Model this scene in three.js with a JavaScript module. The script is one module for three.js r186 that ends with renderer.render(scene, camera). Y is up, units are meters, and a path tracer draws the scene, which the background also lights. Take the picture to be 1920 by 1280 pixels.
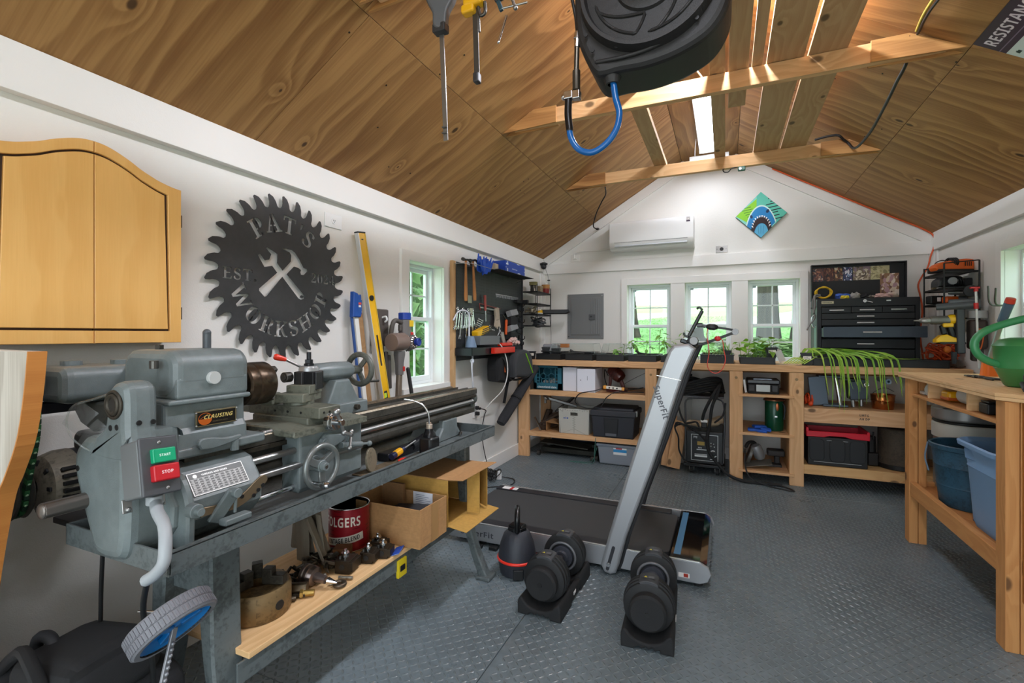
import * as THREE from 'three';
import { RoundedBoxGeometry } from 'three/addons/geometries/RoundedBoxGeometry.js';
import { mergeGeometries, mergeVertices, toCreasedNormals } from 'three/addons/utils/BufferGeometryUtils.js';
import { FontLoader } from 'three/addons/loaders/FontLoader.js';
import { RectAreaLightUniformsLib } from 'three/addons/lights/RectAreaLightUniformsLib.js';
RectAreaLightUniformsLib.init();

// ---------------------------------------------------------------- camera, sky, lights, exposure
const scene = new THREE.Scene();
const camera = new THREE.PerspectiveCamera(2 * Math.atan(640 / 900) * 180 / Math.PI, 1.5, 0.02, 300);
camera.position.set(1.9, 1.2, 5.09);
camera.lookAt(1.9 - 0.40614, 1.2, 5.09 - 0.91381);
camera.setViewOffset(1920, 1280, 0, 13, 1920, 1280);       // lens shift: horizon a little above the middle
const renderer = new THREE.WebGLRenderer();
renderer.toneMapping = THREE.LinearToneMapping;
renderer.toneMappingExposure = 1.2;
renderer.shadowMap.enabled = true;
scene.background = new THREE.Color().setRGB(3.2, 3.65, 4.0);   // bright hazy sky
const sun = new THREE.DirectionalLight(0xfff1dc, 3.6);
sun.position.set(4, 17, -1); sun.target.position.set(1.7, 0, -8);
sun.castShadow = true; sun.shadow.mapSize.set(2048, 2048);
Object.assign(sun.shadow.camera, { left: -30, right: 30, top: 30, bottom: -30, near: 1, far: 80 });
scene.add(sun, sun.target);
const LAMP = 40;            // radiance of the strip lights
const LAMPCOL = 0xeef3ff;

// ---------------------------------------------------------------- helpers
let seed_ = 12345;
const rnd = () => { seed_ = (seed_ * 1664525 + 1013904223) >>> 0; return seed_ / 4294967296; };
const rr = (a, b) => a + (b - a) * rnd();
const PI = Math.PI, D = PI / 180;
const V = (x, y, z) => Array.isArray(x) ? new THREE.Vector3(...x) : new THREE.Vector3(x, y, z);
const used = {};
const numbered = n => { const k = used[n] || 0; used[n] = k + 1; return k ? n + '_' + String(k).padStart(3, '0') : n; };
const prep = g => { let q = g.index ? g.toNonIndexed() : g; for (const a of Object.keys(q.attributes)) if (!['position', 'normal', 'uv'].includes(a)) q.deleteAttribute(a); q.morphAttributes = {}; return q; };
function at(g, x = 0, y = 0, z = 0, rx = 0, ry = 0, rz = 0) {
  if (rx || ry || rz) g.applyMatrix4(new THREE.Matrix4().makeRotationFromEuler(new THREE.Euler(rx, ry, rz)));
  return g.translate(x, y, z);
}
// box with softly rounded edges, centre at x y z (b = 0: plain)
const bx = (w, h, d, x = 0, y = 0, z = 0, b = 0.003, rx = 0, ry = 0, rz = 0) => {
  const m = Math.min(w, h, d) / 2.05; b = Math.min(b, m);
  return at(b > 0 ? new RoundedBoxGeometry(w, h, d, b > .008 ? 2 : 1, b) : new THREE.BoxGeometry(w, h, d), x, y, z, rx, ry, rz);
};
// box from corner to corner
const bc = (x0, x1, y0, y1, z0, z1, b = 0.002) => bx(Math.abs(x1 - x0), Math.abs(y1 - y0), Math.abs(z1 - z0), (x0 + x1) / 2, (y0 + y1) / 2, (z0 + z1) / 2, b);
const la = (pts, seg = 28, a = .7) => toCreasedNormals(new THREE.LatheGeometry(pts.map(p => new THREE.Vector2(Math.max(p[0], 1e-5), p[1])), seg), a);
const axr = { y: [0, 0, 0], x: [0, 0, -PI / 2], z: [PI / 2, 0, 0] };
const lx = (pts, x, y, z, ax = 'y', seg = 28) => at(la(pts, seg), x, y, z, ...axr[ax]);
const cy = (r, h, x = 0, y = 0, z = 0, ax = 'y', seg = 24, r2 = r) => {
  const b = Math.min(r, r2, h) * .08;
  return at(la([[0, -h / 2], [r - b, -h / 2], [r, -h / 2 + b], [r2, h / 2 - b], [r2 - b, h / 2], [0, h / 2]], seg), x, y, z, ...axr[ax]);
};
const sp = (r, x = 0, y = 0, z = 0, sx = 1, sy = 1, sz = 1, n = 16) => new THREE.SphereGeometry(r, n, Math.max(6, n * .7 | 0)).scale(sx, sy, sz).translate(x, y, z);
const to = (R, r, x = 0, y = 0, z = 0, ax = 'z', n = 32, m = 10, arc = PI * 2) => at(new THREE.TorusGeometry(R, r, m, n, arc), x, y, z, ...(ax === 'y' ? [PI / 2, 0, 0] : ax === 'x' ? [0, PI / 2, 0] : [0, 0, 0]));
function tu(pts, r, n = 24, rs = 8, closed = false) {
  const v = pts.map(p => V(p)); const c = new THREE.CatmullRomCurve3(v, closed, 'centripetal');
  const g = [prep(new THREE.TubeGeometry(c, n, r, rs, closed))];
  if (!closed) for (const p of [v[0], v[v.length - 1]]) g.push(prep(sp(r * .98, p.x, p.y, p.z, 1, 1, 1, 8)));
  return mergeGeometries(g);
}
function orient(g, a, b) {        // y axis geometry of unit placement moved to run from a to b
  const A = V(a), B = V(b), d = B.clone().sub(A);
  const m = new THREE.Matrix4().compose(A.clone().add(B).multiplyScalar(.5), new THREE.Quaternion().setFromUnitVectors(V(0, 1, 0), d.clone().normalize()), V(1, 1, 1));
  return g.applyMatrix4(m);
}
const rod = (a, b, r, r2 = r, seg = 12) => orient(cy(r, V(a).distanceTo(V(b)), 0, 0, 0, 'y', seg, r2), a, b);
function bar(a, b, w, h, bev = .002, up = [0, 1, 0]) {   // rectangular bar from a to b; w sideways, h along up
  const A = V(a), B = V(b), d = B.clone().sub(A), L = d.length(); d.normalize();
  const s = V(up).cross(d).normalize(), u = d.clone().cross(s);
  const m = new THREE.Matrix4().makeBasis(s, u, d).setPosition(A.add(B).multiplyScalar(.5));
  return bx(w, h, L, 0, 0, 0, bev).applyMatrix4(m);
}
const sh = (pts, holes = []) => { const s = new THREE.Shape(pts.map(p => new THREE.Vector2(p[0], p[1]))); for (const h of holes) s.holes.push(new THREE.Path(h.map(p => new THREE.Vector2(p[0], p[1])))); return s; };
// extruded outline in xy, depth d centred on z
const ex = (s, d, b = .002, x = 0, y = 0, z = 0, rx = 0, ry = 0, rz = 0, cs = 10) => {
  if (Array.isArray(s)) s = sh(s);
  const g = new THREE.ExtrudeGeometry(s, { depth: Math.max(d - 2 * b, 1e-4), bevelEnabled: b > 0, bevelThickness: b, bevelSize: b, bevelOffset: -b, bevelSegments: b > .006 ? 3 : 1, curveSegments: cs });
  g.translate(0, 0, -Math.max(d - 2 * b, 1e-4) / 2);
  return at(g, x, y, z, rx, ry, rz);
};
const EYZ = [0, PI / 2, 0];       // turns an xy outline so that its x runs along -z and its depth along x
const rect = (w, h, r = 0, x = 0, y = 0) => {
  const s = new THREE.Shape(), a = x - w / 2, b = y - h / 2; r = Math.min(r, w / 2, h / 2);
  s.moveTo(a + r, b); s.lineTo(a + w - r, b); if (r) s.absarc(a + w - r, b + r, r, -PI / 2, 0); s.lineTo(a + w, b + h - r); if (r) s.absarc(a + w - r, b + h - r, r, 0, PI / 2);
  s.lineTo(a + r, b + h); if (r) s.absarc(a + r, b + h - r, r, PI / 2, PI); s.lineTo(a, b + r); if (r) s.absarc(a + r, b + r, r, PI, PI * 1.5); return s;
};
const smooth = (pts, n = 40) => new THREE.SplineCurve(pts.map(p => new THREE.Vector2(p[0], p[1]))).getPoints(n).map(p => [p.x, p.y]);
function uvm(g, grain, off = [0, 0]) {   // uv in metres; grain = axis along which u runs
  const p = g.attributes.position, n = g.attributes.normal, uv = new Float32Array(p.count * 2);
  for (let i = 0; i < p.count; i++) {
    const q = [p.getX(i), p.getY(i), p.getZ(i)], m = [Math.abs(n.getX(i)), Math.abs(n.getY(i)), Math.abs(n.getZ(i))];
    const k = m[0] >= m[1] && m[0] >= m[2] ? 0 : m[1] >= m[2] ? 1 : 2;
    let a, b; const o = [0, 1, 2].filter(j => j !== k);
    if (grain === undefined) { a = k === 0 ? 2 : 0; b = k === 1 ? 2 : 1; }
    else if (k === grain) { a = o[0]; b = o[1]; }
    else { a = grain; b = o.find(j => j !== grain); }
    uv[2 * i] = q[a] + off[0]; uv[2 * i + 1] = q[b] + off[1];
  }
  g.setAttribute('uv', new THREE.BufferAttribute(uv, 2)); return g;
}
// one named mesh out of geometries
function mesh(name, geos, m, parent, o = {}) {
  geos = (Array.isArray(geos) ? geos : [geos]).map(prep);
  let g = geos.length > 1 ? mergeGeometries(geos) : geos[0];
  if (!o.keep) uvm(g, o.grain, o.grain !== undefined ? [rr(0, 3), rr(0, 3)] : [0, 0]);
  const o_ = parent && parent.__o; if (o_ && !o.loc) g.translate(-o_[0], -o_[1], -o_[2]);
  const me = new THREE.Mesh(g, m); me.__o = o_; me.name = name; me.castShadow = me.receiveShadow = true;
  if (o.label) me.userData.label = o.label;
  if (o.kind) me.userData.kind = o.kind;
  (parent || scene).add(me); return me;
}
function thing(name, label, category, pos = [0, 0, 0], ry = 0, group) {
  const g = new THREE.Group(); g.name = numbered(name); g.position.set(...pos); g.rotation.y = ry;
  g.userData = { label, category }; if (group) g.userData.group = group; scene.add(g); return g;
}
// same, but the parts are given in room coordinates and the group stands at the base pos
function thingW(name, label, category, pos, group) { const g = thing(name, label, category, pos, 0, group); g.__o = pos; return g; }
function solo(name, label, category, geos, m, o = {}) {       // a thing that is one mesh
  const me = mesh(numbered(name), geos, m, scene, o); { const g = me.geometry; g.computeBoundingBox(); const b = g.boundingBox, c = [(b.min.x + b.max.x) / 2, b.min.y, (b.min.z + b.max.z) / 2]; g.translate(-c[0], -c[1], -c[2]); me.position.set(...c); } me.userData = { label, category }; if (o.group) me.userData.group = o.group; if (o.kind) me.userData.kind = o.kind; return me;
}
function struct(name, geos, m, o = {}) { const me = mesh(name, geos, m, scene, o); me.userData.kind = 'structure'; return me; }
function structG(name, pos = [0, 0, 0]) { const g = new THREE.Group(); g.name = name; g.userData.kind = 'structure'; g.position.set(...pos); scene.add(g); return g; }
function copy(src, pos, ry, label, group) {
  const base = src.name.replace(/_\d{3}$/, ''); const c = src.clone(); c.name = numbered(base); c.position.set(...pos); if (ry !== undefined) c.rotation.y = ry;
  c.userData = { ...src.userData }; if (label) c.userData.label = label; if (group) c.userData.group = group; scene.add(c); return c;
}

// ---------------------------------------------------------------- noise and textures
const hsh = (x, y, s) => { let h = (x * 374761393 + y * 668265263 + s * 1274126177) | 0; h = Math.imul(h ^ (h >>> 13), 1274126177); return ((h ^ (h >>> 16)) >>> 0) / 4294967296; };
function pn(x, y, px, py, s) {       // periodic value noise
  const xi = Math.floor(x), yi = Math.floor(y), fx = x - xi, fy = y - yi, u = fx * fx * (3 - 2 * fx), v = fy * fy * (3 - 2 * fy);
  const x0 = ((xi % px) + px) % px, x1 = (x0 + 1) % px, y0 = ((yi % py) + py) % py, y1 = (y0 + 1) % py;
  return (hsh(x0, y0, s) * (1 - u) + hsh(x1, y0, s) * u) * (1 - v) + (hsh(x0, y1, s) * (1 - u) + hsh(x1, y1, s) * u) * v;
}
const fbm = (u, v, px, py, s, o = 4) => { let a = .5, t = 0, n = 0; for (let i = 0; i < o; i++) { t += a * pn(u * px, v * py, px, py, s + i); n += a; a *= .55; px *= 2; py *= 2; } return t / n; };
function tex(w, h, sizeU, sizeV, fn, srgb = true) {      // sizeU, sizeV: metres one tile covers
  const d = new Uint8Array(w * h * 4);
  for (let j = 0; j < h; j++) for (let i = 0; i < w; i++) {
    const c = fn(i / w, j / h), k = (j * w + i) * 4;
    if (typeof c === 'number') d[k] = d[k + 1] = d[k + 2] = Math.max(0, Math.min(255, c * 255)); else for (let q = 0; q < 3; q++) d[k + q] = Math.max(0, Math.min(255, c[q]));
    d[k + 3] = 255;
  }
  const t = new THREE.DataTexture(d, w, h); t.wrapS = t.wrapT = THREE.RepeatWrapping; t.magFilter = THREE.LinearFilter; t.minFilter = THREE.LinearMipmapLinearFilter; t.generateMipmaps = true;
  if (srgb) t.colorSpace = THREE.SRGBColorSpace; t.repeat.set(1 / sizeU, 1 / sizeV); t.needsUpdate = true; return t;
}
const mix3 = (a, b, t) => a.map((q, i) => q + (b[i] - q) * t);
const sst = (a, b, x) => { x = Math.max(0, Math.min(1, (x - a) / (b - a))); return x * x * (3 - 2 * x); };
function woodTex(w, h, su, sv, light, dark, rings, warp, s, knots = 0) {
  const kn = []; for (let i = 0; i < knots; i++) kn.push([hsh(i, 1, s), hsh(i, 2, s), .3 + hsh(i, 3, s)]);
  return tex(w, h, su, sv, (u, v) => {
    let kd = 0, ko = 0;
    for (const [a, b, r] of kn) {
      let du = Math.abs(u - a), dv = Math.abs(v - b); du = Math.min(du, 1 - du) * su; dv = Math.min(dv, 1 - dv) * sv;
      const q = Math.sqrt(du * du * .35 + dv * dv); ko += .9 * Math.exp(-q * q / (.0028 * r)); kd = Math.max(kd, sst(.017 * r, .008 * r, q));
    }
    const f = v * rings + warp * fbm(u, v, 2, 3, s, 3) + .35 * fbm(u, v, 8, 24, s + 9, 2) + ko * 2;
    const fr = f - Math.floor(f); const ring = sst(0, .75, fr) * (1 - sst(.86, 1, fr));
    const fine = fbm(u, v, 12, 240, s + 20, 2), big = fbm(u, v, 3, 4, s + 30, 3);
    const t = Math.min(1, .55 * ring * (.3 + 1.1 * big) + .45 * (fine - .5) + .25 * (big - .35));
    let c = mix3(light, dark, Math.max(0, t)); if (kd > 0) c = mix3(c, dark.map(q => q * .55), kd * .85); return c;
  });
}
const T = {};
T.ply = woodTex(1024, 1024, 2.4, 1.2, [206, 166, 114], [142, 101, 60], 9, 4.2, 3, 5);
T.ply2 = woodTex(1024, 1024, 2.4, 1.2, [206, 168, 116], [148, 107, 64], 12, 5.5, 77, 8);
T.pine = woodTex(512, 512, 1.1, .3, [228, 200, 164], [203, 166, 124], 7, 2.2, 11, 2);
T.maple = woodTex(512, 512, .9, .5, [233, 193, 124], [222, 176, 104], 5, 2, 41, 0);
T.bump = tex(256, 256, .09, .09, (u, v) => .5 * fbm(u, v, 8, 8, 5, 4) + .5 * fbm(u, v, 40, 40, 9, 2), false);
T.mott = tex(512, 512, .5, .5, (u, v) => { const a = fbm(u, v, 4, 4, 61, 5), b = fbm(u, v, 30, 30, 63, 3); const k = 225 + 30 * (a - .5) * 2 + 24 * (b - .5); return [k, k, k]; });
T.grime = tex(512, 512, .3, .3, (u, v) => { const a = fbm(u, v, 5, 5, 71, 5), b = fbm(u, v, 40, 40, 73, 3); const g = sst(.5, .75, a * .6 + b * .5); const k = 238 - 52 * g; return [k, k * .97, k * .9]; });
T.fab = tex(128, 128, .03, .03, (u, v) => .5 + .25 * Math.sin(u * PI * 32) * Math.sin(v * PI * 32) + .3 * (fbm(u, v, 16, 16, 3, 2) - .5), false);
T.spk = tex(256, 256, .06, .06, (u, v) => fbm(u, v, 64, 64, 33, 2), false);
T.card = tex(256, 256, .3, .3, (u, v) => { const k = 232 + 20 * (fbm(u, v, 6, 80, 15, 3) - .5) + 26 * (fbm(u, v, 30, 30, 17, 3) - .5); return [k, k, k]; });
T.mat = tex(1024, 1024, 1.9, 1.9, (u, v) => { const a = fbm(u, v, 4, 4, 81, 6), b = fbm(u, v, 90, 90, 83, 2), c = sst(.62, .8, fbm(u, v, 9, 9, 85, 5)); const k = 1 + .28 * (a - .5) + .16 * (b - .5); return mix3([106 * k, 117 * k, 122 * k], [134, 138, 137], c * .35); });
T.matR = tex(512, 512, 1.3, 1.3, (u, v) => .38 + .3 * (fbm(u, v, 5, 5, 91, 5) - .5) + .12 * (fbm(u, v, 60, 60, 93, 2) - .5), false);

const woodTexGrey = woodTex(512, 512, 1.2, .4, [196, 188, 176], [138, 126, 112], 6, 3, 201, 1);
const mcache = {};
function M(color, rough = .6, metal = 0, o = {}) {
  const k = color + '|' + rough + '|' + metal + '|' + Object.entries(o).map(([a, b]) => a + (b && b.uuid || b)).join();
  if (mcache[k]) return mcache[k];
  const phys = ['transmission', 'clearcoat', 'sheen', 'ior', 'thickness', 'attenuationColor'].some(q => q in o);
  return mcache[k] = new (phys ? THREE.MeshPhysicalMaterial : THREE.MeshStandardMaterial)({ color, roughness: rough, metalness: metal, ...o });
}
const wood = (tint, t = T.pine, rough = .7) => M(tint, rough, 0, { map: t, bumpMap: t, bumpScale: .0006 });
// flat print drawn on a canvas
function print(w, h, draw) { const c = document.createElement('canvas'); c.width = w; c.height = h; const x = c.getContext('2d'); draw(x, w, h); const t = new THREE.CanvasTexture(c); t.colorSpace = THREE.SRGBColorSpace; t.anisotropy = 8; return t; }
const decal = (w, h, x = 0, y = 0, z = 0, rx = 0, ry = 0, rz = 0) => at(new THREE.PlaneGeometry(w, h), x, y, z, rx, ry, rz);

const paint = M(0xe4e2dc, .55, 0, { bumpMap: T.bump, bumpScale: .0007 });
const trimW = M(0xe9e7e2, .42, 0, { bumpMap: T.bump, bumpScale: .0003 });
const black = M(0x151515, .5), blackG = M(0x101012, .28), dkg = M(0x2b2c2e, .55), steel = M(0x9a9a98, .34, .9), steelD = M(0x5d5b57, .42, .85), chrome = M(0xc9cacb, .16, 1), whiteP = M(0xe8e8e6, .4);
const blackT = M(0x1b1b1c, .78, 0, { bumpMap: T.spk, bumpScale: .0006 });      // textured black plastic
const rubber = M(0x1c1c1d, .85), orange = M(0xe0591b, .5), yellow = M(0xf0b90f, .45), redP = M(0xc4201f, .4), blueP = M(0x1b51b8, .5);
const glass = M(0xe6f5f0, .02, 0, { transmission: 1, thickness: 0, ior: 1.45 });
const clearP = M(0xf4f6f4, .12, 0, { transmission: .95, thickness: 0, ior: 1.3 });
// ---------------------------------------------------------------- room shell
const W = 3.505, L = 6.3, EAVE = 2.03, RISE = .6, MID = W / 2, TOPY = 2.93, TX0 = (TOPY - EAVE) / RISE, TX1 = W - TX0;
{ // floor: slab with rolled rubber mats laid on it
  const fl = struct('floor', bc(-.15, W + .15, -.2, -.008, -.15, L + .15, 0), M(0x6b6b68, .9));
  const fm = M(0xffffff, 1, 0, { map: T.mat, roughnessMap: T.matR, bumpMap: T.spk, bumpScale: .0004 });
  const xs = [[0, 1.114], [1.117, 2.94], [2.942, W]], zs = [[0, .93], [.932, 3.9], [3.902, L]];
  for (const [a, b] of xs) for (const [c, d] of zs) mesh('rubber_mat', bc(a, b, -.009, 0, c, d, .0015), fm, fl);
}
{ // raised bars of the diamond plate, alternating diagonals
  const b = new THREE.BufferGeometry(), L2 = .0145, w = .0048, h = .0019, q = []; const ring = [[-L2, 0], [-L2 * .55, -w * .75], [0, -w], [L2 * .55, -w * .75], [L2, 0], [L2 * .55, w * .75], [0, w], [-L2 * .55, w * .75]], top = [[-L2 * .5, 0], [L2 * .5, 0]];
  const T0 = (a, b_, c) => q.push(a[0], a[2] || 0, a[1], c[0], c[2] || 0, c[1], b_[0], b_[2] || 0, b_[1]); const A = [top[0][0], 0, h], B = [top[1][0], 0, h];
  for (let i = 0; i < 8; i++) { const p = ring[i], n = ring[(i + 1) % 8], k = i >= 2 && i < 6 ? B : A; T0([p[0], p[1], 0], [n[0], n[1], 0], k); } T0([ring[2][0], ring[2][1], 0], B, A); T0([ring[6][0], ring[6][1], 0], A, B);
  b.setAttribute('position', new THREE.Float32BufferAttribute(q, 3)); b.setAttribute('uv', new THREE.Float32BufferAttribute(new Float32Array(q.length / 3 * 2), 2)); b.computeVertexNormals();
  const P = .0262, ms = [], mt = new THREE.Matrix4(), qq = [1, -1].map(s => new THREE.Quaternion().setFromAxisAngle(V(0, 1, 0), s * PI / 4));
  for (let i = 1; i * P < W - .02; i++) for (let j = 1; j * P < 5.0; j++) { const x = i * P, z = j * P; if (Math.abs(x - 1.1155) < .014 || Math.abs(x - 2.941) < .014) continue; ms.push([x, z, (i + j) & 1]); }
  const im = new THREE.InstancedMesh(b, M(0x687174, .24), ms.length); ms.forEach(([x, z, k], i) => { mt.compose(V(x, -.0001, z), qq[k], V(1, 1, 1)); im.setMatrixAt(i, mt); }); im.name = 'tread_bars'; im.castShadow = im.receiveShadow = true; im.userData.kind = 'stuff'; scene.getObjectByName('floor').add(im);
}
function wallShape(hasGable) { return hasGable ? [[0, 0], [W, 0], [W, EAVE], [TX1, TOPY], [TX0, TOPY], [0, EAVE]] : null; }
const hole = (x0, x1, y0, y1) => [[x0, y0], [x1, y0], [x1, y1], [x0, y1]];
const BW = [[.962, 1.395], [1.531, 1.955], [2.097, 2.525]], WY0 = .93, WY1 = 1.715, LW = [2.083, 2.502, .85, 1.687], RW = [1.075, 1.85, .97, 1.727];
struct('wall_back', ex(sh(wallShape(true), BW.map(([a, b]) => hole(a, b, WY0, WY1))), .14, 0, 0, 0, -.07), paint);
struct('wall_front', ex(sh(wallShape(true), [hole(.55, 2.95, .001, 2.1)]), .14, 0, 0, 0, L + .07), paint);  // unseen doorway, put in open to bring soft fill daylight from behind the viewer
// side walls: outline drawn in (-z, y)
const side = (hs) => sh([[.14, 0], [.14, EAVE], [-L - .14, EAVE], [-L - .14, 0]], hs.map(([a, b, c, d]) => hole(-b, -a, c, d)));
struct('wall_left', ex(side([LW]), .14, 0, -.07, 0, 0, ...EYZ), paint);
struct('wall_right', ex(side([RW]), .14, 0, W + .07, 0, 0, ...EYZ), paint);
{ // plywood ceiling: sheets as panels under a roof deck
  const ce = structG('ceiling'); const a = Math.atan(RISE), t = .012;
  const pm = [wood(0xe2d4bf, T.ply, .62), wood(0xdccdb7, T.ply2, .62)];
  let k = 0;
  function panel(x0, x1, z0, z1, right, m) {          // x measured from the eave of its side
    const g = .0022, l = (x1 - x0) / Math.cos(a), off = .75 + .3 * (k % 5);
    let b = bx(l - g, t, z1 - z0 - g, 0, 0, 0, .0012);
    uvm(b = prep(b), 0, [off, .31 * k]); k++;
    const xm = (x0 + x1) / 2, ym = EAVE + RISE * xm, n = t / 2;
    at(b, 0, 0, 0, 0, 0, right ? -a : a); b.translate(right ? W - xm + n * Math.sin(a) : xm - n * Math.sin(a), ym + n * Math.cos(a), (z0 + z1) / 2);
    mesh('plywood_panel', b, m || pm[k % 2], ce, { keep: true });
  }
  const pnl = panel;
  const SX = .652;
  for (const [z0, z1] of [[0, 2.32], [2.32, 3.63], [3.63, L]]) pnl(-.005, SX, z0, z1, false);
  for (const [z0, z1] of [[0, 1.14], [1.14, 2.38], [2.38, 3.66], [3.66, L]]) pnl(SX, TX0, z0, z1, false);
  for (const [z0, z1] of [[0, 1.2], [1.2, 2.43], [2.43, 3.65], [3.65, L]]) pnl(-.005, SX, z0, z1, true);
  for (const [z0, z1] of [[0, 1.15], [1.15, 2.43], [2.43, 3.65], [3.65, L]]) pnl(SX, TX0, z0, z1, true);
  for (const [z0, z1] of [[0, 1.3], [1.302, 2.6], [2.602, 3.9], [3.902, L]]) mesh('plywood_panel', bc(TX0 + .002, TX1 - .002, TOPY, TOPY + .012, z0, z1, .001), pm[1], ce, { grain: 2 });
  // roof deck above (keeps the sky out)
  mesh('roof_deck', ex([[-.3, EAVE - .13], [TX0, TOPY + .03], [TX1, TOPY + .03], [W + .3, EAVE - .13], [W + .3, EAVE - .02], [TX1, TOPY + .15], [TX0, TOPY + .15], [-.3, EAVE - .02]], L + .5, 0, 0, 0, L / 2), M(0x4c4438, .9), ce);
  mesh('screw', Array.from({ length: 46 }, () => { const x = rr(.05, 1.4), z = rr(.2, 4.6), r = rnd() < .5; return at(cy(.004, .002, 0, 0, 0, 'y', 8), r ? W - x : x, EAVE + RISE * x - .001, z, 0, 0, r ? -a : a); }), M(0x241a12, .6, .3), ce, { kind: 'stuff' });
}
// trims
struct('trim_1', [bc(0, .034, 1.9, 2.045, 0, L, .002)], trimW);
struct('trim_2', [bc(W - .034, W, 1.9, 2.045, 0, L, .002)], trimW);
struct('trim_3', bc(.034, W - .034, 1.872, 1.982, 0, .022, .002), trimW);
{ // rake boards along the gable
  const r = (x0, x1) => ex([[x0, EAVE + RISE * x0 - .108], [x1, EAVE + RISE * x1 - .108], [x1, EAVE + RISE * x1 - .004], [x0, EAVE + RISE * x0 - .004]], .02, .001, 0, 0, .01);
  struct('trim_4', r(.034, TX0 + .02), trimW); const m = r(.034, TX0 + .02); m.scale(-1, 1, 1).translate(W, 0, 0); const ix = prep(m), p = ix.attributes.position, n = ix.attributes.normal;
  for (let i = 0; i < p.count; i += 3) for (const q of [p, n]) { const a = [q.getX(i + 1), q.getY(i + 1), q.getZ(i + 1)]; q.setXYZ(i + 1, q.getX(i + 2), q.getY(i + 2), q.getZ(i + 2)); q.setXYZ(i + 2, ...a); }
  struct('trim_5', ix, trimW);
  struct('trim_6', [bc(0, .05, .1, 1.9, 0, .014), bc(0, .014, .1, 1.9, .014, .06)], trimW);
  struct('trim_7', [bc(W - .05, W, .1, 1.9, 0, .014), bc(W - .014, W, .1, 1.9, .014, .06)], trimW);
}
struct('baseboard_left', bc(0, .016, 0, .115, 0, L, .003), trimW);
struct('baseboard_back', bc(.016, W - .016, 0, .115, 0, .016, .003), trimW);
struct('baseboard_right', bc(W - .016, W, 0, .115, 0, L, .003), trimW);

// ---------------------------------------------------------------- windows
const vinyl = M(0xeef3f4, .35);
// double-hung unit in a local frame: x across, y up, room towards +z, outer face at z = -.12
function dh(parent, w, h, y0, rows = 2, midr = .545) {
  const f = .022, s = .026, d = .04, zf = -.105, ym = y0 + h * midr, g = [];
  mesh('window_frame', [bc(-w / 2, -w / 2 + f, y0, y0 + h, -.135, -.075), bc(w / 2 - f, w / 2, y0, y0 + h, -.135, -.075), bc(-w / 2 + f, w / 2 - f, y0, y0 + f, -.135, -.075), bc(-w / 2 + f, w / 2 - f, y0 + h - f, y0 + h, -.135, -.075)], vinyl, parent);
  const sash = (a, b, z) => {
    const x0 = -w / 2 + f, x1 = w / 2 - f;
    const sm = mesh('sash', [bc(x0, x0 + s, a, b, z - .012, z + .012), bc(x1 - s, x1, a, b, z - .012, z + .012), bc(x0 + s, x1 - s, a, a + s + .008, z - .012, z + .012), bc(x0 + s, x1 - s, b - s, b, z - .012, z + .012)], vinyl, parent);
    const my = (a + b) / 2, mt = M(0xdfe6e6, .4);
    mesh('muntin', [bc(-.006, .006, a + s, b - s, z - .006, z + .006, .001)], mt, sm);
    mesh('muntin', [bc(x0 + s, x1 - s, my - .006, my + .006, z - .006, z + .006, .001)], mt, sm);
    mesh('pane', decal(x1 - x0 - 2 * s, b - a - 2 * s, 0, my, z), glass, sm);
  };
  sash(ym - .018, y0 + h - f, -.118); sash(y0 + f, ym + .018, -.092);
  mesh('jamb_liner', [bc(-w / 2 - .012, -w / 2, y0 - .012, y0 + h + .012, -.138, 0, .001), bc(w / 2, w / 2 + .012, y0 - .012, y0 + h + .012, -.138, 0, .001), bc(-w / 2, w / 2, y0 + h, y0 + h + .012, -.138, 0, .001), bc(-w / 2, w / 2, y0 - .012, y0, -.138, 0, .001)], trimW, parent);
}
BW.forEach(([a, b], i) => {
  const w = structG('window_' + (i + 2), [(a + b) / 2, 0, 0]); dh(w, b - a - .002, WY1 - WY0 - .002, WY0 + .001, 2, .452);
  mesh('sensor_tag', bx(.03, .022, .006, -(b - a) / 2 + .06, WY1 - .055, -.1, .001), M(0xa9b4b6, .5), w);
});
struct('trim_8', [bc(.9, BW[0][0], .9, 1.782, 0, .02), bc(BW[0][1], BW[1][0], .9, 1.715, 0, .016), bc(BW[1][1], BW[2][0], .9, 1.715, 0, .016), bc(BW[2][1], 2.588, .9, 1.782, 0, .02), bc(BW[0][0], BW[2][1], 1.715, 1.782, 0, .02)], trimW);
{
  const w = structG('window_1', [0, 0, (LW[0] + LW[1]) / 2]); w.rotation.y = PI / 2; dh(w, LW[1] - LW[0] - .002, LW[3] - LW[2] - .002, LW[2] + .001);
  struct('trim_9', [bc(0, .02, .8, 1.75, LW[0] - .065, LW[0]), bc(0, .02, .8, 1.75, LW[1], LW[1] + .085), bc(0, .02, 1.687, 1.75, LW[0], LW[1]), bc(0, .035, .815, .85, LW[0] - .065, LW[1] + .085)], trimW);
}
{
  const w = structG('window_5', [W, 0, (RW[0] + RW[1]) / 2]); w.rotation.y = -PI / 2; dh(w, RW[1] - RW[0] - .002, RW[3] - RW[2] - .002, RW[2] + .001);
  struct('trim_10', [bc(W - .02, W, .9, 1.79, RW[0] - .065, RW[0]), bc(W - .02, W, .9, 1.79, RW[1], RW[1] + .065), bc(W - .02, W, 1.727, 1.79, RW[0], RW[1])], trimW);
}
struct('trim_11', [bc(.46, .55, 0, 2.19, L - .02, L), bc(2.95, 3.04, 0, 2.19, L - .02, L), bc(.55, 2.95, 2.1, 2.19, L - .02, L)], trimW);

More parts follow.
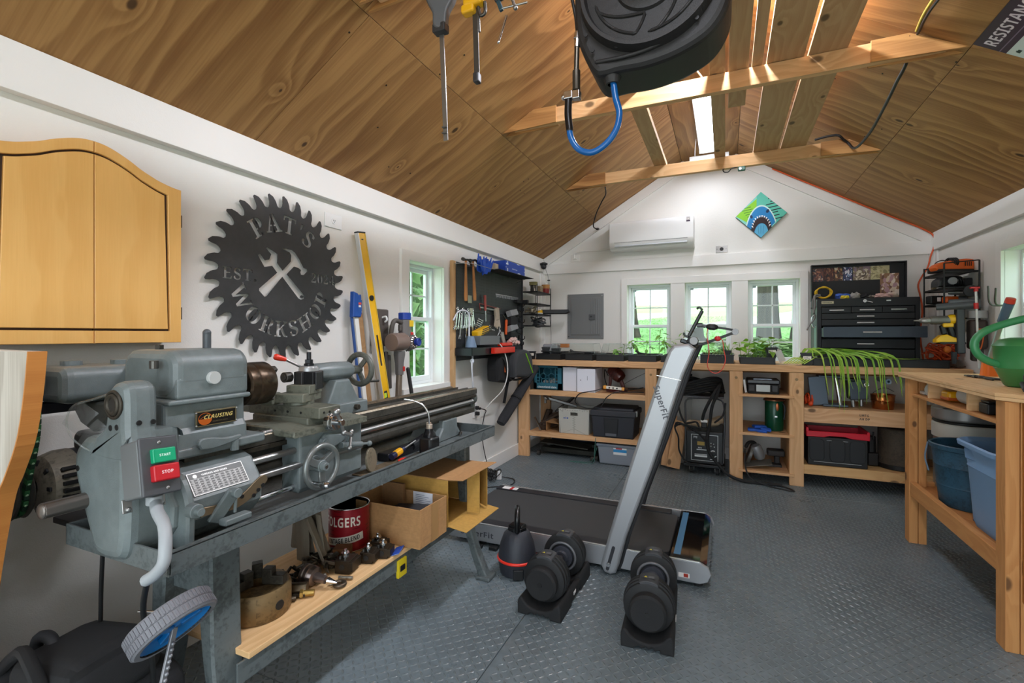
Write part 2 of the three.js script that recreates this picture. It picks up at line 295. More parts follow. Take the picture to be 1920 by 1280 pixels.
// ---------------------------------------------------------------- outside
{
  const gt = tex(512, 512, 3, 3, (u, v) => { const a = fbm(u, v, 5, 5, 101, 5), b = fbm(u, v, 70, 70, 103, 2); return mix3(mix3([112, 158, 86], [150, 190, 112], a), [84, 122, 66], Math.max(0, b - .5) * 1.4); });
  const gm = M(0xffffff, .95, 0, { map: gt, bumpMap: gt, bumpScale: .03 });
  // lawn: flat strip by the house, then a bank that climbs behind the windows
  const prof = z => z > -3 ? -.25 : z > -9 ? -.25 + (-3 - z) * .17 : z > -24 ? .77 + (-9 - z) * .135 : 2.8 + (-24 - z) * .06;
  const g = new THREE.PlaneGeometry(90, 80, 90, 80).rotateX(-PI / 2); const p = g.attributes.position;
  for (let i = 0; i < p.count; i++) { const x = p.getX(i), z = p.getZ(i) - 20; p.setXYZ(i, x, prof(z) + .1 * Math.sin(x * .4 + z * .3) - (z > -3 ? .0 : 0) + (x < -6 ? (-6 - x) * .04 : 0), z); }
  g.computeVertexNormals(); struct('lawn', g, gm, {});
  const blade = new THREE.BufferGeometry(); { const q = []; for (let i = 0; i < 5; i++) { const a = i * 1.26, r = .035, l = .05; q.push(Math.cos(a) * r, 0, Math.sin(a) * r, Math.cos(a + .5) * r, 0, Math.sin(a + .5) * r, Math.cos(a) * (r + l), .09, Math.sin(a) * (r + l)); } blade.setAttribute('position', new THREE.Float32BufferAttribute(q, 3)); blade.computeVertexNormals(); blade.setAttribute('uv', new THREE.Float32BufferAttribute(new Float32Array(30), 2)); }
  const N = 16000, im = new THREE.InstancedMesh(blade, M(0xb8d49a, .9, 0, { side: THREE.DoubleSide }), N), mt = new THREE.Matrix4(), q = new THREE.Quaternion(), cc = new THREE.Color();
  for (let i = 0; i < N; i++) { const z = -1.2 - 16 * Math.pow(rnd(), 1.4), x = rr(-5, 9) + z * -.05; const s = rr(.25, .6); q.setFromAxisAngle(V(0, 1, 0), rr(0, 6.28)); mt.compose(V(x, prof(z) + .1 * Math.sin(x * .4 + z * .3), z), q, V(s, s, s)); im.setMatrixAt(i, mt); im.setColorAt(i, cc.setHSL(rr(.24, .3), rr(.25, .4), rr(.42, .58))); }
  im.name = 'grass_tufts'; im.castShadow = im.receiveShadow = true; im.userData = { label: 'short green grass on the lawn bank outside the back windows', category: 'grass', kind: 'stuff' }; scene.add(im);
  const bt = tex(256, 512, 1, 2, (u, v) => { const r = fbm(u + .05 * fbm(u, v, 3, 6, 111, 2), v, 24, 4, 113, 4); const k = 36 + 62 * r; return [k, k * .88, k * .76]; });
  const bark = M(0xffffff, .95, 0, { map: bt, bumpMap: bt, bumpScale: .03 });
  function canopy(R, n, c, hs = .05) {     // leaf crown: many small leaf triangles scattered in a blob, grouped in clumps
    const q = [], cl = Array.from({ length: 40 }, () => { const d = V(rr(-1, 1), rr(-.8, 1), rr(-1, 1)).normalize().multiplyScalar(R * rr(.45, 1)); return d; });
    for (let i = 0; i < n; i++) { const o = cl[i % 40], s = R * .32, p = V(o.x + rr(-s, s), o.y + rr(-s, s) * .8, o.z + rr(-s, s)); const a = V(rr(-1, 1), rr(-1, 1), rr(-1, 1)).normalize().multiplyScalar(hs * 2), b = V(rr(-1, 1), rr(-1, 1), rr(-1, 1)).normalize().multiplyScalar(hs); q.push(...p.toArray(), ...p.clone().add(a).add(b).toArray(), ...p.clone().add(a).sub(b).toArray()); }
    const g = new THREE.BufferGeometry(); g.setAttribute('position', new THREE.Float32BufferAttribute(q, 3)); g.computeVertexNormals(); g.setAttribute('uv', new THREE.Float32BufferAttribute(new Float32Array(q.length / 3 * 2), 2)); return g;
  }
  const leaf = c => M(c, .8, 0, { side: THREE.DoubleSide, transmission: .3, thickness: 0 });
  function tree(label, x, z, r, h, R, c, lean = 0, n = 9000) {
    const y = (z < 0 && x > -4 ? prof(z) : -.3) - .1; const t = thing('tree', label, 'tree', [x, y, z]);
    const pr = [[r * 1.5, 0], [r * 1.2, .25], [r, .8], [r * .85, h * .6], [r * .6, h], [0, h]]; mesh('trunk', [at(la(pr, 20), 0, 0, 0, 0, 0, lean), ...Array.from({ length: 5 }, (_, i) => rod([0, h * .7, 0], [Math.cos(i * 1.3) * R * .6, h + R * .4, Math.sin(i * 1.3) * R * .6], r * .4, r * .15, 8))], bark, t);
    mesh('foliage', canopy(R, n, c, .11).translate(0, h + R * .55, 0), leaf(c), t, { keep: true }); return t;
  }
  tree('big dark trunk seen at the top of the right back window, left of two', 2.97, -9.5, .27, 4.6, 3, 0x5d8a34, .02);
  tree('thick dark trunk at the right edge of the right back window', 3.75, -9.2, .3, 4.6, 3, 0x557f30, -.02);
  tree('slanting grey trunk seen in the left back window', -.9, -11.2, .2, 4.8, 2.8, 0x7aa542, .09);
  // leafy thicket outside the left window
  for (const [x, z, h, R, c, l] of [[-3.6, .2, 1.0, 1.5, 0x6a8c52, 'bushy tree with lit leaves outside the left side window, nearest to the corner'], [-4.2, -2.2, 1.2, 1.7, 0x7a9e60, 'pale green leafy tree farther off outside the left side window'], [-5.6, -5.2, 1.3, 2.1, 0x66875a, 'large leafy tree deep behind the left side window']]) tree(l, x, z, .09, h, R, c, 0, 12000);
  for (const [x, z, h, R, c, l] of [[6.8, 1.2, 1.2, 1.6, 0x88b35a, 'leafy tree outside the right side window']]) tree(l, x, z, .09, h, R, c, 0, 8000);
  { // stump
    const z = -10.6, x = 1.04, t = thing('tree_stump', 'sawn grey tree stump on the lawn behind the middle back window', 'stump', [x, prof(z) - .1, z]);
    mesh('stump_body', at(la([[.42, 0], [.33, .12], [.27, .3], [.25, .56], [.05, .6], [0, .6]], 18), 0, 0, 0), bark, t); mesh('root', [0, 1.3, 2.4, 3.7, 5].map(a => rod([Math.cos(a) * .25, .15, Math.sin(a) * .25], [Math.cos(a) * .62, -.02, Math.sin(a) * .62], .09, .05, 8)), bark, t);
  }
  { const z = -7.2, t = solo('brush_pile', 'low dark brushy bank of twigs and weeds behind the right back window', 'brush', canopy(1, 7000, 0, .07).scale(1.25, .34, .5).translate(2.75, prof(z) + .33, z), leaf(0x5c7440), { keep: true }); }
  struct('added_bounce_slab', bc(-3, 7, -.2, -.06, L + .14, L + 9, 0), M(0xbdb8ae, .9));  // unseen pale slab added outside the doorway to lessen green bounce from the lawn
  solo('gravel_drive', 'pale gravel drive crossing the top of the lawn outside', 'drive', ex([[-20, .0], [20, .0], [20, .05], [-20, .05]], 5, 0, 0, prof(-17) + .02, -17, Math.atan(.135)), M(0xd9d5cb, .95, 0, { map: T.mott, bumpMap: T.spk, bumpScale: .01 }));
}
// ---------------------------------------------------------------- roof timbers and lights
const lumber = wood(0xf6e3c8), lumberB = wood(0xe0c4a0), gusM = wood(0xefdcbf, T.ply, .7);
[[1.15, 'far'], [2.405, 'middle'], [3.665, 'near']].forEach(([z, w], i) => {
  const t = thing('tie_beam', ['pine tie beam with plywood gussets nearest to the gable wall', 'pine tie beam with plywood gussets that crosses behind the hose reel', 'pine tie beam at the top edge, carrying the clamps and the hose reel'][i], 'beam', [0, 0, z]);
  mesh('beam', bc(.72, 2.785, 2.44, 2.53, -.019, .019, .002), lumber, t, { grain: 0 });
  for (const s of [0, 1]) {
    const o = [[.655, 2.425], [1.0, 2.437], [1.0, 2.534], [.86, 2.534]]; let p = s ? o.map(([a, b]) => [W - a, b]).reverse() : o;
    mesh('gusset', [ex(p, .012, .001, 0, 0, .026), ex(p, .012, .001, 0, 0, -.026)], gusM, t, { grain: 0 });
  }
});
// loose boards laid across the tie beams
for (const [x0, x1, z0, z1, th, l] of [[1.385, 1.477, 1.08, 3.72, .038, 'narrow board on the tie beams, leftmost, passing above the hose reel'], [1.825, 1.9, 1.08, 4.2, .038, 'narrow board on the tie beams just right of the strip light'], [1.915, 2.005, 1.99, 4.2, .025, 'short-ended board on the tie beams right of the hose reel'], [2.02, 2.068, 2.24, 4.2, .02, 'thin lath on the tie beams between two bright slits'], [2.085, 2.245, 1.1, 4.3, .02, 'wide grey board on the tie beams, left of the wide pair'], [2.262, 2.42, 1.06, 4.3, .02, 'wide grey board on the tie beams, rightmost']])
  solo('loose_board', l, 'board', bc(x0, x1, 2.532, 2.532 + th, z0, z1, .002), wood(0xd8c9b4), { grain: 2 });
function strip(label, x, z0, z1, f) {
  const y = TOPY - .003, t = thing('strip_light', label, 'light', [x, y, (z0 + z1) / 2]); const l = z1 - z0;
  mesh('light_body', [ex([[-.075, -.012], [.075, -.012], [.05, 0], [-.05, 0]], l, .001), bx(.15, .006, l, 0, -.014, 0, .001)], whiteP, t);
  const em = new THREE.MeshStandardMaterial({ color: 0xffffff, emissive: LAMPCOL, emissiveIntensity: 11, roughness: .5 });
  mesh('diffuser', ex(smooth([[-.06, -.018], [-.05, -.036], [0, -.042], [.05, -.036], [.06, -.018]], 12), l - .04, 0), em, t);
  mesh('end_cap', bx(.15, .05, .012, 0, -.022, -l / 2, .002), whiteP, t); mesh('end_cap', bx(.15, .05, .012, 0, -.022, l / 2, .002), whiteP, t);
  mesh('pull_cord', tu([[-.09, 0, -l / 2 + .25], [-.1, -.06, -l / 2 + .2], [-.105, -.11, -l / 2 + .15]], .002, 8, 5), whiteP, t);
  const a = new THREE.RectAreaLight(LAMPCOL, LAMP * f, .12, l - .04); a.position.set(0, -.05, 0); a.rotation.x = -PI / 2; a.castShadow = true; t.add(a); return t;
}
strip('glowing strip light under the ridge above the far tie beam', 1.7525, .3, 1.52, .5);
strip('glowing strip light under the ridge above the loose boards', 1.93, 2.3, 3.52, 2.8);
strip('added unseen strip light under the ridge behind the viewer, for fill light', 1.85, 4.5, 5.72, 1.05);  // out of view; lamp added as general fill
{ const t = solo('light_bracket', 'white printed bracket plate across the far end of the strip light', 'bracket', bx(.34, .055, .004, 1.76, 2.85, .26, .001), whiteP); }
// ---------------------------------------------------------------- lathe bench
const lathe = M(0x7d8787, .36, 0, { map: T.mott, bumpMap: T.spk, bumpScale: .0003 }), latheD = M(0x5d6466, .45, 0, { map: T.grime }), benchM = M(0x66717a, .42, 0, { map: T.grime }), way = M(0x8a8379, .3, .85, { map: T.grime }), iron = M(0x4b4844, .5, .6, { map: T.grime });
{
  const t = thingW('lathe_bench', 'grey steel bench with a shallow tray top and curved legs, carrying the lathe', 'bench', [.58, 0, 3.62]);
  const z0 = 2.815, z1 = 4.437, x0 = .37, x1 = .79;
  mesh('tray', [bc(x0, x1, .668, .676, z0, z1, .002), bc(x1 - .006, x1, .672, .721, z0, z1, .002), bc(x1 - .018, x1, .715, .721, z0, z1, .002), bc(x0, x0 + .006, .672, .721, z0, z1, .002), bc(x0, x1, .672, .721, z0, z0 + .006, .002), bc(x0, x1, .672, .721, z1 - .006, z1, .002)], benchM, t);
  // curved legs: outline in (x, y), standing on spread feet
  const leg = (s, xf, z, w) => {
    const o = smooth([[0, .668], [.004, .5], [.012, .33], [.05, .17], [.105, .045], [.13, 0]], 18), i = smooth([[.075, 0], [.06, .04], [.012, .17], [-.03, .33], [-.05, .5], [-.056, .668]], 18);
    return [ex(o.concat(i).map(([a, b]) => [xf + s * a, b]).sort ? (s > 0 ? o.concat(i).reverse() : o.concat(i)).map(([a, b]) => [xf + s * a, b]) : 0, w, .006, 0, 0, z), bx(.075, .018, w + .03, xf + s * .105, .009, z, .006)];
  };
  for (const [s, xf, z, w] of [[1, .715, 2.975, .05], [-1, .445, 2.975, .05], [1, .69, 4.235, .085], [-1, .445, 4.235, .085]]) mesh('leg', leg(s, xf, z, w), benchM, t);
  mesh('leg_web', bc(.46, .70, .5, .66, 2.965, 2.985), benchM, t); mesh('leg_web', bc(.46, .68, .5, .66, 4.22, 4.25), benchM, t);
  mesh('leg_web', bc(.40, .74, .29, .335, 2.96, 2.99), benchM, t);
  mesh('shelf_rail', bc(.735, .742, .285, .342, 2.96, 4.24), benchM, t); mesh('shelf_rail', bc(.40, .407, .285, .342, 2.96, 4.24), benchM, t);
  mesh('shelf_board', bc(.36, .752, .343, .36, 2.93, 4.215, .002), wood(0xffefd4), t, { grain: 2, label: 'pale pine shelf board' });
}
// ---------------------------------------------------------------- metal lathe
{
  const t = thingW('metal_lathe', 'grey engine lathe with chuck, carriage and tailstock standing in the bench tray', 'lathe', [.55, .676, 3.6]);
  // bed
  const webs = s => { const c = .53, f = (a, b) => [c + s * a, b]; let p = [f(.03, .9), f(.04, .893), f(.092, .893), f(.092, .868), f(.066, .86), f(.062, .80), f(.078, .79), f(.078, .765), f(.045, .765), f(.05, .86), f(.03, .868)]; return s > 0 ? p.reverse() : p; };
  const bed = mesh('bed', [ex(webs(1), 1.6, .001, 0, 0, 3.5), ex(webs(-1), 1.6, .001, 0, 0, 3.5), ...[2.74, 2.95, 3.2, 3.45, 3.7, 4, 4.25].map(z => bc(.485, .575, .775, .86, z - .012, z + .012, .001))], M(0x4d4d4b, .5, .25, { map: T.grime }), t, { grain: 2 });
  mesh('way', ex([[.592, .893], [.6, .901], [.616, .901], [.6215, .894]].reverse(), 1.6, .0005, 0, 0, 3.5), way, bed, { grain: 2 }); mesh('way', ex([[.438, .894], [.444, .901], [.46, .901], [.468, .893]].reverse(), 1.6, .0005, 0, 0, 3.5), way, bed, { grain: 2 });
  mesh('rack', bc(.612, .628, .852, .866, 2.72, 4.15, .001), iron, bed);
  mesh('bed_end', [sp(.03, .61, .845, 2.715, .7, 1, .6), bc(.45, .61, .79, .885, 2.7, 2.72, .004)], latheD, bed);
  mesh('nameplate', bx(.003, .03, .05, .598, .845, 2.84, .001), M(0x231f1c, .5), bed);
  const foot = z0 => ex([[z0 - .10, .677], [z0 + .14, .677], [z0 + .115, .692], [z0 + .075, .74], [z0 + .07, .775], [z0 - .06, .775], [z0 - .065, .73], [z0 - .10, .69]].map(([a, b]) => [-a, b]).reverse(), .17, .006, .55, 0, 0, ...EYZ);
  mesh('bed_foot', foot(3.0), lathe, t); mesh('bed_foot', bc(.45, .655, .677, .8, 4.13, 4.34, .012), latheD, t);
  mesh('bolt', [cy(.009, .014, .648, .69, 2.93, 'y', 6), rod([.648, .69, 2.93], [.655, .74, 2.945], .004)], steelD, t);
  mesh('lead_screw', [rod([.66, .843, 2.83], [.66, .835, 4.15], .0105, .0105, 16), sp(.012, .66, .843, 2.83)], steel, t);
  mesh('feed_rod', [rod([.672, .79, 3.7], [.672, .79, 4.15], .011, .011, 16)], steel, t); mesh('feed_rod', rod([.655, .72, 3.98], [.655, .72, 4.15], .008), chrome, t);
  // headstock
  const hz = [4.135, 4.355];
  const hs = mesh('headstock', [ex([[.44, .895], [.645, .895], [.642, .945], [.632, .96], [.63, 1.035], [.45, 1.035]], hz[1] - hz[0], .01, 0, 0, (hz[0] + hz[1]) / 2, 0, 0, 0), bc(.43, .652, 1.022, 1.036, hz[0] - .004, hz[1], .006), bc(.44, .655, .885, .912, hz[0] - .05, hz[1], .008), at(cy(.062, .05, 0, 0, 0, 'z', 32), .53, 1.03, hz[0] - .004)], lathe, t);
  const cv = mesh('headstock_cover', [ex(rect(.225, .125, .045, .535, 1.098), .21, .022, 0, 0, 4.235), bx(.225, .06, .2, .535, 1.063, 4.235, .012)], lathe, t);
  mesh('cover_disc', cy(.017, .014, .652, 1.085, 4.243, 'x', 28), M(0xb9bbb8, .45), cv, { label: 'pale round cover knob' });
  mesh('bolt', cy(.011, .014, .5, 1.165, 4.29, 'y', 6), iron, cv); mesh('bolt', cy(.01, .02, .6, 1.125, 4.36, 'y', 12), steelD, cv); mesh('lever_stub', [rod([.5, 1.14, 4.16], [.5, 1.205, 4.16], .011), sp(.0115, .5, 1.205, 4.16)], M(0x4b5054, .4), cv);
  { // name badge, with lettering
    const tx = print(512, 208, (c, w, h) => { c.fillStyle = '#15100c'; c.fillRect(0, 0, w, h); c.strokeStyle = '#8a7d58'; c.lineWidth = 8; c.strokeRect(6, 6, w - 12, h - 12); c.fillStyle = '#c4601a'; c.beginPath(); c.arc(108, 108, 82, 0, PI); c.fill(); c.strokeStyle = '#c4601a'; c.lineWidth = 7; c.beginPath(); c.arc(108, 108, 82, 0, 7); c.stroke(); c.lineWidth = 6; c.beginPath(); c.moveTo(50, 100); c.lineTo(150, 40); c.stroke(); c.fillStyle = '#d8c275'; c.font = 'italic bold 76px sans-serif'; c.fillText('CLAUSING', 84, 112); c.fillStyle = '#7f7350'; c.font = '22px sans-serif'; c.fillText('KALAMAZOO, MICH.', 200, 166); });
    const b = mesh('name_badge', bx(.004, .042, .115, .6415, .978, 4.228, .001), M(0x6f6957, .4, .7), hs); mesh('badge_print', decal(.111, .039, .6442, .978, 4.228, 0, PI / 2, 0), M(0xffffff, .4, .2, { map: tx }), b, { keep: true });
    mesh('badge_screw', [[.995, 4.172], [.995, 4.284], [.961, 4.172], [.961, 4.284]].map(([y, z]) => sp(.0028, .6445, y, z)), steel, b, { kind: 'stuff' });
  }
  mesh('back_gear_lever', [ex(smooth([[-.05, -.012], [-.02, -.016], [.03, -.01], [.06, -.002], [.06, .008], [.02, .006], [-.02, .014], [-.05, .014], [-.056, 0]], 26).reverse(), .014, .003, .66, .915, 4.235, ...EYZ), cy(.011, .03, .655, .895, 4.185, 'y')], lathe, t);
  mesh('spindle_nose', cy(.034, .05, .53, 1.045, 4.105, 'z'), steelD, t);
  const ch = mesh('chuck', [la([[0, 0], [.06, 0], [.066, .006], [.068, .03], [.066, .034], [.0675, .038], [.0675, .088], [.063, .094], [.02, .094], [.02, .07], [0, .07]], 40).rotateX(-PI / 2).translate(.53, 1.045, 4.085)], M(0x584b41, .32, .8, { map: T.grime }), t, { label: 'dark steel three-jaw chuck' });
  for (let k = 0; k < 3; k++) { const a = k * 2.094 + .9; mesh('chuck_jaw', at(bx(.04, .02, .02, .042, 0, 0, .003), .53, 1.045, 3.985, 0, 0, 0).translate(-.53, -1.045, 0).rotateZ(a).translate(.53, 1.045, 0), steelD, ch); }
  // gear guard at the left end
  const gp = smooth([[0.517, 0.7], [0.544, 0.678], [0.598, 0.674], [0.646, 0.686], [0.664, 0.737], [0.668, 0.845], [0.668, 0.985], [0.666, 1.06], [0.654, 1.086], [0.625, 1.092], [0.596, 1.079], [0.582, 1.039], [0.573, 0.99], [0.539, 0.974], [0.485, 0.955], [0.447, 0.92], [0.442, 0.866], [0.474, 0.791]], 70);
  const arm_ = [[.5, .9], [.668, .9], [.668, .985], [.666, 1.06], [.654, 1.086], [.625, 1.092], [.596, 1.079], [.582, 1.039], [.573, .99], [.53, .96]];
  const gd = mesh('gear_guard', [ex(gp.slice(0, -1).map(([x, y]) => [x, Math.min(y, .955 + (x > .55 ? .02 : 0))]), .125, .026, 0, 0, 4.393), ex(smooth(arm_, 50).slice(0, -1), .072, .022, 0, 0, 4.42)], lathe, t);
  mesh('spindle_bore', [to(.02, .006, .621, 1.039, 4.458, 'z', 24), to(.03, .004, .621, 1.039, 4.457, 'z', 24)], iron, gd);
  mesh('spindle_bore', at(cy(.019, .02, 0, 0, 0, 'z'), .621, 1.039, 4.45), steelD, gd);
  mesh('hole', [[.607, .985], [.632, .988], [.469, .877]].map(([x, y]) => at(cy(.007, .004, 0, 0, 0, 'z', 12), x, y, 4.455)), black, gd, { kind: 'stuff' });
  mesh('hole', [[.995, 4.40], [.997, 4.43]].map(([y, z]) => at(cy(.006, .004, 0, 0, 0, 'x', 12), .668, y, z)), black, gd, { kind: 'stuff' });
  mesh('drive_shaft', [rod([.501, .804, 4.45], [.501, .804, 4.535], .018, .018, 20), sp(.018, .501, .804, 4.535, 1, 1, .4)], M(0x77706a, .38, .8), gd);
  // switch box
  { // switch box: tilted on the front of the guard
    const g = new THREE.Group(); g.name = 'switch_box'; g.position.set(.674 - .55, .888 - .676, 4.43 - 3.6); g.rotation.set(0, PI / 2, 0); g.rotation.order = 'YXZ'; g.rotation.x = -.28; g.rotation.z = -.07; t.add(g); const P = { loc: true };
    mesh('box_body', bx(.078, .125, .07, 0, 0, .035, .006), M(0x6f7273, .45, .3), g); mesh('box_lid', bx(.08, .128, .01, 0, 0, .074, .004), M(0x494a4d, .45), g);
    mesh('start_button', bx(.048, .032, .014, .004, .02, .084, .003), M(0x0f9a6b, .3), g, { label: 'green start button' });
    const st = print(256, 176, (c, w, h) => { c.fillStyle = '#c3202a'; c.fillRect(0, 0, w, h); c.fillStyle = '#f2dede'; c.font = 'bold 56px sans-serif'; c.textAlign = 'center'; c.fillText('STOP', w / 2, 104); });
    mesh('stop_button', bx(.054, .036, .018, .004, -.018, .086, .004), M(0xb81d26, .35), g, { label: 'red stop button' }); mesh('stop_print', decal(.046, .03, .004, -.018, .0953), M(0xffffff, .35, 0, { map: st }), g, { keep: true });
    const sg = print(256, 176, (c, w, h) => { c.fillStyle = '#10a070'; c.fillRect(0, 0, w, h); c.fillStyle = '#dff5ea'; c.font = 'bold 50px sans-serif'; c.textAlign = 'center'; c.fillText('START', w / 2, 104); });
    mesh('start_print', decal(.042, .027, .004, .02, .0913), M(0xffffff, .35, 0, { map: sg }), g, { keep: true });
    mesh('screw', [sp(.004, 0, .05, .08, 1, 1, .5), sp(.004, .01, -.052, .08, 1, 1, .5)], steel, g, { kind: 'stuff' }); mesh('bracket', [bx(.02, .03, .004, -.034, -.072, .004), bx(.02, .03, .004, .034, -.072, .004), sp(.006, -.034, -.08, .008), sp(.006, .034, -.08, .008)], steel, g, { kind: 'stuff' });
  }
  mesh('conduit', [tu([[.722, .822, 4.425], [.755, .81, 4.44], [.80, .79, 4.452], [.828, .755, 4.466], [.832, .725, 4.472], [.812, .70, 4.476], [.788, .684, 4.48]], .0125, 40, 12), at(cy(.0165, .02, 0, 0, 0), .718, .826, 4.425)], M(0x9fa3a6, .42), t, { label: 'pale grey bent conduit' });
  // quick change gearbox
  const gb = mesh('gearbox', ex([[.585, .705], [.67, .705], [.7, .74], [.705, .79], [.66, .855], [.61, .872], [.585, .872]], .245, .01, 0, 0, 4.255), lathe, t);
  { const tx = print(512, 224, (c, w, h) => { c.fillStyle = '#4b4b49'; c.fillRect(0, 0, w, h); c.strokeStyle = '#c9c9c4'; c.lineWidth = 6; c.strokeRect(5, 5, w - 10, h - 10); c.fillStyle = '#c9c9c4'; c.beginPath(); c.arc(64, 40, 18, 0, 7); c.fill(); c.font = 'bold 24px sans-serif'; c.fillText('THREADS AND FEEDS', 120, 48); c.font = '18px sans-serif'; let s = 5; for (let r = 0; r < 6; r++) for (let q = 0; q < 10; q++) { s = (s * 31 + 17) % 97; c.fillText(String(4 + s), 22 + q * 48, 84 + r * 24); } c.lineWidth = 2; for (let r = 0; r < 7; r++) { c.beginPath(); c.moveTo(12, 66 + r * 24); c.lineTo(w - 12, 66 + r * 24); c.stroke(); } });
    const n = V(.065, .045, 0).normalize(); const pl = decal(.15, .062); pl.rotateX(-Math.atan2(n.y, n.x)).rotateY(PI / 2).translate(.6835 + n.x * .0012, .8235 + n.y * .0012, 4.25); mesh('chart_plate', pl, M(0xffffff, .4, .4, { map: tx }), gb, { keep: true, label: 'engraved metal thread chart' }); }
  mesh('selector_strip', ex(smooth([[-.1, -.012], [-.05, -.018], [0, -.02], [.03, -.008], [.07, .018], [.09, .022], [.1, .008], [.085, -.008], [.05, -.03], [0, -.045], [-.05, -.038], [-.1, -.036]], 40).slice(0, -1).reverse(), .005, .001, .709, .782, 4.225, ...EYZ), M(0x83725a, .4, .6), gb, { label: 'brass-toned selector strip with holes' });
  mesh('selector_hole', [[.762, 4.228], [.765, 4.205], [.757, 4.17], [.768, 4.156], [.778, 4.142]].map(([y, z]) => cy(.0055, .003, .7125, y, z, 'x', 12)), black, gb, { kind: 'stuff' });
  mesh('selector_lever', [bar([.705, .72, 4.28], [.735, .795, 4.245], .035, .012, .004, [1, 0, 0]), bx(.03, .018, .075, .735, .722, 4.24, .005), cy(.012, .03, .735, .79, 4.243, 'x'), rod([.725, .735, 4.235], [.73, .79, 4.235], .004)], lathe, gb);
  mesh('gearbox_side', [ex(smooth([[.6, .69], [.72, .68], [.732, .71], [.73, .8], [.69, .86], [.6, .875]], 24), .022, .006, 0, 0, 4.352), cy(.017, .026, .742, .78, 4.352, 'x'), cy(.0095, .03, .755, .78, 4.352, 'x')], lathe, gb);
  // carriage
  const sd = mesh('saddle', [ex([[.43, .886], [.43, .912], [.60, .912], [.705, .902], [.705, .884]].reverse(), .33, .004, 0, 0, 3.865), bc(.40, .66, .9, .928, 3.81, 3.935, .006)], M(0x7b817c, .42, .15, { map: T.grime }), t);
  mesh('clamp_knob', [rod([.61, .898, 4.03], [.61, .898, 4.055], .009), sp(.01, .61, .898, 4.056)], steel, sd);
  const cs = mesh('cross_slide', [bc(.37, .7, .925, .962, 3.83, 3.925, .004), ex([[.33, .926], [.37, .926], [.37, .96], [.345, .96], [.33, .945]], .085, .004, 0, 0, 3.878)], M(0x7a7f79, .42, .2, { map: T.grime }), sd);
  mesh('gib_screw', [3.85, 3.88, 3.905].map(z => cy(.004, .003, .7, .945, z, 'x', 8)).concat([.5, .56, .62].map(x => at(cy(.004, .003, 0, 0, 0, 'z', 8), x, .942, 3.926))), black, cs, { kind: 'stuff' });
  mesh('cross_dial', [cy(.029, .02, .722, .915, 3.893, 'x', 32), cy(.0255, .012, .738, .915, 3.893, 'x', 32), cy(.01, .03, .755, .915, 3.893, 'x')], chrome, sd);
  mesh('ball_crank', [rod([.757, .945, 3.905], [.757, .885, 3.878], .005), sp(.0135, .757, .951, 3.908), sp(.009, .76, .915, 3.893), sp(.0095, .757, .878, 3.875), rod([.757, .878, 3.875], [.79, .872, 3.872], .006)], steel, sd);
  const cp = mesh('compound_rest', [cy(.05, .014, .555, .968, 3.875, 'y', 36), bx(.1, .03, .13, .555, .987, 3.875, .004, 0, .35), bx(.085, .032, .09, .56, 1.012, 3.855, .004, 0, .35), bx(.05, .04, .055, .505, .985, 3.945, .008, 0, .35)], M(0x7d837d, .42, .2, { map: T.grime }), cs);
  mesh('compound_screw', [rod([.49, 1.0, 3.965], [.478, 1.0, 3.995], .01), rod([.478, 1.028, 4.0], [.478, .985, 3.992], .0045), sp(.009, .478, 1.03, 4.0), sp(.01, .478, 1.0, 3.996), sp(.007, .478, .98, 3.99)], iron, cp);
  const tp = mesh('tool_post', [bx(.072, .062, .072, .556, 1.04, 3.832, .003, 0, .3)], M(0x1d1d1e, .38, .3), cs, { label: 'black square tool post' });
  mesh('dovetail', at(bx(.014, .06, .03, .042, 0, 0, .002), .556, 1.04, 3.832), M(0x4a4a4b, .3, .7), tp); mesh('dovetail', at(bx(.03, .06, .012, 0, 0, .04, .002), .556, 1.04, 3.832), M(0x4a4a4b, .3, .7), tp);
  mesh('post_cap', [la([[0, 0], [.034, 0], [.034, .008], [.03, .016], [.024, .018], [0, .018]], 32).translate(.556, 1.072, 3.832)], M(0xa8aaaa, .35, .6), tp); mesh('post_stud', [cy(.0165, .008, .556, 1.094, 3.832, 'y', 24), cy(.014, .014, .556, 1.105, 3.832, 'y', 6), cy(.008, .026, .556, 1.125, 3.832, 'y', 12)], M(0x2c2d30, .35, .5), tp);
  mesh('post_lever', rod([.54, 1.083, 3.845], [.52, 1.115, 3.902], .0045), steel, tp); mesh('lever_knob', orient(la([[0, -.02], [.007, -.02], [.0105, .005], [.011, .014], [.007, .02], [0, .02]], 20), [.52, 1.115, 3.902], [.505, 1.125, 3.93]), M(0xd63218, .35), tp, { label: 'red knob' });
  mesh('boring_holder', [at(cy(.018, .028, 0, 0, 0, 'z', 20), .51, 1.052, 3.885), at(cy(.011, .03, 0, 0, 0, 'z', 20), .51, 1.052, 3.887)], steelD, tp);
  const ap = mesh('apron', [ex([[.6, .7], [.672, .7], [.682, .715], [.682, .884], [.6, .884]], .285, .01, 0, 0, 3.845)], lathe, t);
  mesh('apron_boss', [cy(.024, .03, .69, .79, 3.945, 'x'), ex(smooth([[-.055, .0], [-.03, .03], [.02, .022], [.06, .012], [.065, -.005], [.02, -.02], [-.03, -.03]], 24).slice(0, -1).reverse(), .016, .005, .686, .842, 3.86, ...EYZ), cy(.016, .02, .70, .845, 3.905, 'x'), cy(.009, .01, .71, .845, 3.905, 'x')], lathe, ap);
  const hw = mesh('hand_wheel', [to(.064, .0095, .742, .787, 3.955, 'x', 48, 12), ...[.5, 2.6, 4.7].map(a => bar([.74, .787 + Math.sin(a) * .012, 3.955 + Math.cos(a) * .012], [.742, .787 + Math.sin(a) * .06, 3.955 + Math.cos(a) * .06], .024, .01, .003, [1, 0, 0]))], M(0x8d9290, .3, .5, { map: T.mott }), ap);
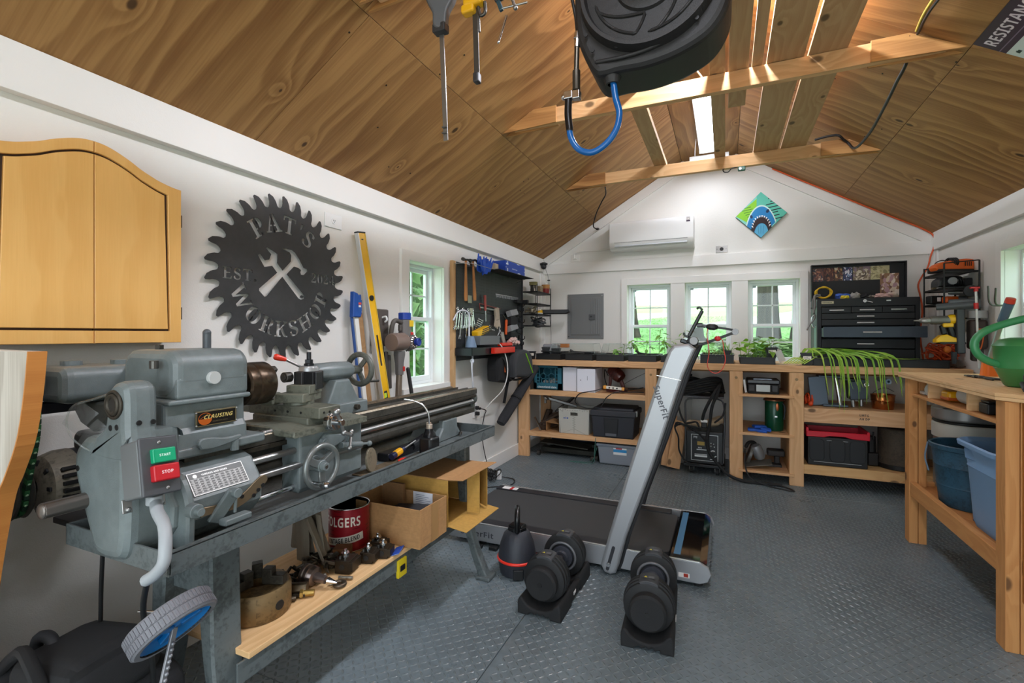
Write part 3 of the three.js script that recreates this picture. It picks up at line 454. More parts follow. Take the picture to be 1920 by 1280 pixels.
  mesh('wheel_hub', [cy(.019, .045, .725, .787, 3.955, 'x'), cy(.013, .02, .752, .787, 3.955, 'x')], lathe, hw); mesh('wheel_hub', cy(.006, .022, .7525, .787, 3.955, 'x', 8), steelD, hw);
  mesh('wheel_grip', [rod([.745, .746, 3.995], [.78, .744, 3.99], .006), at(la([[0, 0], [.006, 0], [.011, .012], [.01, .03], [.006, .036], [0, .036]], 16), .772, .7445, 3.992, 0, 0, -PI / 2)], chrome, hw);
  mesh('feed_lever', [bar([.69, .815, 3.79], [.715, .858, 3.795], .014, .01), rod([.7, .822, 3.83], [.7, .805, 3.725], .012, .009), rod([.7, .805, 3.725], [.7, .8, 3.69], .0045), sp(.01, .7, .799, 3.685)], lathe, ap);
  mesh('clutch_lever', [rod([.71, .862, 3.79], [.75, .822, 3.84], .005), sp(.0095, .71, .862, 3.79), sp(.0085, .75, .82, 3.842)], steel, ap);
  // tailstock
  const tsb = mesh('tailstock', [ex([[3.585, .903], [3.8, .903], [3.8, .947], [3.77, .95], [3.73, 1.03], [3.66, 1.03], [3.61, .95], [3.585, .947]].map(([a, b]) => [-a, b]).reverse(), .1, .008, .535, 0, 0, ...EYZ), bc(.46, .612, .9, .945, 3.59, 3.8, .006), at(la([[0, -.1], [.03, -.1], [.034, -.094], [.036, 0], [.034, .07], [.028, .085], [0, .085]], 32), .53, 1.06, 3.69, -PI / 2, 0, 0)], lathe, t);
  mesh('quill', at(cy(.021, .08, 0, 0, 0, 'z'), .53, 1.06, 3.80), steel, tsb);
  const tw = mesh('tail_wheel', [to(.061, .0115, .53, 1.058, 3.545, 'z', 44, 12), ...[.9, 3.0, 5.1].map(a => bar([.53 + Math.cos(a) * .01, 1.058 + Math.sin(a) * .01, 3.552], [.53 + Math.cos(a) * .056, 1.058 + Math.sin(a) * .056, 3.546], .02, .01, .003, [0, 0, 1])), at(cy(.017, .05, 0, 0, 0, 'z'), .53, 1.058, 3.57)], M(0x5e6362, .42, 0, { map: T.grime }), tsb);
  mesh('tail_grip', rod([.575, 1.01, 3.54], [.577, 1.008, 3.485], .005), steelD, tw); mesh('clamp_bolt', cy(.011, .02, .618, .925, 3.66, 'x', 6), iron, tsb);
  // countershaft and drive behind the headstock
  const cg = mesh('belt_guard', [ex(rect(.2, .098, .03, .24, 1.065), .2, .024, 0, 0, 4.33), ex([[.3, 1.02], [.5, 1.02], [.5, 1.12], [.33, 1.115]], .1, .02, 0, 0, 4.24)], lathe, t);
  mesh('guard_boss', [cy(.024, .014, .22, 1.12, 4.36, 'y', 20), cy(.024, .014, .26, 1.12, 4.26, 'y', 20)], lathe, cg); mesh('guard_bracket', [ex([[.18, 1.015], [.4, 1.015], [.36, .95], [.3, .93], [.24, .95]], .08, .01, 0, 0, 4.31)], latheD, cg);
  mesh('drive_arm', bar([.2, 1.0, 4.5], [.2, 1.0, 4.2], .05, .03, .004), M(0x23212b, .5), t);
}
// motor and link belt behind the lathe
{
  const t = thingW('electric_motor', 'black electric motor with pale vented end bell behind the lathe', 'motor', [.2, .65, 4.28]);
  const mo = mesh('motor_body', [at(cy(.088, .24, 0, 0, 0, 'z', 36), .18, .785, 4.26)], M(0x26262a, .5), t);
  const bell = mesh('end_bell', [at(la([[.02, .045], [.05, .042], [.08, .03], [.09, .0], [.09, -.03], [0, -.03]], 36), .18, .785, 4.38, PI / 2, 0, 0)], M(0x9a9690, .55, .2, { map: T.grime }), t);
  mesh('vent_slot', Array.from({ length: 7 }, (_, i) => { const a = -.75 + i * .22; return at(bx(.012, .011, .035, .089, 0, 0, .002), 0, 0, 0, 0, 0, a).translate(.18, .785, 4.38); }), black, bell, { kind: 'stuff' });
  mesh('vent_slot', Array.from({ length: 8 }, (_, i) => at(bx(.02, .012, .006, .062, 0, 0, .002), 0, 0, 0, 0, 0, i * .785).translate(.18, .785, 4.417)), dkg, bell, { kind: 'stuff' });
  mesh('capacitor_cover', ex(rect(.15, .07, .03, .22, .885), .17, .01, 0, 0, 4.24), M(0x2c2a2c, .45), t); mesh('motor_shaft', rod([.18, .785, 4.41], [.18, .785, 4.485], .009), steel, t);
  mesh('pulley', [at(la([[.012, -.018], [.07, -.018], [.074, -.014], [.05, 0], [.074, .014], [.07, .018], [.05, .014], [.012, .018]], 36), .18, .785, 4.465, PI / 2, 0, 0)], M(0x67645f, .45, .6), t);
  mesh('motor_mount', [bar([.31, .72, 4.3], [.42, .69, 4.36], .05, .02), bar([.25, .67, 4.2], [.42, .68, 4.2], .08, .02), bc(.12, .46, .655, .672, 4.18, 4.36)], M(0x3c3a3c, .55), t);
}
{
  const pts = []; const c1 = [.178, .785], r1 = .062, c2 = [.235, 1.075], r2 = .055, n1 = 26, n2 = 24;
  const belt = [], P = [];
  for (let i = 0; i <= n1; i++) { const a = PI + i / n1 * PI; P.push([c1[0] + r1 * Math.cos(a), c1[1] + r1 * Math.sin(a)]); } P.push([.268, .86], [.3, .965]);
  for (let i = 0; i <= n2; i++) { const a = i / n2 * PI; P.push([c2[0] + r2 * Math.cos(a), c2[1] + r2 * Math.sin(a)]); }
  const cv = new THREE.CatmullRomCurve3(P.map(p => V(p[0], p[1], 4.465)), true, 'centripetal'), N = 64, q = cv.getSpacedPoints(N);
  for (let i = 0; i < N; i++) belt.push(bar(q[i].toArray(), q[i + 1].toArray(), .02, .011, .002, [0, 0, 1]).translate(0, 0, 0));
  const t = thing('link_belt', 'green and black link belt running up from the motor pulley', 'belt', [0, 0, 0]);
  const cor = belt.map((g, i) => g); mesh('belt_link', cor.filter((_, i) => i % 2), M(0x2f6b3c, .6), t, { kind: 'stuff' }); mesh('belt_link', cor.filter((_, i) => !(i % 2)), M(0x1f3f2a, .6), t, { kind: 'stuff' });
  mesh('stud', q.filter((_, i) => i % 2).map(p => { const d = V(p.x - .21, 0, 0); return sp(.004, p.x + Math.sign(d.x) * .008, p.y, 4.465); }), M(0xa7c9a4, .4), t, { kind: 'stuff' });
  mesh('countershaft_pulley', [at(la([[.01, -.02], [.058, -.02], [.045, 0], [.058, .02], [.01, .02]], 32), .235, 1.075, 4.465, PI / 2, 0, 0), rod([.235, 1.075, 4.40], [.235, 1.075, 4.485], .012)], M(0x6d6a66, .4, .6), t);
  for (const [x, y] of [[.215, 1.0]]) mesh('tension_lever', rod([x, y + .02, 4.45], [.17, .9, 4.46], .006), steel, t);
}
// safety glasses hung on the guard
{
  const t = thingW('safety_glasses', 'clear safety glasses hanging between belt guard and gear guard', 'glasses', [.5, .97, 4.45]);
  const lens = (z0) => { const g = new THREE.PlaneGeometry(.07, .05, 8, 6), p = g.attributes.position; for (let i = 0; i < p.count; i++) { const x = p.getX(i), y = p.getY(i); p.setZ(i, -6 * x * x - 2 * y * y); } g.computeVertexNormals(); return g; };
  mesh('lens', [at(lens(), .5, 1.0, 4.47, 0, .5, .9), at(lens(), .525, .955, 4.45, 0, .5, .9)], clearP, t, { kind: 'stuff' }); mesh('frame', [tu([[.52, 1.045, 4.45], [.49, 1.03, 4.475], [.475, .99, 4.48], [.49, .955, 4.475], [.52, .925, 4.455], [.55, .93, 4.44]], .0025, 24, 6), tu([[.52, 1.045, 4.45], [.56, 1.06, 4.42], [.6, 1.05, 4.41]], .0025, 10, 6)], clearP, t);
}
// ---------------------------------------------------------------- things in the tray
{
  const t = thingW('oil_can', 'black pump oil can with a curved metal spout at the tray edge', 'oil can', [.735, .677, 3.345]);
  mesh('can_body', [ex(rect(.066, .075, .016), .082, .004, .735, .718, 3.345, -PI / 2, 0, 0)].concat(bx(.068, .085, .068, .735, .72, 3.345, .012)), M(0x18191a, .35), t);
  mesh('can_neck', la([[.03, 0], [.026, .014], [.02, .022], [.018, .034], [0, .034]], 24).translate(.735, .762, 3.345), blackG, t); mesh('can_cap', [cy(.013, .022, .735, .803, 3.345, 'y', 16), bx(.018, .03, .016, .727, .806, 3.338, .003)], M(0xb7a897, .35, .4), t);
  mesh('spout', tu([[.735, .81, 3.345], [.733, .86, 3.35], [.715, .895, 3.36], [.68, .915, 3.378], [.645, .923, 3.4]], .0042, 26, 8), chrome, t);
}
solo('red_disc', 'round red plastic lid lying in the tray beside the oil can', 'lid', la([[0, 0], [.042, 0], [.046, .003], [.046, .009], [.042, .009], [.04, .005], [0, .005]], 36).translate(.712, .6765, 3.455), M(0xd2241b, .42));
{ const t = thingW('open_end_spanner', 'polished combination spanner lying in the tray under the hand wheel', 'spanner', [.735, .677, 3.9]);
  mesh('shank', bar([.75, .685, 4.02], [.73, .69, 3.86], .016, .007, .003), chrome, t); mesh('open_jaw', ex(new THREE.Shape(smooth([[-.012, 0], [-.018, .018], [-.012, .036], [-.006, .036], [-.007, .02], [0, .014], [.007, .02], [.006, .036], [.012, .036], [.018, .018], [.012, 0]], 40).map(p => new THREE.Vector2(p[0], p[1]))), .008, .001, .73, .69, 3.866, -PI / 2, 0, .12), chrome, t); mesh('ring_end', to(.012, .0045, .752, .684, 4.03, 'y', 24), chrome, t); }
solo('steel_tube', 'pair of slim steel bars lying in the tray left of the spanner', 'bar', [rod([.755, .683, 3.98], [.715, .684, 3.87], .006)], steel);
solo('grey_steel_bar', 'dull flat steel bar lying along the tray under the bed', 'bar', bar([.735, .684, 3.66], [.70, .69, 3.37], .022, .016, .002), M(0x6b6c6d, .4, .7, { map: T.grime }));
solo('round_gasket_plate', 'round pale steel disc leaning behind the feed lever in the tray', 'disc', [at(cy(.045, .008, 0, 0, 0, 'x', 32), .665, .723, 3.635, 0, .3, .1)], M(0xa19b8e, .45, .5, { map: T.grime }));
{ const t = thingW('deburring_tool_set', 'pair of dark screwdrivers with yellow grips lying under the lathe bed', 'screwdriver', [.64, .677, 3.45]);
  mesh('grip', [rod([.655, .7, 3.5], [.65, .715, 3.41], .014, .011)], M(0x1f2340, .4), t); mesh('grip_band', rod([.6535, .705, 3.475], [.6515, .7115, 3.435], .0148), M(0xe3a61c, .4), t); mesh('shaft', rod([.65, .715, 3.41], [.645, .73, 3.32], .004), steel, t); }
solo('machinist_vise_handle', 'black steel lump with round end lying under the lathe bed, right of the yellow grip', 'tool', [rod([.63, .705, 3.33], [.62, .72, 3.22], .02), sp(.022, .62, .72, 3.22), bc(.58, .64, .677, .71, 3.25, 3.5, .006)], M(0x1c1c20, .45, .3));
solo('wood_pad', 'thin stained board lying in the tray under the red lid', 'board', bc(.63, .775, .6765, .68, 3.42, 3.7, .001), M(0x6b5d49, .8, 0, { map: T.grime }));
// ---------------------------------------------------------------- under-bench shelf
{
  const t = thingW('lathe_chuck', 'large rusty lathe chuck with dark jaws lying on the left of the shelf', 'chuck', [.6, .36, 4.07]);
  const cb = mesh('chuck_body', la([[0, 0], [.09, 0], [.094, .006], [.094, .075], [.088, .085], [.03, .085], [.03, .06], [0, .06]], 44).translate(.6, .361, 4.07), M(0x8c7656, .5, .45, { map: T.grime }), t);
  for (let k = 0; k < 3; k++) mesh('jaw', at(mergeGeometries([prep(bx(.06, .028, .03, .055, .1, 0, .003)), prep(bx(.03, .045, .03, .035, .11, 0, .003))]), 0, 0, 0, 0, k * 2.094 + .4).translate(.6, .361, 4.07), iron, t);
  mesh('key_hole', [cy(.014, .004, .694, .4, 4.07, 'x', 12)], black, cb);
}
{ // coffee can
  const t = thingW('coffee_can', 'red metal coffee can, open and dented, behind the tool holders on the shelf', 'can', [.525, .36, 3.6]); const R = .078, H = .165;
  const tx = print(1024, 256, (c, w, h) => { c.fillStyle = '#8e1420'; c.fillRect(0, 0, w, h); c.fillStyle = '#5d0d15'; for (let i = 0; i < 40; i++) c.fillRect((i * 137) % w, (i * 53) % h, 60, 5); for (const o of [0, 512]) { c.fillStyle = '#e9dfd0'; c.font = 'bold 78px sans-serif'; c.fillText('FOLGERS', o + 60, 104); c.save(); c.translate(o + 120, 210); c.rotate(-.1); c.fillStyle = '#d9d3c6'; c.fillRect(-30, -36, 330, 46); c.fillStyle = '#201a18'; c.font = 'bold 38px sans-serif'; c.fillText('VINTAGE BLEND', -26, 0); c.restore(); } });
  const side = new THREE.CylinderGeometry(R, R, H, 48, 1, true); const p = side.attributes.position; for (let i = 0; i < p.count; i++) { } mesh('can_wall', at(side, .525, .361 + H / 2, 3.6, 0, 2.05, 0), M(0xffffff, .32, .35, { map: tx, side: THREE.DoubleSide }), t, { keep: true });
  mesh('can_lining', at(new THREE.CylinderGeometry(R - .002, R - .002, H - .004, 40, 1, true).scale(-1, 1, 1), .525, .361 + H / 2, 3.6), M(0x15181d, .25, .5, { side: THREE.DoubleSide }), t);
  mesh('can_rim', [to(R, .0028, .525, .361 + H, 3.6, 'y', 48, 8), to(R, .0022, .525, .363, 3.6, 'y', 48, 8), ...[.05, .1].map(y => to(R - .002, .0016, .525, .361 + y, 3.6, 'y', 44, 6))], chrome, t, { kind: 'stuff' }); mesh('can_base', cy(R - .001, .003, .525, .3635, 3.6, 'y', 32), steelD, t);
  solo('blue_packet', 'small blue and white packet standing inside the coffee can', 'packet', bx(.05, .12, .02, .552, .43, 3.57, .003, 0, .5), blueP);
}
function holder(label, x, z, ry, s = 1) {
  const t = thing('tool_holder', label, 'tool holder', [x, .361, z], ry, 'quick-change tool holders on the lathe shelf');
  mesh('block', [bx(.05 * s, .042 * s, .06 * s, 0, .021 * s, 0, .002), bx(.014, .03 * s, .06 * s, .03 * s, .024 * s, 0, .002)], M(0x3c342c, .42, .6, { map: T.grime }), t); mesh('stud', [cy(.006, .035, 0, .055 * s, .008, 'y', 12), cy(.0145, .006, 0, .058 * s, .008, 'y', 20), cy(.011, .009, 0, .05 * s, .008, 'y', 6)], chrome, t);
  mesh('set_screw', [-.018, 0, .018].map(q => cy(.0045, .012, -.014, .046 * s, q, 'y', 8)), steelD, t, { kind: 'stuff' }); mesh('bore', at(cy(.01, .004, 0, 0, 0, 'z', 14), 0, .022 * s, .03 * s), black, t); return t;
}
holder('dark steel tool holder with bored face, nearest the front edge of the shelf', .665, 3.765, .25, 1.1); holder('dark steel tool holder in the middle, right of the bored one', .69, 3.675, .3, .95); holder('dark steel tool holder with three bright screws beside the blue card', .715, 3.622, .35, .9); holder('dark steel tool holder at the back, against the cardboard box', .66, 3.585, .2, .9);
solo('blue_card', 'blue and grey striped card lying on the shelf end by the box', 'card', [bx(.035, .003, .075, .742, .365, 3.575, .001, 0, .35, .3)], M(0xffffff, .5, 0, { map: print(64, 64, (c) => { c.fillStyle = '#2451b5'; c.fillRect(0, 0, 64, 64); c.fillStyle = '#8f9bb5'; c.fillRect(0, 20, 64, 22); }) }));
{ const t = thingW('live_centre', 'turned steel live centre with ringed body lying among the tooling', 'lathe centre', [.62, .361, 3.9]);
  mesh('centre_body', orient(la([[0, -.05], [.012, -.05], [.016, -.01], [.03, -.008], [.032, .004], [.028, .006], [.032, .01], [.032, .02], [.028, .022], [.032, .026], [.032, .036], [.02, .04], [0, .04]], 28), [.7, .385, 3.885], [.58, .4, 3.9]), M(0x8b7d78, .3, .85), t); mesh('centre_point', orient(la([[0, -.02], [.003, -.018], [.012, .015], [0, .018]], 16), [.73, .382, 3.878], [.695, .386, 3.886]), chrome, t); }
for (const [l, x, z, x2, z2, r, c] of [['dull knurled steel sleeve lying behind the brass bush', .6, 3.98, .665, 3.94, .02, 0x6b5f50], ['small brass bush lying at the shelf front', .66, 3.965, .695, 3.94, .011, 0xb99b5a], ['steel bolt lying beside the big chuck', .64, 4.015, .665, 3.985, .009, 0x5d5349], ['bright hex bolt lying by the bored tool holder', .69, 3.83, .735, 3.81, .006, 0xb3b0ab], ['bright bolt standing on a washer, front of the tooling heap', .69, 3.87, .71, 3.85, .005, 0xb5b2ae]])
  solo('turned_part', l, 'metal part', [rod([x, .362 + r, z], [x2, .362 + r, z2], r, r * .9, 18), rod([x, .362 + r, z], [x + (x2 - x) * .25, .362 + r, z + (z2 - z) * .25], r * 1.25, r * 1.25, 6)], M(c, .35, .8, { map: T.grime }));
solo('washer', 'thick steel washer lying at the shelf front edge', 'washer', to(.016, .007, .725, .369, 3.86, 'y', 24), M(0x5b4f41, .4, .7));
{ const g = []; for (let i = 0; i < 70; i++) { const a = rr(0, 6.28), l = rr(.02, .05), x = rr(.5, .66), z = rr(3.68, 3.98), y = .37 + .05 * Math.exp(-(((x - .58) / .07) ** 2) - (((z - 3.83) / .1) ** 2)) * rr(.4, 1.2), dx = Math.cos(a) * l / 2, dz = Math.sin(a) * l / 2, dy = rr(-.012, .012); g.push(rnd() < .6 ? rod([x - dx, y - dy, z - dz], [x + dx, y + dy, z + dz], rr(.004, .009), rr(.004, .009), 8) : bar([x - dx, y - dy, z - dz], [x + dx, y + dy, z + dz], rr(.01, .018), rr(.008, .014), .001)); }
  solo('tooling_heap', 'heap of dark oily drill bits and collets in the middle of the shelf', 'tooling', g, M(0x55504a, .38, .75, { map: T.grime }), { kind: 'stuff' }); }
{ const g = []; for (let i = 0; i < 6; i++) { const s = smooth([[-.05, 0], [-.03, .012], [0, .004], [.03, .014], [.05, 0], [.05, -.004], [.03, .01], [0, 0], [-.03, .008], [-.05, -.004]], 30); g.push(ex(s.slice(0, -1).reverse(), .17 + .02 * i, .001, .4 + .035 * i, .46 - .006 * i, 3.72 + .03 * (i % 3), PI / 2 - .1 + .06 * i, .3 * (i % 2), .2 * i)); } solo('work_rag', 'folded grey rag hanging behind the tooling heap', 'rag', g, M(0x8b8070, .95, 0, { bumpMap: T.fab, bumpScale: .001 }), { kind: 'stuff' }); }
solo('wooden_tray_block', 'small brown wooden block in front of the coffee can', 'block', bx(.06, .05, .05, .6, .388, 3.715, .002, 0, .5), wood(0x7d5a34));
function carton(name, label, x0, x1, y0, y1, z0, z1, cm, extra) {
  const t = thingW(name, label, 'box', [(x0 + x1) / 2, y0, (z0 + z1) / 2]), w = .004;
  mesh('box_side', bc(x0, x1, y0, y1, z1 - w, z1, .001), cm, t); mesh('box_side', bc(x0, x1, y0, y1, z0, z0 + w, .001), cm, t); mesh('box_side', bc(x0, x0 + w, y0, y1, z0 + w, z1 - w, .001), cm, t); mesh('box_side', bc(x1 - w, x1, y0, y1, z0 + w, z1 - w, .001), cm, t); mesh('box_bottom', bc(x0 + w, x1 - w, y0, y0 + w, z0 + w, z1 - w, .001), cm, t); if (extra) extra(t); return t;
}
const cardM = M(0xb98a58, .85, 0, { map: T.card }), cardY = M(0xc89a4a, .85, 0, { map: T.card });
carton('cardboard_box', 'open brown cardboard box overhanging the right end of the shelf', .47, .815, .362, .515, 3.335, 3.53, cardM, t => {
  mesh('paper_sheet', decal(.1, .075, .7, .478, 3.343, 0, 0, 0), M(0xffffff, .8, 0, { map: print(256, 192, (c, w, h) => { c.fillStyle = '#e9eaf0'; c.fillRect(0, 0, w, h); c.fillStyle = '#6b7796'; for (let i = 0; i < 7; i++) c.fillRect(30, 30 + i * 20, 120 + (i * 53) % 80, 5); }) }), t, { keep: true });
  mesh('parcel_tape', bc(.816, .8163, .362, .515, 3.40, 3.45, 0), M(0xa07a4d, .5), t);
});
solo('flat_carton', 'small folded brown carton standing inside the cardboard box', 'carton', bc(.51, .62, .37, .55, 3.36, 3.375, .001), M(0x8a633c, .85, 0, { map: T.card }));
solo('ring_binder', 'dark flat folder lying inside the cardboard box', 'folder', at(bx(.2, .006, .12, 0, 0, 0, .002), .7, .47, 3.44, .1, 0, .12), M(0x2c2d31, .5));
{ const t = thingW('shipping_carton', 'yellow-brown carton lying open on its side at the bench end', 'box', [.66, .362, 3.1]);
  mesh('box_side', bc(.46, .80, .565, .569, 2.97, 3.3, .001), cardM, t); mesh('box_side', bc(.46, .80, .362, .366, 2.97, 3.3, .001), cardY, t); mesh('box_side', bc(.46, .80, .366, .565, 2.966, 2.97, .001), cardY, t); mesh('box_side', bc(.46, .8, .366, .565, 3.296, 3.3, .001), cardY, t); mesh('box_back', bc(.46, .464, .366, .565, 2.97, 3.296, .001), cardY, t);
  mesh('box_flap', at(bx(.09, .004, .32, .045, 0, 0, .001), .8, .364, 3.135, 0, 0, -.12), cardY, t); mesh('box_flap', at(bx(.075, .004, .33, .037, 0, 0, .001), .8, .567, 3.135, 0, 0, .1), cardM, t); mesh('box_flap', at(bx(.06, .19, .004, .03, 0, 0, .001), .8, .468, 3.0, 0, -.5, 0), cardY, t); mesh('box_flap', at(bx(.06, .19, .004, .03, 0, 0, .001), .8, .468, 3.13, 0, .25, 0), cardY, t);
}
{ const t = thingW('tape_measure_level', 'yellow tagged level end hanging under the shelf edge', 'level', [.748, .255, 3.55]); mesh('level_body', bc(.738, .75, .258, .326, 3.525, 3.578, .002), M(0xd8c01e, .45), t); mesh('vial_slot', bx(.004, .022, .03, .7505, .292, 3.553, .006), black, t); }
// cords at the bench
solo('hanging_cable', 'thin black cord hanging down from the lathe behind the left bench leg', 'cord', tu([[.5, .66, 4.42], [.45, .5, 4.40], [.42, .3, 4.38], [.44, .1, 4.3], [.5, .01, 4.2], [.4, .006, 4.0]], .005, 40, 8), black);
solo('drop_cable', 'black cord dropping from the conduit end to the floor', 'cord', tu([[.79, .686, 4.479], [.74, .6, 4.46], [.70, .45, 4.42], [.6, .2, 4.36], [.5, .02, 4.3]], .006, 36, 8), black);
// ---------------------------------------------------------------- left wall: cabinet, sign, leaning things
{
  const mp = M(0xfff0dc, .38, 0, { map: T.maple }), dark = M(0x3a2616, .6);
  const t = thingW('dart_cabinet', 'closed honey-maple wall cabinet with two arched doors and dark inlay grooves', 'cabinet', [0, 1.17, 4.25]);
  const arch = [[0, 1.804], [.03, 1.801], [.062, 1.791], [.098, 1.775], [.132, 1.756], [.165, 1.742], [.19, 1.733], [.23, 1.724], [.262, 1.721]];
  const body = arch.map(([a, b]) => [a, b - .004]); const bo = [...body.slice().reverse().map(([a, b]) => [-a, b]), ...body.slice(1), [.258, 1.176], [-.258, 1.176]].reverse();
  mesh('cabinet_body', ex(bo, .08, .001, .042, 0, -0, ...EYZ).translate(0, 0, 4.25), M(0xe0c49a, .5, 0, { map: T.maple }), t, { grain: 1 });
  for (const s of [1, -1]) {
    const cv = smooth(arch, 30), e = .0012, d = [];
    const back = [[e, 1.172], ...cv.map(([a, b]) => [Math.max(e, a), b])].concat([[.262, 1.172]]);
    const mir = p => s > 0 ? p.slice().reverse() : p.map(([a, b]) => [-a, b]);
    const lo = cv.filter(q => q[0] < .222), g = lo.map(([a, b]) => [Math.max(e, a), b - .034]), g2 = cv.filter(q => q[0] < .215).map(([a, b]) => [Math.max(e, a), b - .041]);
    const outer = [[e, 1.172], [e, 1.212], [.224, 1.212], ...g.slice().reverse(), ...cv.map(([a, b]) => [Math.max(e, a), b]), [.262, 1.172]];
    const inner = [[e, 1.219], ...g2, [.217, 1.219]];
    const dg = mesh('cabinet_door', [ex(mir(outer), .018, .0015, .091, 0, 0, ...EYZ).translate(0, 0, 4.25)], mp, t, { grain: 1 });
    mesh('door_panel', ex(mir(inner), .018, .0015, .091, 0, 0, ...EYZ).translate(0, 0, 4.25), mp, dg, { grain: 1 }); mesh('door_groove', ex(mir(back.map(([a, b]) => [Math.max(.002, Math.min(a, .26)), b - (b > 1.3 ? .002 : -.002)])), .008, 0, .086, 0, 0, ...EYZ).translate(0, 0, 4.25), dark, dg);
    for (const y of [1.277, 1.611]) mesh('hinge', [bc(.055, .095, y - .025, y + .025, 4.25 - s * .2645, 4.25 - s * .2605, .001), rod([.088, y - .022, 4.25 - s * .266], [.088, y + .022, 4.25 - s * .266], .005)], M(0x3b3029, .5, .5), dg);
  }
}
const fontS = await new FontLoader().loadAsync('fonts/droid/droid_serif_bold.typeface.json');
{ // saw blade sign, cut out of dark sheet
  const R = .378, r0 = .325, N = 30, out = [];
  for (let i = 0; i < N; i++) { const a = i * 2 * PI / N, q = (da, r) => out.push([Math.cos(a + da) * r, Math.sin(a + da) * r]); q(0, r0 - .004); q(.012, r0 + .002); q(.022, r0 + .016); q(.034, R - .028); q(.06, R - .012); q(.108, R); q(.128, R - .004); q(.13, R - .02); q(.127, R - .035); q(.135, r0 + .005); q(.155, r0 - .005); q(.18, r0 - .008); }
  const shp = sh(out), islands = [];
  function glyph(ch, size, place) {
    for (const s of fontS.generateShapes(ch, size)) {
      const e = s.extractPoints(5); const tr = p => place(p.x, p.y);
      shp.holes.push(new THREE.Path(e.shape.map(p => new THREE.Vector2(...tr(p)))));
      for (const h of e.holes) { islands.push(ex(h.map(tr), .003, 0)); let x0 = 1e9, x1 = -1e9, y0 = 1e9, y1 = -1e9; for (const p of e.shape) { x0 = Math.min(x0, p.x); x1 = Math.max(x1, p.x); y0 = Math.min(y0, p.y); y1 = Math.max(y1, p.y); } let hx = 0; for (const p of h) hx += p.x / h.length; const w = size * .045; islands.push(ex([[hx - w, y0 - .002], [hx + w, y0 - .002], [hx + w, y1 + .002], [hx - w, y1 + .002]].map(p => place(...p)), .003, 0)); }
    }
  }
  const adv = (ch, size) => fontS.data.glyphs[ch].ha * size / fontS.data.resolution;
  function arc(txt, size, rad, mid, dirn, gap) { const w = [...txt].map(c => adv(c, size) + gap), tot = w.reduce((a, b) => a + b) - gap; let s = -tot / 2; [...txt].forEach((c, i) => { const cw = adv(c, size), a = mid - dirn * (s + cw / 2) / (rad + (dirn > 0 ? size * .35 : -size * .35)); const rot = dirn > 0 ? a - PI / 2 : a + PI / 2; glyph(c, size, (x, y) => { const X = x - cw / 2; return [Math.cos(a) * rad + X * Math.cos(rot) - y * Math.sin(rot), Math.sin(a) * rad + X * Math.sin(rot) + y * Math.cos(rot)]; }); s += w[i]; }); }
  arc("PAT'S", .083, .207, PI / 2, 1, .006); arc('WORKSHOP', .074, .278, -PI / 2, -1, .006);
  function line(txt, size, x, y, gap) { for (const c of txt) { const X = x; glyph(c, size, (a, b) => [X + a, y + b]); x += adv(c, size) + gap; } }
  line('EST.', .05, -.302, -.035, .003); line('2024', .048, .158, -.008, .003);
  shp.holes.push(new THREE.Path([[-0.09, 0.127], [-0.035, 0.103], [-0.038, 0.062], [-0.008, 0.031], [0.037, 0.078], [0.04, 0.108], [0.03, 0.122], [-0.011, 0.13], [0.013, 0.136], [0.044, 0.134], [0.064, 0.124], [0.089, 0.095], [0.114, 0.058], [0.135, 0.055], [0.137, 0.044], [0.114, 0.023], [0.097, 0.023], [0.093, 0.034], [0.097, 0.046], [0.081, 0.054], [0.056, 0.057], [0.015, 0.016], [0.105, -0.063], [0.12, -0.079], [0.114, -0.093], [0.097, -0.099], [0.081, -0.092], [-0.01, 0.001], [-0.094, -0.095], [-0.105, -0.098], [-0.132, -0.073], [-0.132, -0.064], [-0.038, 0.017], [-0.065, 0.045], [-0.105, 0.035], [-0.139, 0.084], [-0.125, 0.091], [-0.102, 0.065], [-0.08, 0.071], [-0.07, 0.097], [-0.097, 0.121]].map(p => new THREE.Vector2(...p))));
  islands.push(ex([[.09, -.087], [.099, -.076], [.113, -.08], [.106, -.09]], .003, 0));
  const m = M(0x474748, .5, .25, { map: T.mott }); const t = thing('saw_blade_sign', 'dark round saw-blade wall sign with cut-out lettering, wrench and hammer', 'sign', [.018, 1.467, 3.475], PI / 2);
  mesh('sign_plate', [ex(shp, .003, .0004), ...islands], m, t);
  mesh('standoff', [[-.2, .2], [.2, .2], [.2, -.2], [-.2, -.2]].map(([x, y]) => at(cy(.008, .016, 0, 0, 0, 'z', 12), x, y, -.01)), dkg, t, { kind: 'stuff' });
}
function outletPlate(name, label, pos, ry, w = .118, hgt = .073) {
  const t = thing(name, label, 'outlet', pos, ry); mesh('cover_plate', bx(w, hgt, .006, 0, 0, .003, .002), whiteP, t); const f = mesh('socket', [at(cy(.016, .004, 0, 0, 0, 'z', 24), 0, 0, .007)], whiteP, t);
  mesh('slot', [bx(.0022, .008, .001, -.005, .002, .0092, 0), bx(.0022, .007, .001, .005, .002, .0092, 0), at(cy(.0022, .001, 0, 0, 0, 'z', 8), 0, -.007, .0092)], black, f, { kind: 'stuff' }); return t;
}
outletPlate('wall_outlet', 'white outlet plate on the left wall, right of the saw-blade sign', [.001, 1.80, 3.152], PI / 2);
{ const t = outletPlate('wall_outlet', 'white outlet low on the left wall with two black plugs in it', [.001, .57, 1.58], PI / 2, .075, .118);
  mesh('plug', [bx(.024, .03, .03, 0, .025, .024, .005), bx(.02, .02, .02, .006, .02, .045, .005)], black, t); mesh('plug', [bx(.026, .03, .034, 0, -.022, .026, .005)], black, t);
}
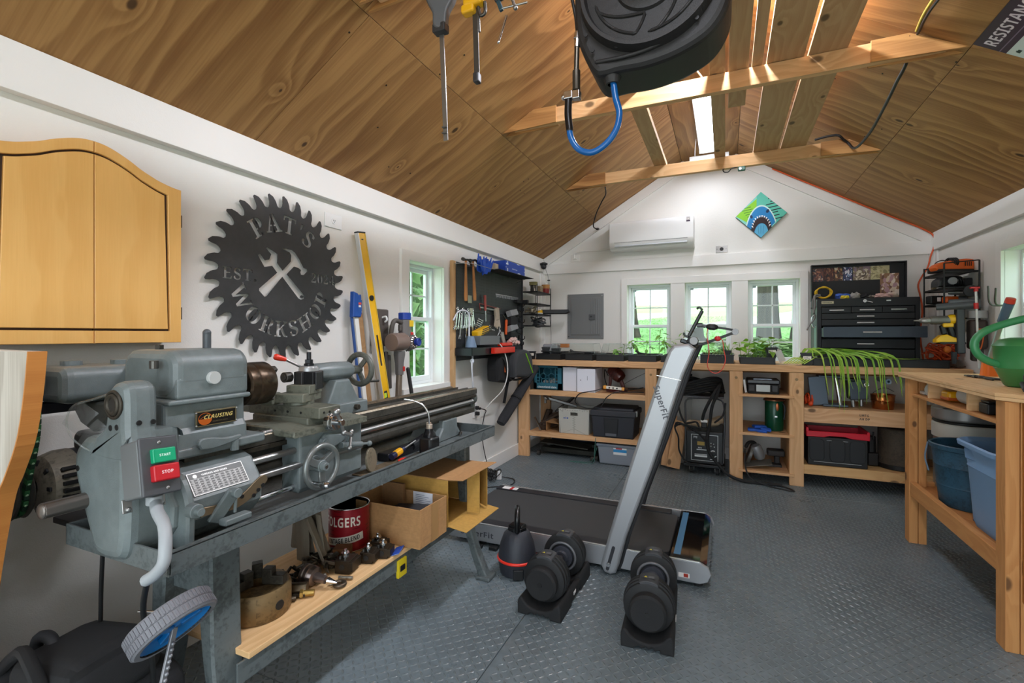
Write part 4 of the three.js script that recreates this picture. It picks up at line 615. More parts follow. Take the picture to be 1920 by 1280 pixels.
solo('wall_cable', 'black cord from the low outlet running down the wall', 'cord', [tu([[.05, .59, 1.58], [.08, .57, 1.53], [.05, .52, 1.5], [.03, .4, 1.5], [.02, .25, 1.46], [.05, .1, 1.45], [.09, .01, 1.5]], .004, 40, 7)], black);
{ // coil of cable on the floor by the wall
  const p = []; for (let i = 0; i < 60; i++) { const a = i * .62, r = .05 + .035 * Math.sin(i * 1.7); p.push([.13 + r * Math.cos(a) * (1 + .3 * Math.sin(i)), .012 + .07 * Math.abs(Math.sin(i * .9)), 1.55 + r * 1.25 * Math.sin(a)]); }
  p.push([.3, .006, 1.46], [.34, .006, 1.62], [.2, .006, 1.75], [.24, .006, 1.9], [.42, .008, 1.99]); solo('coiled_cable', 'tangled coil of black cable on the floor below the low outlet', 'cable', tu(p, .0042, 420, 6), black);
  solo('power_adapter', 'white power adapter block on the floor in the cable coil', 'adapter', bx(.045, .07, .03, .185, .036, 1.50, .005, 0, .4), whiteP);
  solo('white_hooked_cable', 'white hooked cord end beside the treadmill tail', 'cord', tu([[.40, .008, 2.06], [.41, .06, 2.0], [.45, .075, 1.985], [.50, .06, 1.985]], .006, 20, 8), whiteP);
}
{ // long yellow spirit level leaning on the wall behind the lathe
  const A = [.185, .002, 2.76], B = [.035, 1.765, 2.985];
  const t = thingW('spirit_level', 'long yellow box level leaning on the left wall behind the tailstock', 'level', A); const up = [0, 0, 1];
  mesh('level_body', bar(A, B, .021, .052, .002, up), M(0xe9b410, .25, 0, {}), t);
  const d = V(B).sub(V(A)).normalize(), n = V(up).sub(d.clone().multiplyScalar(d.z)).normalize(); const off = (o, f) => [V(A).addScaledVector(d, f).addScaledVector(n, o).toArray()][0]; const Ln = V(A).distanceTo(V(B));
  mesh('level_rail', bar(off(.0285, 0), off(.0285, Ln), .026, .006, .001, up), M(0xc9c9c6, .35, .5), t); mesh('level_rail', bar(off(-.0285, 0), off(-.0285, Ln), .026, .006, .001, up), M(0xd4b23a, .4), t);
  mesh('end_cap', bar(off(0, Ln), off(0, Ln + .008), .027, .064, .002, up), black, t);
  const hole = (f, l, w) => bar(off(0, f - l / 2), off(0, f + l / 2), .0225, w, .009, up);
  mesh('hand_hole', hole(Ln - .035, .018, .03), black, t); mesh('hand_hole', hole(1.12, .19, .026), M(0x3a3020, .5), t); mesh('vial_bezel', orient(cy(.016, .024, 0, 0, 0), off(0, 1.42), V(off(0, 1.42)).add(V(.01, 0, 0)).toArray()), black, t);
  mesh('vial_frame', hole(.86, .062, .04), black, t); mesh('vial', bar(off(.004, .845), off(.004, .875), .024, .022, .003, up), M(0xbfe04a, .25), t);
  const tx = print(256, 64, (c, w, h) => { c.fillStyle = '#e9b410'; c.fillRect(0, 0, w, h); c.fillStyle = '#2a2410'; c.font = 'bold 46px sans-serif'; c.fillText('STABILA', 20, 48); });
  const pm = new THREE.Matrix4().makeBasis(d, n.clone().negate(), V(1, 0, 0)); const q = decal(.16, .022); const zz = V(0, 0, 0).crossVectors(d, n.clone().negate()); pm.makeBasis(d, n.clone().negate(), zz); q.applyMatrix4(pm); const o = V(off(-.012, .93)).addScaledVector(zz, .0118); q.translate(o.x, o.y, o.z); mesh('level_print', q, M(0xffffff, .3, 0, { map: tx }), t, { keep: true });
}
const lean = (z0, z1, zw, x0, x1, th, m, nm, lb, topY, ct = 'board') => solo(nm, lb, ct, bar([x0, .002, z0], [x1, topY, z1], th, zw, .002, [0, 0, 1]), m);
lean(2.93, 3.035, .03, .13, .05, .012, M(0xe4e2dc, .45), 'white_trim_strip', 'white strip leaning left of the yellow level', 1.3, 'trim strip'); lean(2.965, 3.068, .012, .135, .05, .012, M(0x2b4f8e, .5), 'blue_edge_strip', 'narrow blue-edged strip leaning farthest left behind the tailstock', 1.3, 'trim strip');
lean(2.86, 2.99, .045, .10, .03, .014, M(0xbfae98, .7, 0, { map: T.pine }), 'brown_board', 'brown wooden board leaning between white strip and yellow level', 1.32);
lean(2.82, 2.955, .02, .105, .045, .01, M(0xdedad2, .45), 'white_lath', 'slim white lath leaning against the left edge of the yellow level', 1.7, 'trim strip');
{ const t = thingW('blue_clamp_sleeve', 'blue plastic sleeve with a small red label atop the leaning strips', 'tool sleeve', [.05, 1.29, 3.05]); mesh('sleeve', [ex([[-.04, 0], [.02, 0], [.028, .02], [.022, .125], [.008, .118], [-.004, .13], [-.034, .138]].reverse(), .03, .004, .055, 1.295, 3.035, ...EYZ)], M(0x1a4d9e, .45), t); mesh('sleeve_label', decal(.03, .06, .0708, 1.36, 3.025, 0, PI / 2, 0), M(0xffffff, .5, 0, { map: print(64, 128, (c) => { c.fillStyle = '#26549c'; c.fillRect(0, 0, 64, 128); c.fillStyle = '#c7453a'; c.fillRect(8, 30, 48, 26); c.fillStyle = '#e8e5e0'; c.fillRect(10, 64, 40, 22); }) }), t, { keep: true }); }
{ // cordless vacuum on its dock
  const t = thingW('stick_vacuum', 'grey cordless stick vacuum with blue cap hanging on a wall dock by the window', 'vacuum', [.06, .1, 2.72]); const dk = M(0x57504b, .5), bn = M(0x7d6a60, .4), gr = M(0x6e6a68, .45);
  mesh('dock', [bx(.05, .22, .11, .028, 1.24, 2.81, .008), bx(.03, .36, .05, .02, 1.1, 2.80, .006), bx(.02, .2, .04, .03, 1.0, 2.80, .004)], dk, t);
  mesh('dock_hook', tu([[.05, 1.30, 2.815], [.075, 1.305, 2.81], [.08, 1.285, 2.808], [.07, 1.275, 2.81]], .006, 12, 8), whiteP, t);
  mesh('handle', [tu([[.1, 1.185, 2.80], [.12, 1.27, 2.80], [.12, 1.283, 2.78], [.12, 1.27, 2.715]], .014, 24, 10), bx(.022, .04, .02, .12, 1.24, 2.735, .006)], dk, t);
  mesh('battery_column', [at(cy(.037, .11, 0, 0, 0, 'y', 28), .12, 1.235, 2.69)], gr, t); mesh('filter_cap', cy(.038, .042, .12, 1.311, 2.69, 'y', 28), M(0x1c3f9b, .4), t, { label: 'blue filter cap' }); mesh('yellow_label', bx(.006, .038, .04, .156, 1.267, 2.672, .002), M(0xe8be20, .45), t); mesh('release_catch', bx(.02, .022, .026, .152, 1.205, 2.665, .006), redP, t, { label: 'red release catch' });
  mesh('dust_bin', [at(cy(.052, .12, 0, 0, 0, 'z', 28), .125, 1.155, 2.765), bx(.06, .05, .09, .12, 1.185, 2.75, .012)], bn, t);
  const cyc = mesh('cyclones', Array.from({ length: 14 }, (_, i) => { const a = i / 14 * 2 * PI, c = Math.cos(a), s = Math.sin(a); return rod([.118 + .01, 1.155 + s * .052, 2.68 + c * .052], [.175, 1.155 + s * .03, 2.655 + c * .03], .0095, .006, 10); }), M(0xa9a49e, .25, .8), t, { kind: 'stuff' }); mesh('motor_head', [at(cy(.045, .06, 0, 0, 0, 'x', 28), .14, 1.155, 2.67)], dk, t); mesh('motor_cap', [at(cy(.022, .02, 0, 0, 0, 'x', 24), .185, 1.155, 2.652), to(.02, .005, .195, 1.155, 2.65, 'x', 24)], M(0x2a3f9c, .35, .3), t, { label: 'blue motor cap' });
  mesh('wand_collar', [at(la([[.024, -.07], [.026, .0], [.034, .05], [.034, .07]], 24), .115, 1.03, 2.735)], gr, t); mesh('wand', rod([.115, .96, 2.737], [.09, .1, 2.76], .019), M(0x9c8d7e, .35, .6), t); mesh('red_button', bx(.012, .03, .014, .142, .995, 2.728, .004), redP, t);
  for (const [z, y0, y1] of [[2.81, .82, 1.1], [2.785, .88, 1.08]]) mesh('crevice_tool', bar([.075, y1, z], [.08, y0, z - .005], .03, .022, .006), M(0x433e3b, .5), t);
  mesh('floor_head', [bx(.11, .07, .25, .09, .05, 2.75, .02)], dk, t);
}
solo('black_rod', 'black plastic pipe leaning on the window trim left of the side window', 'pipe', [rod([.2, .002, 2.52], [.1, .985, 2.63], .012), sp(.0125, .1, .985, 2.63)], M(0x2c2b2c, .5));
// ---------------------------------------------------------------- pegboard and its tools
{
  const t = thingW('pegboard', 'dark perforated steel pegboard on the left wall with tools hanging on it', 'pegboard', [.02, .98, 1.3]);
  const hm = tex(128, 128, .0254, .0254, (u, v) => { const d = Math.hypot(u - .5, v - .5); const s = Math.abs(u - .5) < .06 && Math.abs(v - .02) < .25 ? 1 : 0; return d < .14 ? [12, 12, 12] : s ? [20, 20, 20] : [62, 64, 66]; });
  mesh('peg_panel', bc(.03, .034, 1.38, 1.755, .665, 1.93, .001), M(0xffffff, .5, .3, { map: hm }), t); mesh('peg_panel', bc(.03, .034, 1.0, 1.376, .665, 1.93, .001), M(0xffffff, .5, .3, { map: hm }), t);
  mesh('batten', bc(.001, .028, .55, 1.76, 1.93, 1.972, .002), wood(0xf2e2c8), t, { grain: 1 }); mesh('batten', bc(.001, .028, 1.0, 1.76, .7, .74, .002), wood(0xf2e2c8), t, { grain: 1 });
  mesh('board_edge', bc(.028, .05, 1.0, 1.755, .655, .665, .001), dkg, t);
}
{ const t = thingW('wire_shelf', 'thin wire and sheet shelf along the top of the pegboard', 'shelf', [.1, 1.74, 1.25]); mesh('shelf_plate', bc(.035, .19, 1.742, 1.746, .72, 1.5, .001), dkg, t); mesh('wire_rail', [tu([[.035, 1.735, 1.96], [.14, 1.735, 1.94], [.15, 1.738, 1.6], [.15, 1.742, 1.5]], .0025, 30, 6), tu([[.035, 1.735, 1.8], [.12, 1.735, 1.8]], .0025, 6, 6), tu([[.035, 1.735, 1.68], [.12, 1.735, 1.68]], .0025, 6, 6)], chrome, t, { kind: 'stuff' }); mesh('bracket', [1.42, 1.1, .8].map(z => bar([.036, 1.70, z], [.15, 1.74, z], .006, .004)), steelD, t, { kind: 'stuff' }); }
function hammer(label, z, y, tilt) {
  const t = thing('hammer', label, 'hammer', [.09, y, z]); t.rotation.x = tilt; const hd = M(0x4b4a47, .4, .7);
  mesh('handle', [at(la([[0, -.31], [.014, -.308], [.0165, -.26], [.012, -.12], [.0095, -.03], [.011, 0], [0, .0]], 16).scale(.75, 1, 1.15), 0, .02, 0)], wood(0xd8a878), t, { grain: 1 });
  mesh('hammer_head', [at(la([[0, 0], [.0125, 0], [.0135, .004], [.0135, .018], [.009, .026], [.0105, .06], [0, .06]], 16), 0, .025, .052, -PI / 2, 0, 0), tu([[0, .026, -.005], [0, .03, -.04], [0, .018, -.07], [0, -.008, -.088]], .0085, 18, 8).scale(1.2, 1, 1)], hd, t); return t;
}
hammer('wood-handled claw hammer on the pegboard top rail, left one', 1.885, 1.745, .0); hammer('wood-handled claw hammer on the pegboard top rail, right one', 1.77, 1.755, .1);
{ // nitrile gloves on the rail
  const g = []; for (let i = 0; i < 9; i++) { const z = 1.56 + .02 * i, a = rr(-.5, .5); g.push(at(ex(smooth([[-.02, 0], [-.03, .05], [-.04, .1], [-.02, .09], [-.008, .13], [.004, .09], [.02, .12], [.022, .05], [.014, 0]], 30).slice(0, -1).reverse(), .012, .004), .11 + rr(-.02, .03), 1.70 + rr(-.02, .02), z, rr(-.4, .4), PI / 2 + a, a)); }
  solo('nitrile_gloves', 'bunch of blue rubber gloves hanging from the top rail', 'gloves', g, M(0x2457c9, .45), { kind: 'stuff' });
}
{ const tx = print(512, 320, (c, w, h) => { c.fillStyle = '#1746b4'; c.fillRect(0, 0, w, h); c.fillStyle = '#e6edf7'; c.font = 'bold 40px sans-serif'; c.fillText('GLOVES', 300, 70); c.fillRect(40, 70, 20, 180); c.font = 'bold 30px sans-serif'; c.fillText('100', 60, 60); c.beginPath(); c.ellipse(260, 170, 60, 40, .5, 0, 7); c.fill(); c.fillRect(30, 250, 60, 44); });
  solo('glove_box', 'blue printed carton of gloves on the wire shelf above the pegboard', 'carton', bc(.05, .17, 1.747, 1.842, .9, 1.33, .002), M(0xffffff, .45, 0, { map: (tx.wrapS = tx.wrapT = THREE.RepeatWrapping, tx.repeat.set(2.4, 10), tx) })); }
for (const [n, l, x, z, r, h, c] of [['wooden_block', 'small pale wooden block beside the blue glove carton', .1, 1.41, .03, .055, 0xcbb79a], ['white_jar', 'small white jar on the right end of the wire shelf', .11, .80, .025, .035, 0xe6e4de], ['amber_bottle', 'little amber bottle between glove carton and white jar', .11, .86, .014, .045, 0xa98a52]]) solo(n, l, n.includes('block') ? 'block' : n.includes('jar') ? 'jar' : 'bottle', n.includes('block') ? bx(.05, h, .06, x, 1.747 + h / 2, z) : la([[0, 0], [r, 0], [r, h * .75], [r * .8, h * .8], [r * .8, h], [0, h]], 20).translate(x, 1.747, z), M(c, .5));
// fan of chrome spanners
{
  let first; const N = 14;
  for (let i = 0; i < N; i++) {
    const a = -.5 + i / (N - 1) * .9, len = .09 + .07 * ((i * 5) % 7) / 7;
    const lb = 'small chrome combination spanner in the bunch on the pegboard';
    if (!first) { const t = thing('combination_spanner', lb, 'spanner', [0, 0, 0], 0, 'chrome spanners bunched on the pegboard'); mesh('shank', bx(.004, .12, .012, 0, -.06, 0, .0015), chrome, t); mesh('ring_end', to(.01, .004, 0, 0, 0, 'x', 18), chrome, t); mesh('open_jaw', [bx(.005, .02, .008, 0, -.128, .009, .002), bx(.005, .02, .008, 0, -.128, -.009, .002), bx(.005, .012, .024, 0, -.118, 0, .003)], chrome, t); first = t; }
    const t = i ? copy(first, [0, 0, 0], 0) : first; t.position.set(.045 + .006 * (i % 4), 1.335 + .02 * ((i * 3) % 4), 1.96 - .02 * i); t.rotation.x = a * .5; t.scale.setScalar(len / .12);
  }
  for (let i = 0; i < 9; i++) { const t = copy(first, [.05, 1.33 - .016 * i, 1.60 + .012 * i], 0, 'small chrome spanner in the staggered row right of the bunch', 'chrome spanners in the staggered row'); t.rotation.x = 1.35; t.scale.setScalar(.62 - .03 * i); }
}
solo('bungee_cord', 'white knotted cord draped over the spanners and hanging down the wall', 'cord', [tu([[.05, 1.31, 2.0], [.06, 1.37, 1.95], [.07, 1.385, 1.87], [.08, 1.36, 1.82], [.085, 1.25, 1.825], [.09, 1.15, 1.83], [.12, 1.06, 1.84], [.14, 1.02, 1.87], [.15, .98, 1.90], [.14, .85, 1.87], [.12, .74, 1.82]], .0065, 60, 8), to(.012, .006, .145, 1.0, 1.885, 'z', 16, 8), to(.01, .006, .145, .99, 1.88, 'x', 16, 8)], M(0xdcdfe6, .6));
solo('white_cable', 'white cable hanging from the low shelf past the black bags', 'cord', tu([[.12, 1.12, 1.48], [.16, 1.13, 1.46], [.2, 1.05, 1.42], [.22, .9, 1.40], [.2, .75, 1.44], [.1, .62, 1.5], [.05, .55, 1.5], [.03, .42, 1.45]], .0045, 50, 7), M(0xe3e2de, .5));
{ const t = thingW('red_screwdriver', 'long red-handled driver hanging near the pegboard middle', 'screwdriver', [.06, 1.33, 1.5]); mesh('grip', rod([.06, 1.53, 1.51], [.06, 1.40, 1.5], .012, .01), M(0xa5483f, .4), t); mesh('blade', rod([.06, 1.40, 1.5], [.06, 1.31, 1.495], .006), chrome, t); }
{ const t = thingW('hand_saw', 'thin red-framed saw held flat across the pegboard', 'saw', [.06, 1.44, 1.4]); mesh('saw_frame', [rod([.055, 1.455, 1.6], [.055, 1.43, 1.2], .004), rod([.055, 1.455, 1.6], [.055, 1.40, 1.58], .004)], M(0x8b3b3a, .4), t); mesh('blade', bar([.055, 1.425, 1.58], [.055, 1.41, 1.22], .001, .01, 0), steel, t); }
{ const g = []; for (let i = 0; i < 5; i++) g.push(rod([.06, 1.36, 1.30 - .015 * i], [.062 + .004 * i, 1.27 - .01 * (i % 3), 1.33 - .02 * i], .008, .007, 8)); g.push(bx(.03, .11, .07, .06, 1.38, 1.28, .012, .2)); solo('work_glove', 'tan leather work glove hanging on the pegboard', 'glove', g, M(0xb5a793, .85, 0, { bumpMap: T.fab, bumpScale: .001 }), { kind: 'stuff' }); }
{ const t = thingW('bit_case', 'yellow and black driver bit case standing in the grey tray', 'bit case', [.1, 1.19, 1.63]); mesh('case_shell', [bar([.1, 1.2, 1.76], [.1, 1.25, 1.56], .05, .06, .008, [1, 0, 0])], yellow, t); mesh('bit_row', Array.from({ length: 4 }, (_, i) => bar([.13, 1.19 + .016 * i, 1.70 - .006 * i], [.13, 1.225 + .016 * i, 1.53 - .006 * i], .008, .005, .001, [1, 0, 0])), M(0x2b2519, .45), t, { kind: 'stuff' }); }
{ const t = thingW('parts_tray', 'grey plastic parts tray on the low pegboard shelf', 'tray', [.1, 1.1, 1.62]); mesh('tray_shell', [bc(.04, .17, 1.118, 1.122, 1.46, 1.80, .002), bc(.166, .172, 1.118, 1.19, 1.46, 1.80, .003), bc(.04, .172, 1.118, 1.19, 1.80, 1.806, .003), bc(.04, .172, 1.118, 1.19, 1.455, 1.46, .003)], M(0x6b6e70, .5), t); }
solo('blue_grey_scoop', 'pale blue-grey plastic funnel on the left end of the low shelf', 'funnel', la([[.045, 0], [.043, .02], [.024, .085], [.022, .085], [.04, .02], [.042, 0]], 20).translate(.12, 1.102, 1.86), M(0x6f86a0, .45));
{ const t = thingW('low_shelf', 'dark sheet-steel shelf with a lip below the pegboard', 'shelf', [.1, 1.04, 1.6]); mesh('shelf_plate', bc(.034, .18, 1.094, 1.1, 1.15, 1.95, .002), dkg, t); mesh('shelf_lip', bc(.174, .18, 1.04, 1.1, 1.15, 1.95, .002), M(0x23252a, .35, .3), t); mesh('shelf_lip', bc(.034, .18, 1.04, 1.1, 1.944, 1.95, .002), M(0x23252a, .35, .3), t); }
solo('red_level', 'bright red plastic tool body lying on the low shelf', 'tool', [bx(.04, .05, .4, .205, 1.07, 1.45, .006), bx(.05, .03, .22, .15, 1.115, 1.30, .008)], M(0xd8270f, .3));
solo('putty_knife', 'grey flat scraper blade leaning in the orange-red bin', 'scraper', bx(.012, .12, .055, .13, 1.16, 1.30, .002, .5), M(0xa29c95, .4, .4));
{ const g = []; for (let i = 0; i < 12; i++) g.push(bx(.03, .03, .035, .17 + rr(-.02, .02), 1.13 + rr(-.01, .03), 1.16 + rr(-.05, .05), .006, rr(0, 3), rr(0, 3))); solo('plastic_packets', 'clear and pink plastic packets heaped at the shelf right end', 'packets', g, M(0xd8b7ad, .3), { kind: 'stuff' }); }
{ const t = thingW('putty_scraper', 'white metal triangle-bladed scraper hanging under the glove', 'scraper', [.06, 1.16, 1.2]); mesh('loop', tu([[.06, 1.3, 1.22], [.06, 1.22, 1.23], [.06, 1.19, 1.26], [.06, 1.18, 1.2], [.06, 1.2, 1.18], [.06, 1.24, 1.21]], .003, 24, 6), whiteP, t); }
{ const t = thingW('orange_tool', 'orange-handled pruning tool hanging right of the glove', 'tool', [.06, 1.18, 1.1]); mesh('grip', rod([.065, 1.335, 1.09], [.065, 1.2, 1.10], .012), orange, t); mesh('jaw', rod([.065, 1.335, 1.09], [.06, 1.38, 1.16], .007), steelD, t); }
for (let i = 0; i < 3; i++) solo('label_bin', ['grey sloped card holder, topmost on the pegboard right side', 'grey sloped card holder, middle one on the pegboard right side', 'grey sloped card holder, lowest on the pegboard right side'][i], 'holder', bx(.05, .055, .16, .08, 1.40 - .135 * i, .99, .003, .12 + .05 * i, 0, .3), M(0x8e8f90, .5));
for (let i = 0; i < 3; i++) solo('black_bin', ['black wall bin under the topmost card holder', 'black wall bin under the middle card holder', 'black wall bin under the lowest card holder'][i], 'bin', bc(.036, .1, 1.29 - .135 * i, 1.36 - .135 * i, .92, 1.06, .004), blackT);
{ let f; for (let i = 0; i < 8; i++) { const lb = 'black steel double hook on the pegboard right edge'; if (!f) { f = thing('peg_hook', lb, 'hook', [.05, 0, 0], 0, 'black double hooks down the pegboard right edge'); mesh('hook_arm', tu([[0, .02, 0], [0, 0, 0], [.03, -.02, 0], [.05, -.01, 0], [.052, .012, 0]], .005, 18, 7), black, f); mesh('hook_plate', bx(.006, .045, .03, -.004, .005, 0, .002), black, f); } const t = i ? copy(f, [0, 0, 0], 0) : f; t.position.set(.045, 1.50 - .055 * i, .73 + .025 * (i % 3)); } }
{ const g = []; for (let i = 0; i < 22; i++) g.push(bx(.006, .03, .004, .04, 1.545 + .002 * (i % 3), 1.25 - .022 * i, .001)); solo('hex_key_row', 'row of bright hex keys in a strip on the upper pegboard', 'hex keys', g.concat(bc(.036, .044, 1.555, 1.562, .76, 1.27, .001)), chrome, { kind: 'stuff' }); }
solo('black_clamp_head', 'black bar end sticking out at the pegboard right edge', 'clamp', [bc(.04, .13, 1.50, 1.54, .70, .735, .004), bc(.04, .075, 1.505, 1.535, .735, .86, .003)], blackT);
for (const [x, y, z, l, n] of [[.05, 1.25, 1.38, 'small white L-shaped hook on the empty pegboard middle', 'bent_hook'], [.05, 1.36, 1.72, 'white tag card hanging among the spanners', 'tag_card'], [.05, 1.48, 1.75, 'pale square card under the hammers', 'tag_card']]) solo(n, l, n === 'tag_card' ? 'card' : 'hook', n === 'tag_card' ? bx(.003, y > 1.4 ? .06 : .1, .06, x, y, z, .001) : tu([[x - .01, y + .03, z], [x, y, z], [x + .003, y - .012, z - .07]], .003, 12, 6), n === 'tag_card' ? M(0xb9bfa6, .7) : whiteP);
// bags hung by the corner
{ const t = thingW('tool_bag', 'black zipped tool bag with a bright green zip hanging by the bench end', 'bag', [.2, .8, 1.15]); const fb = M(0x29292b, .85, 0, { bumpMap: T.fab, bumpScale: .001 });
  mesh('bag_body', [ex(smooth([[-.2, .0], [-.21, .1], [-.17, .2], [-.08, .235], [.06, .23], [.16, .19], [.2, .08], [.19, .0], [0, -.02]], 40).slice(0, -1).reverse(), .12, .03, .2, .83, 1.1, ...EYZ)], M(0x3a3b3d, .85, 0, { bumpMap: T.fab, bumpScale: .001 }), t);
  mesh('zip', bar([.262, 1.03, 1.10], [.262, .845, .93], .004, .012, .001, [1, 0, 0]), M(0x9ae42a, .5), t, { label: 'lime green zip' }); }
{ const t = thingW('black_pouch', 'black soft pouch with an orange tab behind the green-zip bag', 'bag', [.15, .78, 1.4]); mesh('pouch_body', ex(smooth([[-.17, .02], [-.18, .15], [-.14, .24], [0, .26], [.14, .24], [.2, .1], [.17, .01], [0, -.01]], 36).slice(0, -1).reverse(), .12, .03, .13, .79, 1.33, ...EYZ), M(0x19191a, .85, 0, { bumpMap: T.fab, bumpScale: .001 }), t); mesh('tab', bx(.006, .1, .014, .196, .93, 1.40, .002), M(0xd1622a, .5), t); mesh('strap', tu([[.16, 1.04, 1.45], [.2, .98, 1.42], [.2, .85, 1.36], [.2, .80, 1.2], [.25, .82, 1.0]], .01, 30, 6), black, t); }
{ const A = [.24, .90, .78], B = [.1, .42, 1.29]; const t = thingW('tripod_bag', 'long narrow black bag hanging diagonally beside the bench post', 'bag', B); mesh('bag_body', [orient(la([[0, -.36], [.04, -.355], [.047, -.3], [.05, 0], [.044, .2], [.04, .34], [0, .355]], 12).scale(1, 1, .8), B, A)], M(0x2b2b2e, .8, 0, { bumpMap: T.fab, bumpScale: .0015 }), t); mesh('strap', [bar([.13, .6, 1.28], [.15, .84, 1.22], .03, .006, .001), orient(cy(.05, .02, 0, 0, 0), V(.155, .61, 1.09).toArray(), V(.16, .628, 1.071).toArray())], M(0x151516, .8), t); }
// corner wire rack
{
  const t = thingW('wire_rack', 'black wire wall rack in the back left corner', 'rack', [.11, 1.29, .45]); const wb = M(0x1a1a1a, .45, .3);
  for (const [x, z, y0, y1] of [[.03, .65, 1.29, 1.70], [.2, .65, 1.29, 1.705], [.2, .25, 1.29, 1.69], [.03, .25, 1.29, 1.70]]) mesh('post', rod([x, y0, z], [x, y1, z], .004), wb, t);
  for (const y of [1.63, 1.51, 1.405, 1.292]) mesh('shelf', [bc(.03, .2, y - .003, y + .003, .25, .65, .001), rod([.2, y - .008, .25], [.2, y - .008, .65], .004), rod([.03, y - .008, .65], [.2, y - .008, .65], .004), rod([.03, y - .008, .25], [.2, y - .008, .25], .004)], wb, t);
}
solo('oiled_tin', 'dark-labelled tin with a white stripe on the rack top shelf', 'tin', [cy(.033, .07, .10, 1.669, .5, 'y', 28)], M(0xffffff, .4, .2, { map: print(128, 64, c => { c.fillStyle = '#3b3530'; c.fillRect(0, 0, 128, 64); c.fillStyle = '#d9d2c4'; c.fillRect(20, 0, 22, 64); c.fillRect(84, 0, 22, 64); c.fillStyle = '#7d6a50'; c.fillRect(48, 10, 30, 40); }) }));
solo('olive_tin', 'flat olive-lidded tin standing on top of the labelled tin', 'tin', la([[0, 0], [.042, 0], [.042, .024], [.044, .026], [.044, .034], [0, .034]], 28).translate(.10, 1.705, .5), M(0x7d7546, .5));
solo('speckled_tin', 'speckled tin beside the red tub on the rack top shelf', 'tin', cy(.03, .07, .14, 1.669, .41, 'y', 24), M(0xb3a38c, .5, 0, { map: T.grime }));
{ const t = thingW('red_tub', 'red and cream round tub on the rack top shelf', 'tub', [.16, 1.634, .3]); mesh('tub_body', la([[0, 0], [.036, 0], [.043, .085], [0, .085]], 28).translate(.165, 1.634, .31), M(0x8e2b26, .45), t); mesh('tub_band', la([[.0402, .05], [.0434, .086], [.0434, .09], [.02, .09]], 28).translate(.165, 1.634, .31), M(0xc08a4f, .5), t); }
solo('white_cap_jar', 'small white jar lid above the red tub', 'jar', cy(.02, .02, .165, 1.735, .31, 'y', 20), whiteP);
{ const g = []; for (let i = 0; i < 16; i++) g.push(rnd() < .5 ? rod([.06 + rr(0, .1), 1.415 + rr(0, .05), .64 + rr(-.02, .02)], [.08 + rr(0, .1), 1.43 + rr(0, .06), .5 + rr(-.06, .06)], .008, .008, 8) : sp(rr(.012, .02), rr(.06, .17), 1.43, rr(.45, .64), 1, .8, 1, 8)); solo('fitting_pile', 'pile of bright fittings at the left of the rack middle shelf', 'fittings', g, M(0xa79a84, .35, .6), { kind: 'stuff' }); }
{ const t = thingW('measuring_tape', 'yellow and black tape measure on the rack middle shelf', 'tape measure', [.15, 1.408, .46]); mesh('tape_case', bx(.06, .045, .07, .15, 1.432, .47, .012), yellow, t); mesh('tape_foot', bx(.062, .015, .075, .15, 1.417, .47, .004), M(0xd7d2c6, .5), t); }
solo('black_tray_pan', 'flat black pan sticking out of the rack to the right', 'pan', ex([[-.2, -.02], [.16, -.02], [.2, .0], [.19, .024], [-.19, .024], [-.2, .01]], .14, .006, .22, 1.435, .31, 0, .25, 0), M(0x1f2021, .55));
{ const g = []; for (let i = 0; i < 9; i++) g.push(at(to(.05 + .006 * (i % 3), .007, 0, 0, 0, 'y', 26, 6), .12 + rr(-.02, .02), 1.31 + .012 * (i % 5), .42 + rr(-.03, .03), rr(-.6, .6), 0, rr(-.6, .6))); solo('cable_bundle', 'loose bundle of grey cable on the rack bottom shelf', 'cable', g, M(0x4f5052, .6), { kind: 'stuff' }); }
// corner camera
{ const t = thingW('corner_webcam', 'black dome camera hanging in the back left ceiling corner', 'camera', [.06, 1.93, .1]); mesh('camera_base', la([[0, .03], [.02, .03], [.028, .022], [.042, .02], [.042, .005], [.03, 0], [0, 0]], 28).translate(.07, 1.965, .11), black, t); mesh('camera_head', [sp(.029, .07, 1.945, .11), cy(.03, .03, .07, 1.955, .11)], blackG, t); mesh('lens', at(cy(.012, .01, 0, 0, 0, 'z'), .085, 1.945, .133), M(0x3a3d42, .1), t); mesh('hanger', tu([[.062, 1.995, .11], [.07, 2.02, .11], [.078, 1.995, .11]], .0015, 10, 5), steel, t); }
solo('camera_cable', 'thin dark cable running down the corner from the dome camera to the bench', 'cable', tu([[.085, 1.93, .1], [.1, 1.85, .06], [.11, 1.78, .05], [.12, 1.6, .04], [.115, 1.4, .04], [.13, 1.2, .04], [.13, 1.0, .06]], .002, 40, 5), M(0x4b4a49, .6));
solo('plug_strip', 'small black plug end below the dome camera', 'plug', bx(.03, .012, .02, .11, 1.80, .06, .003), black);
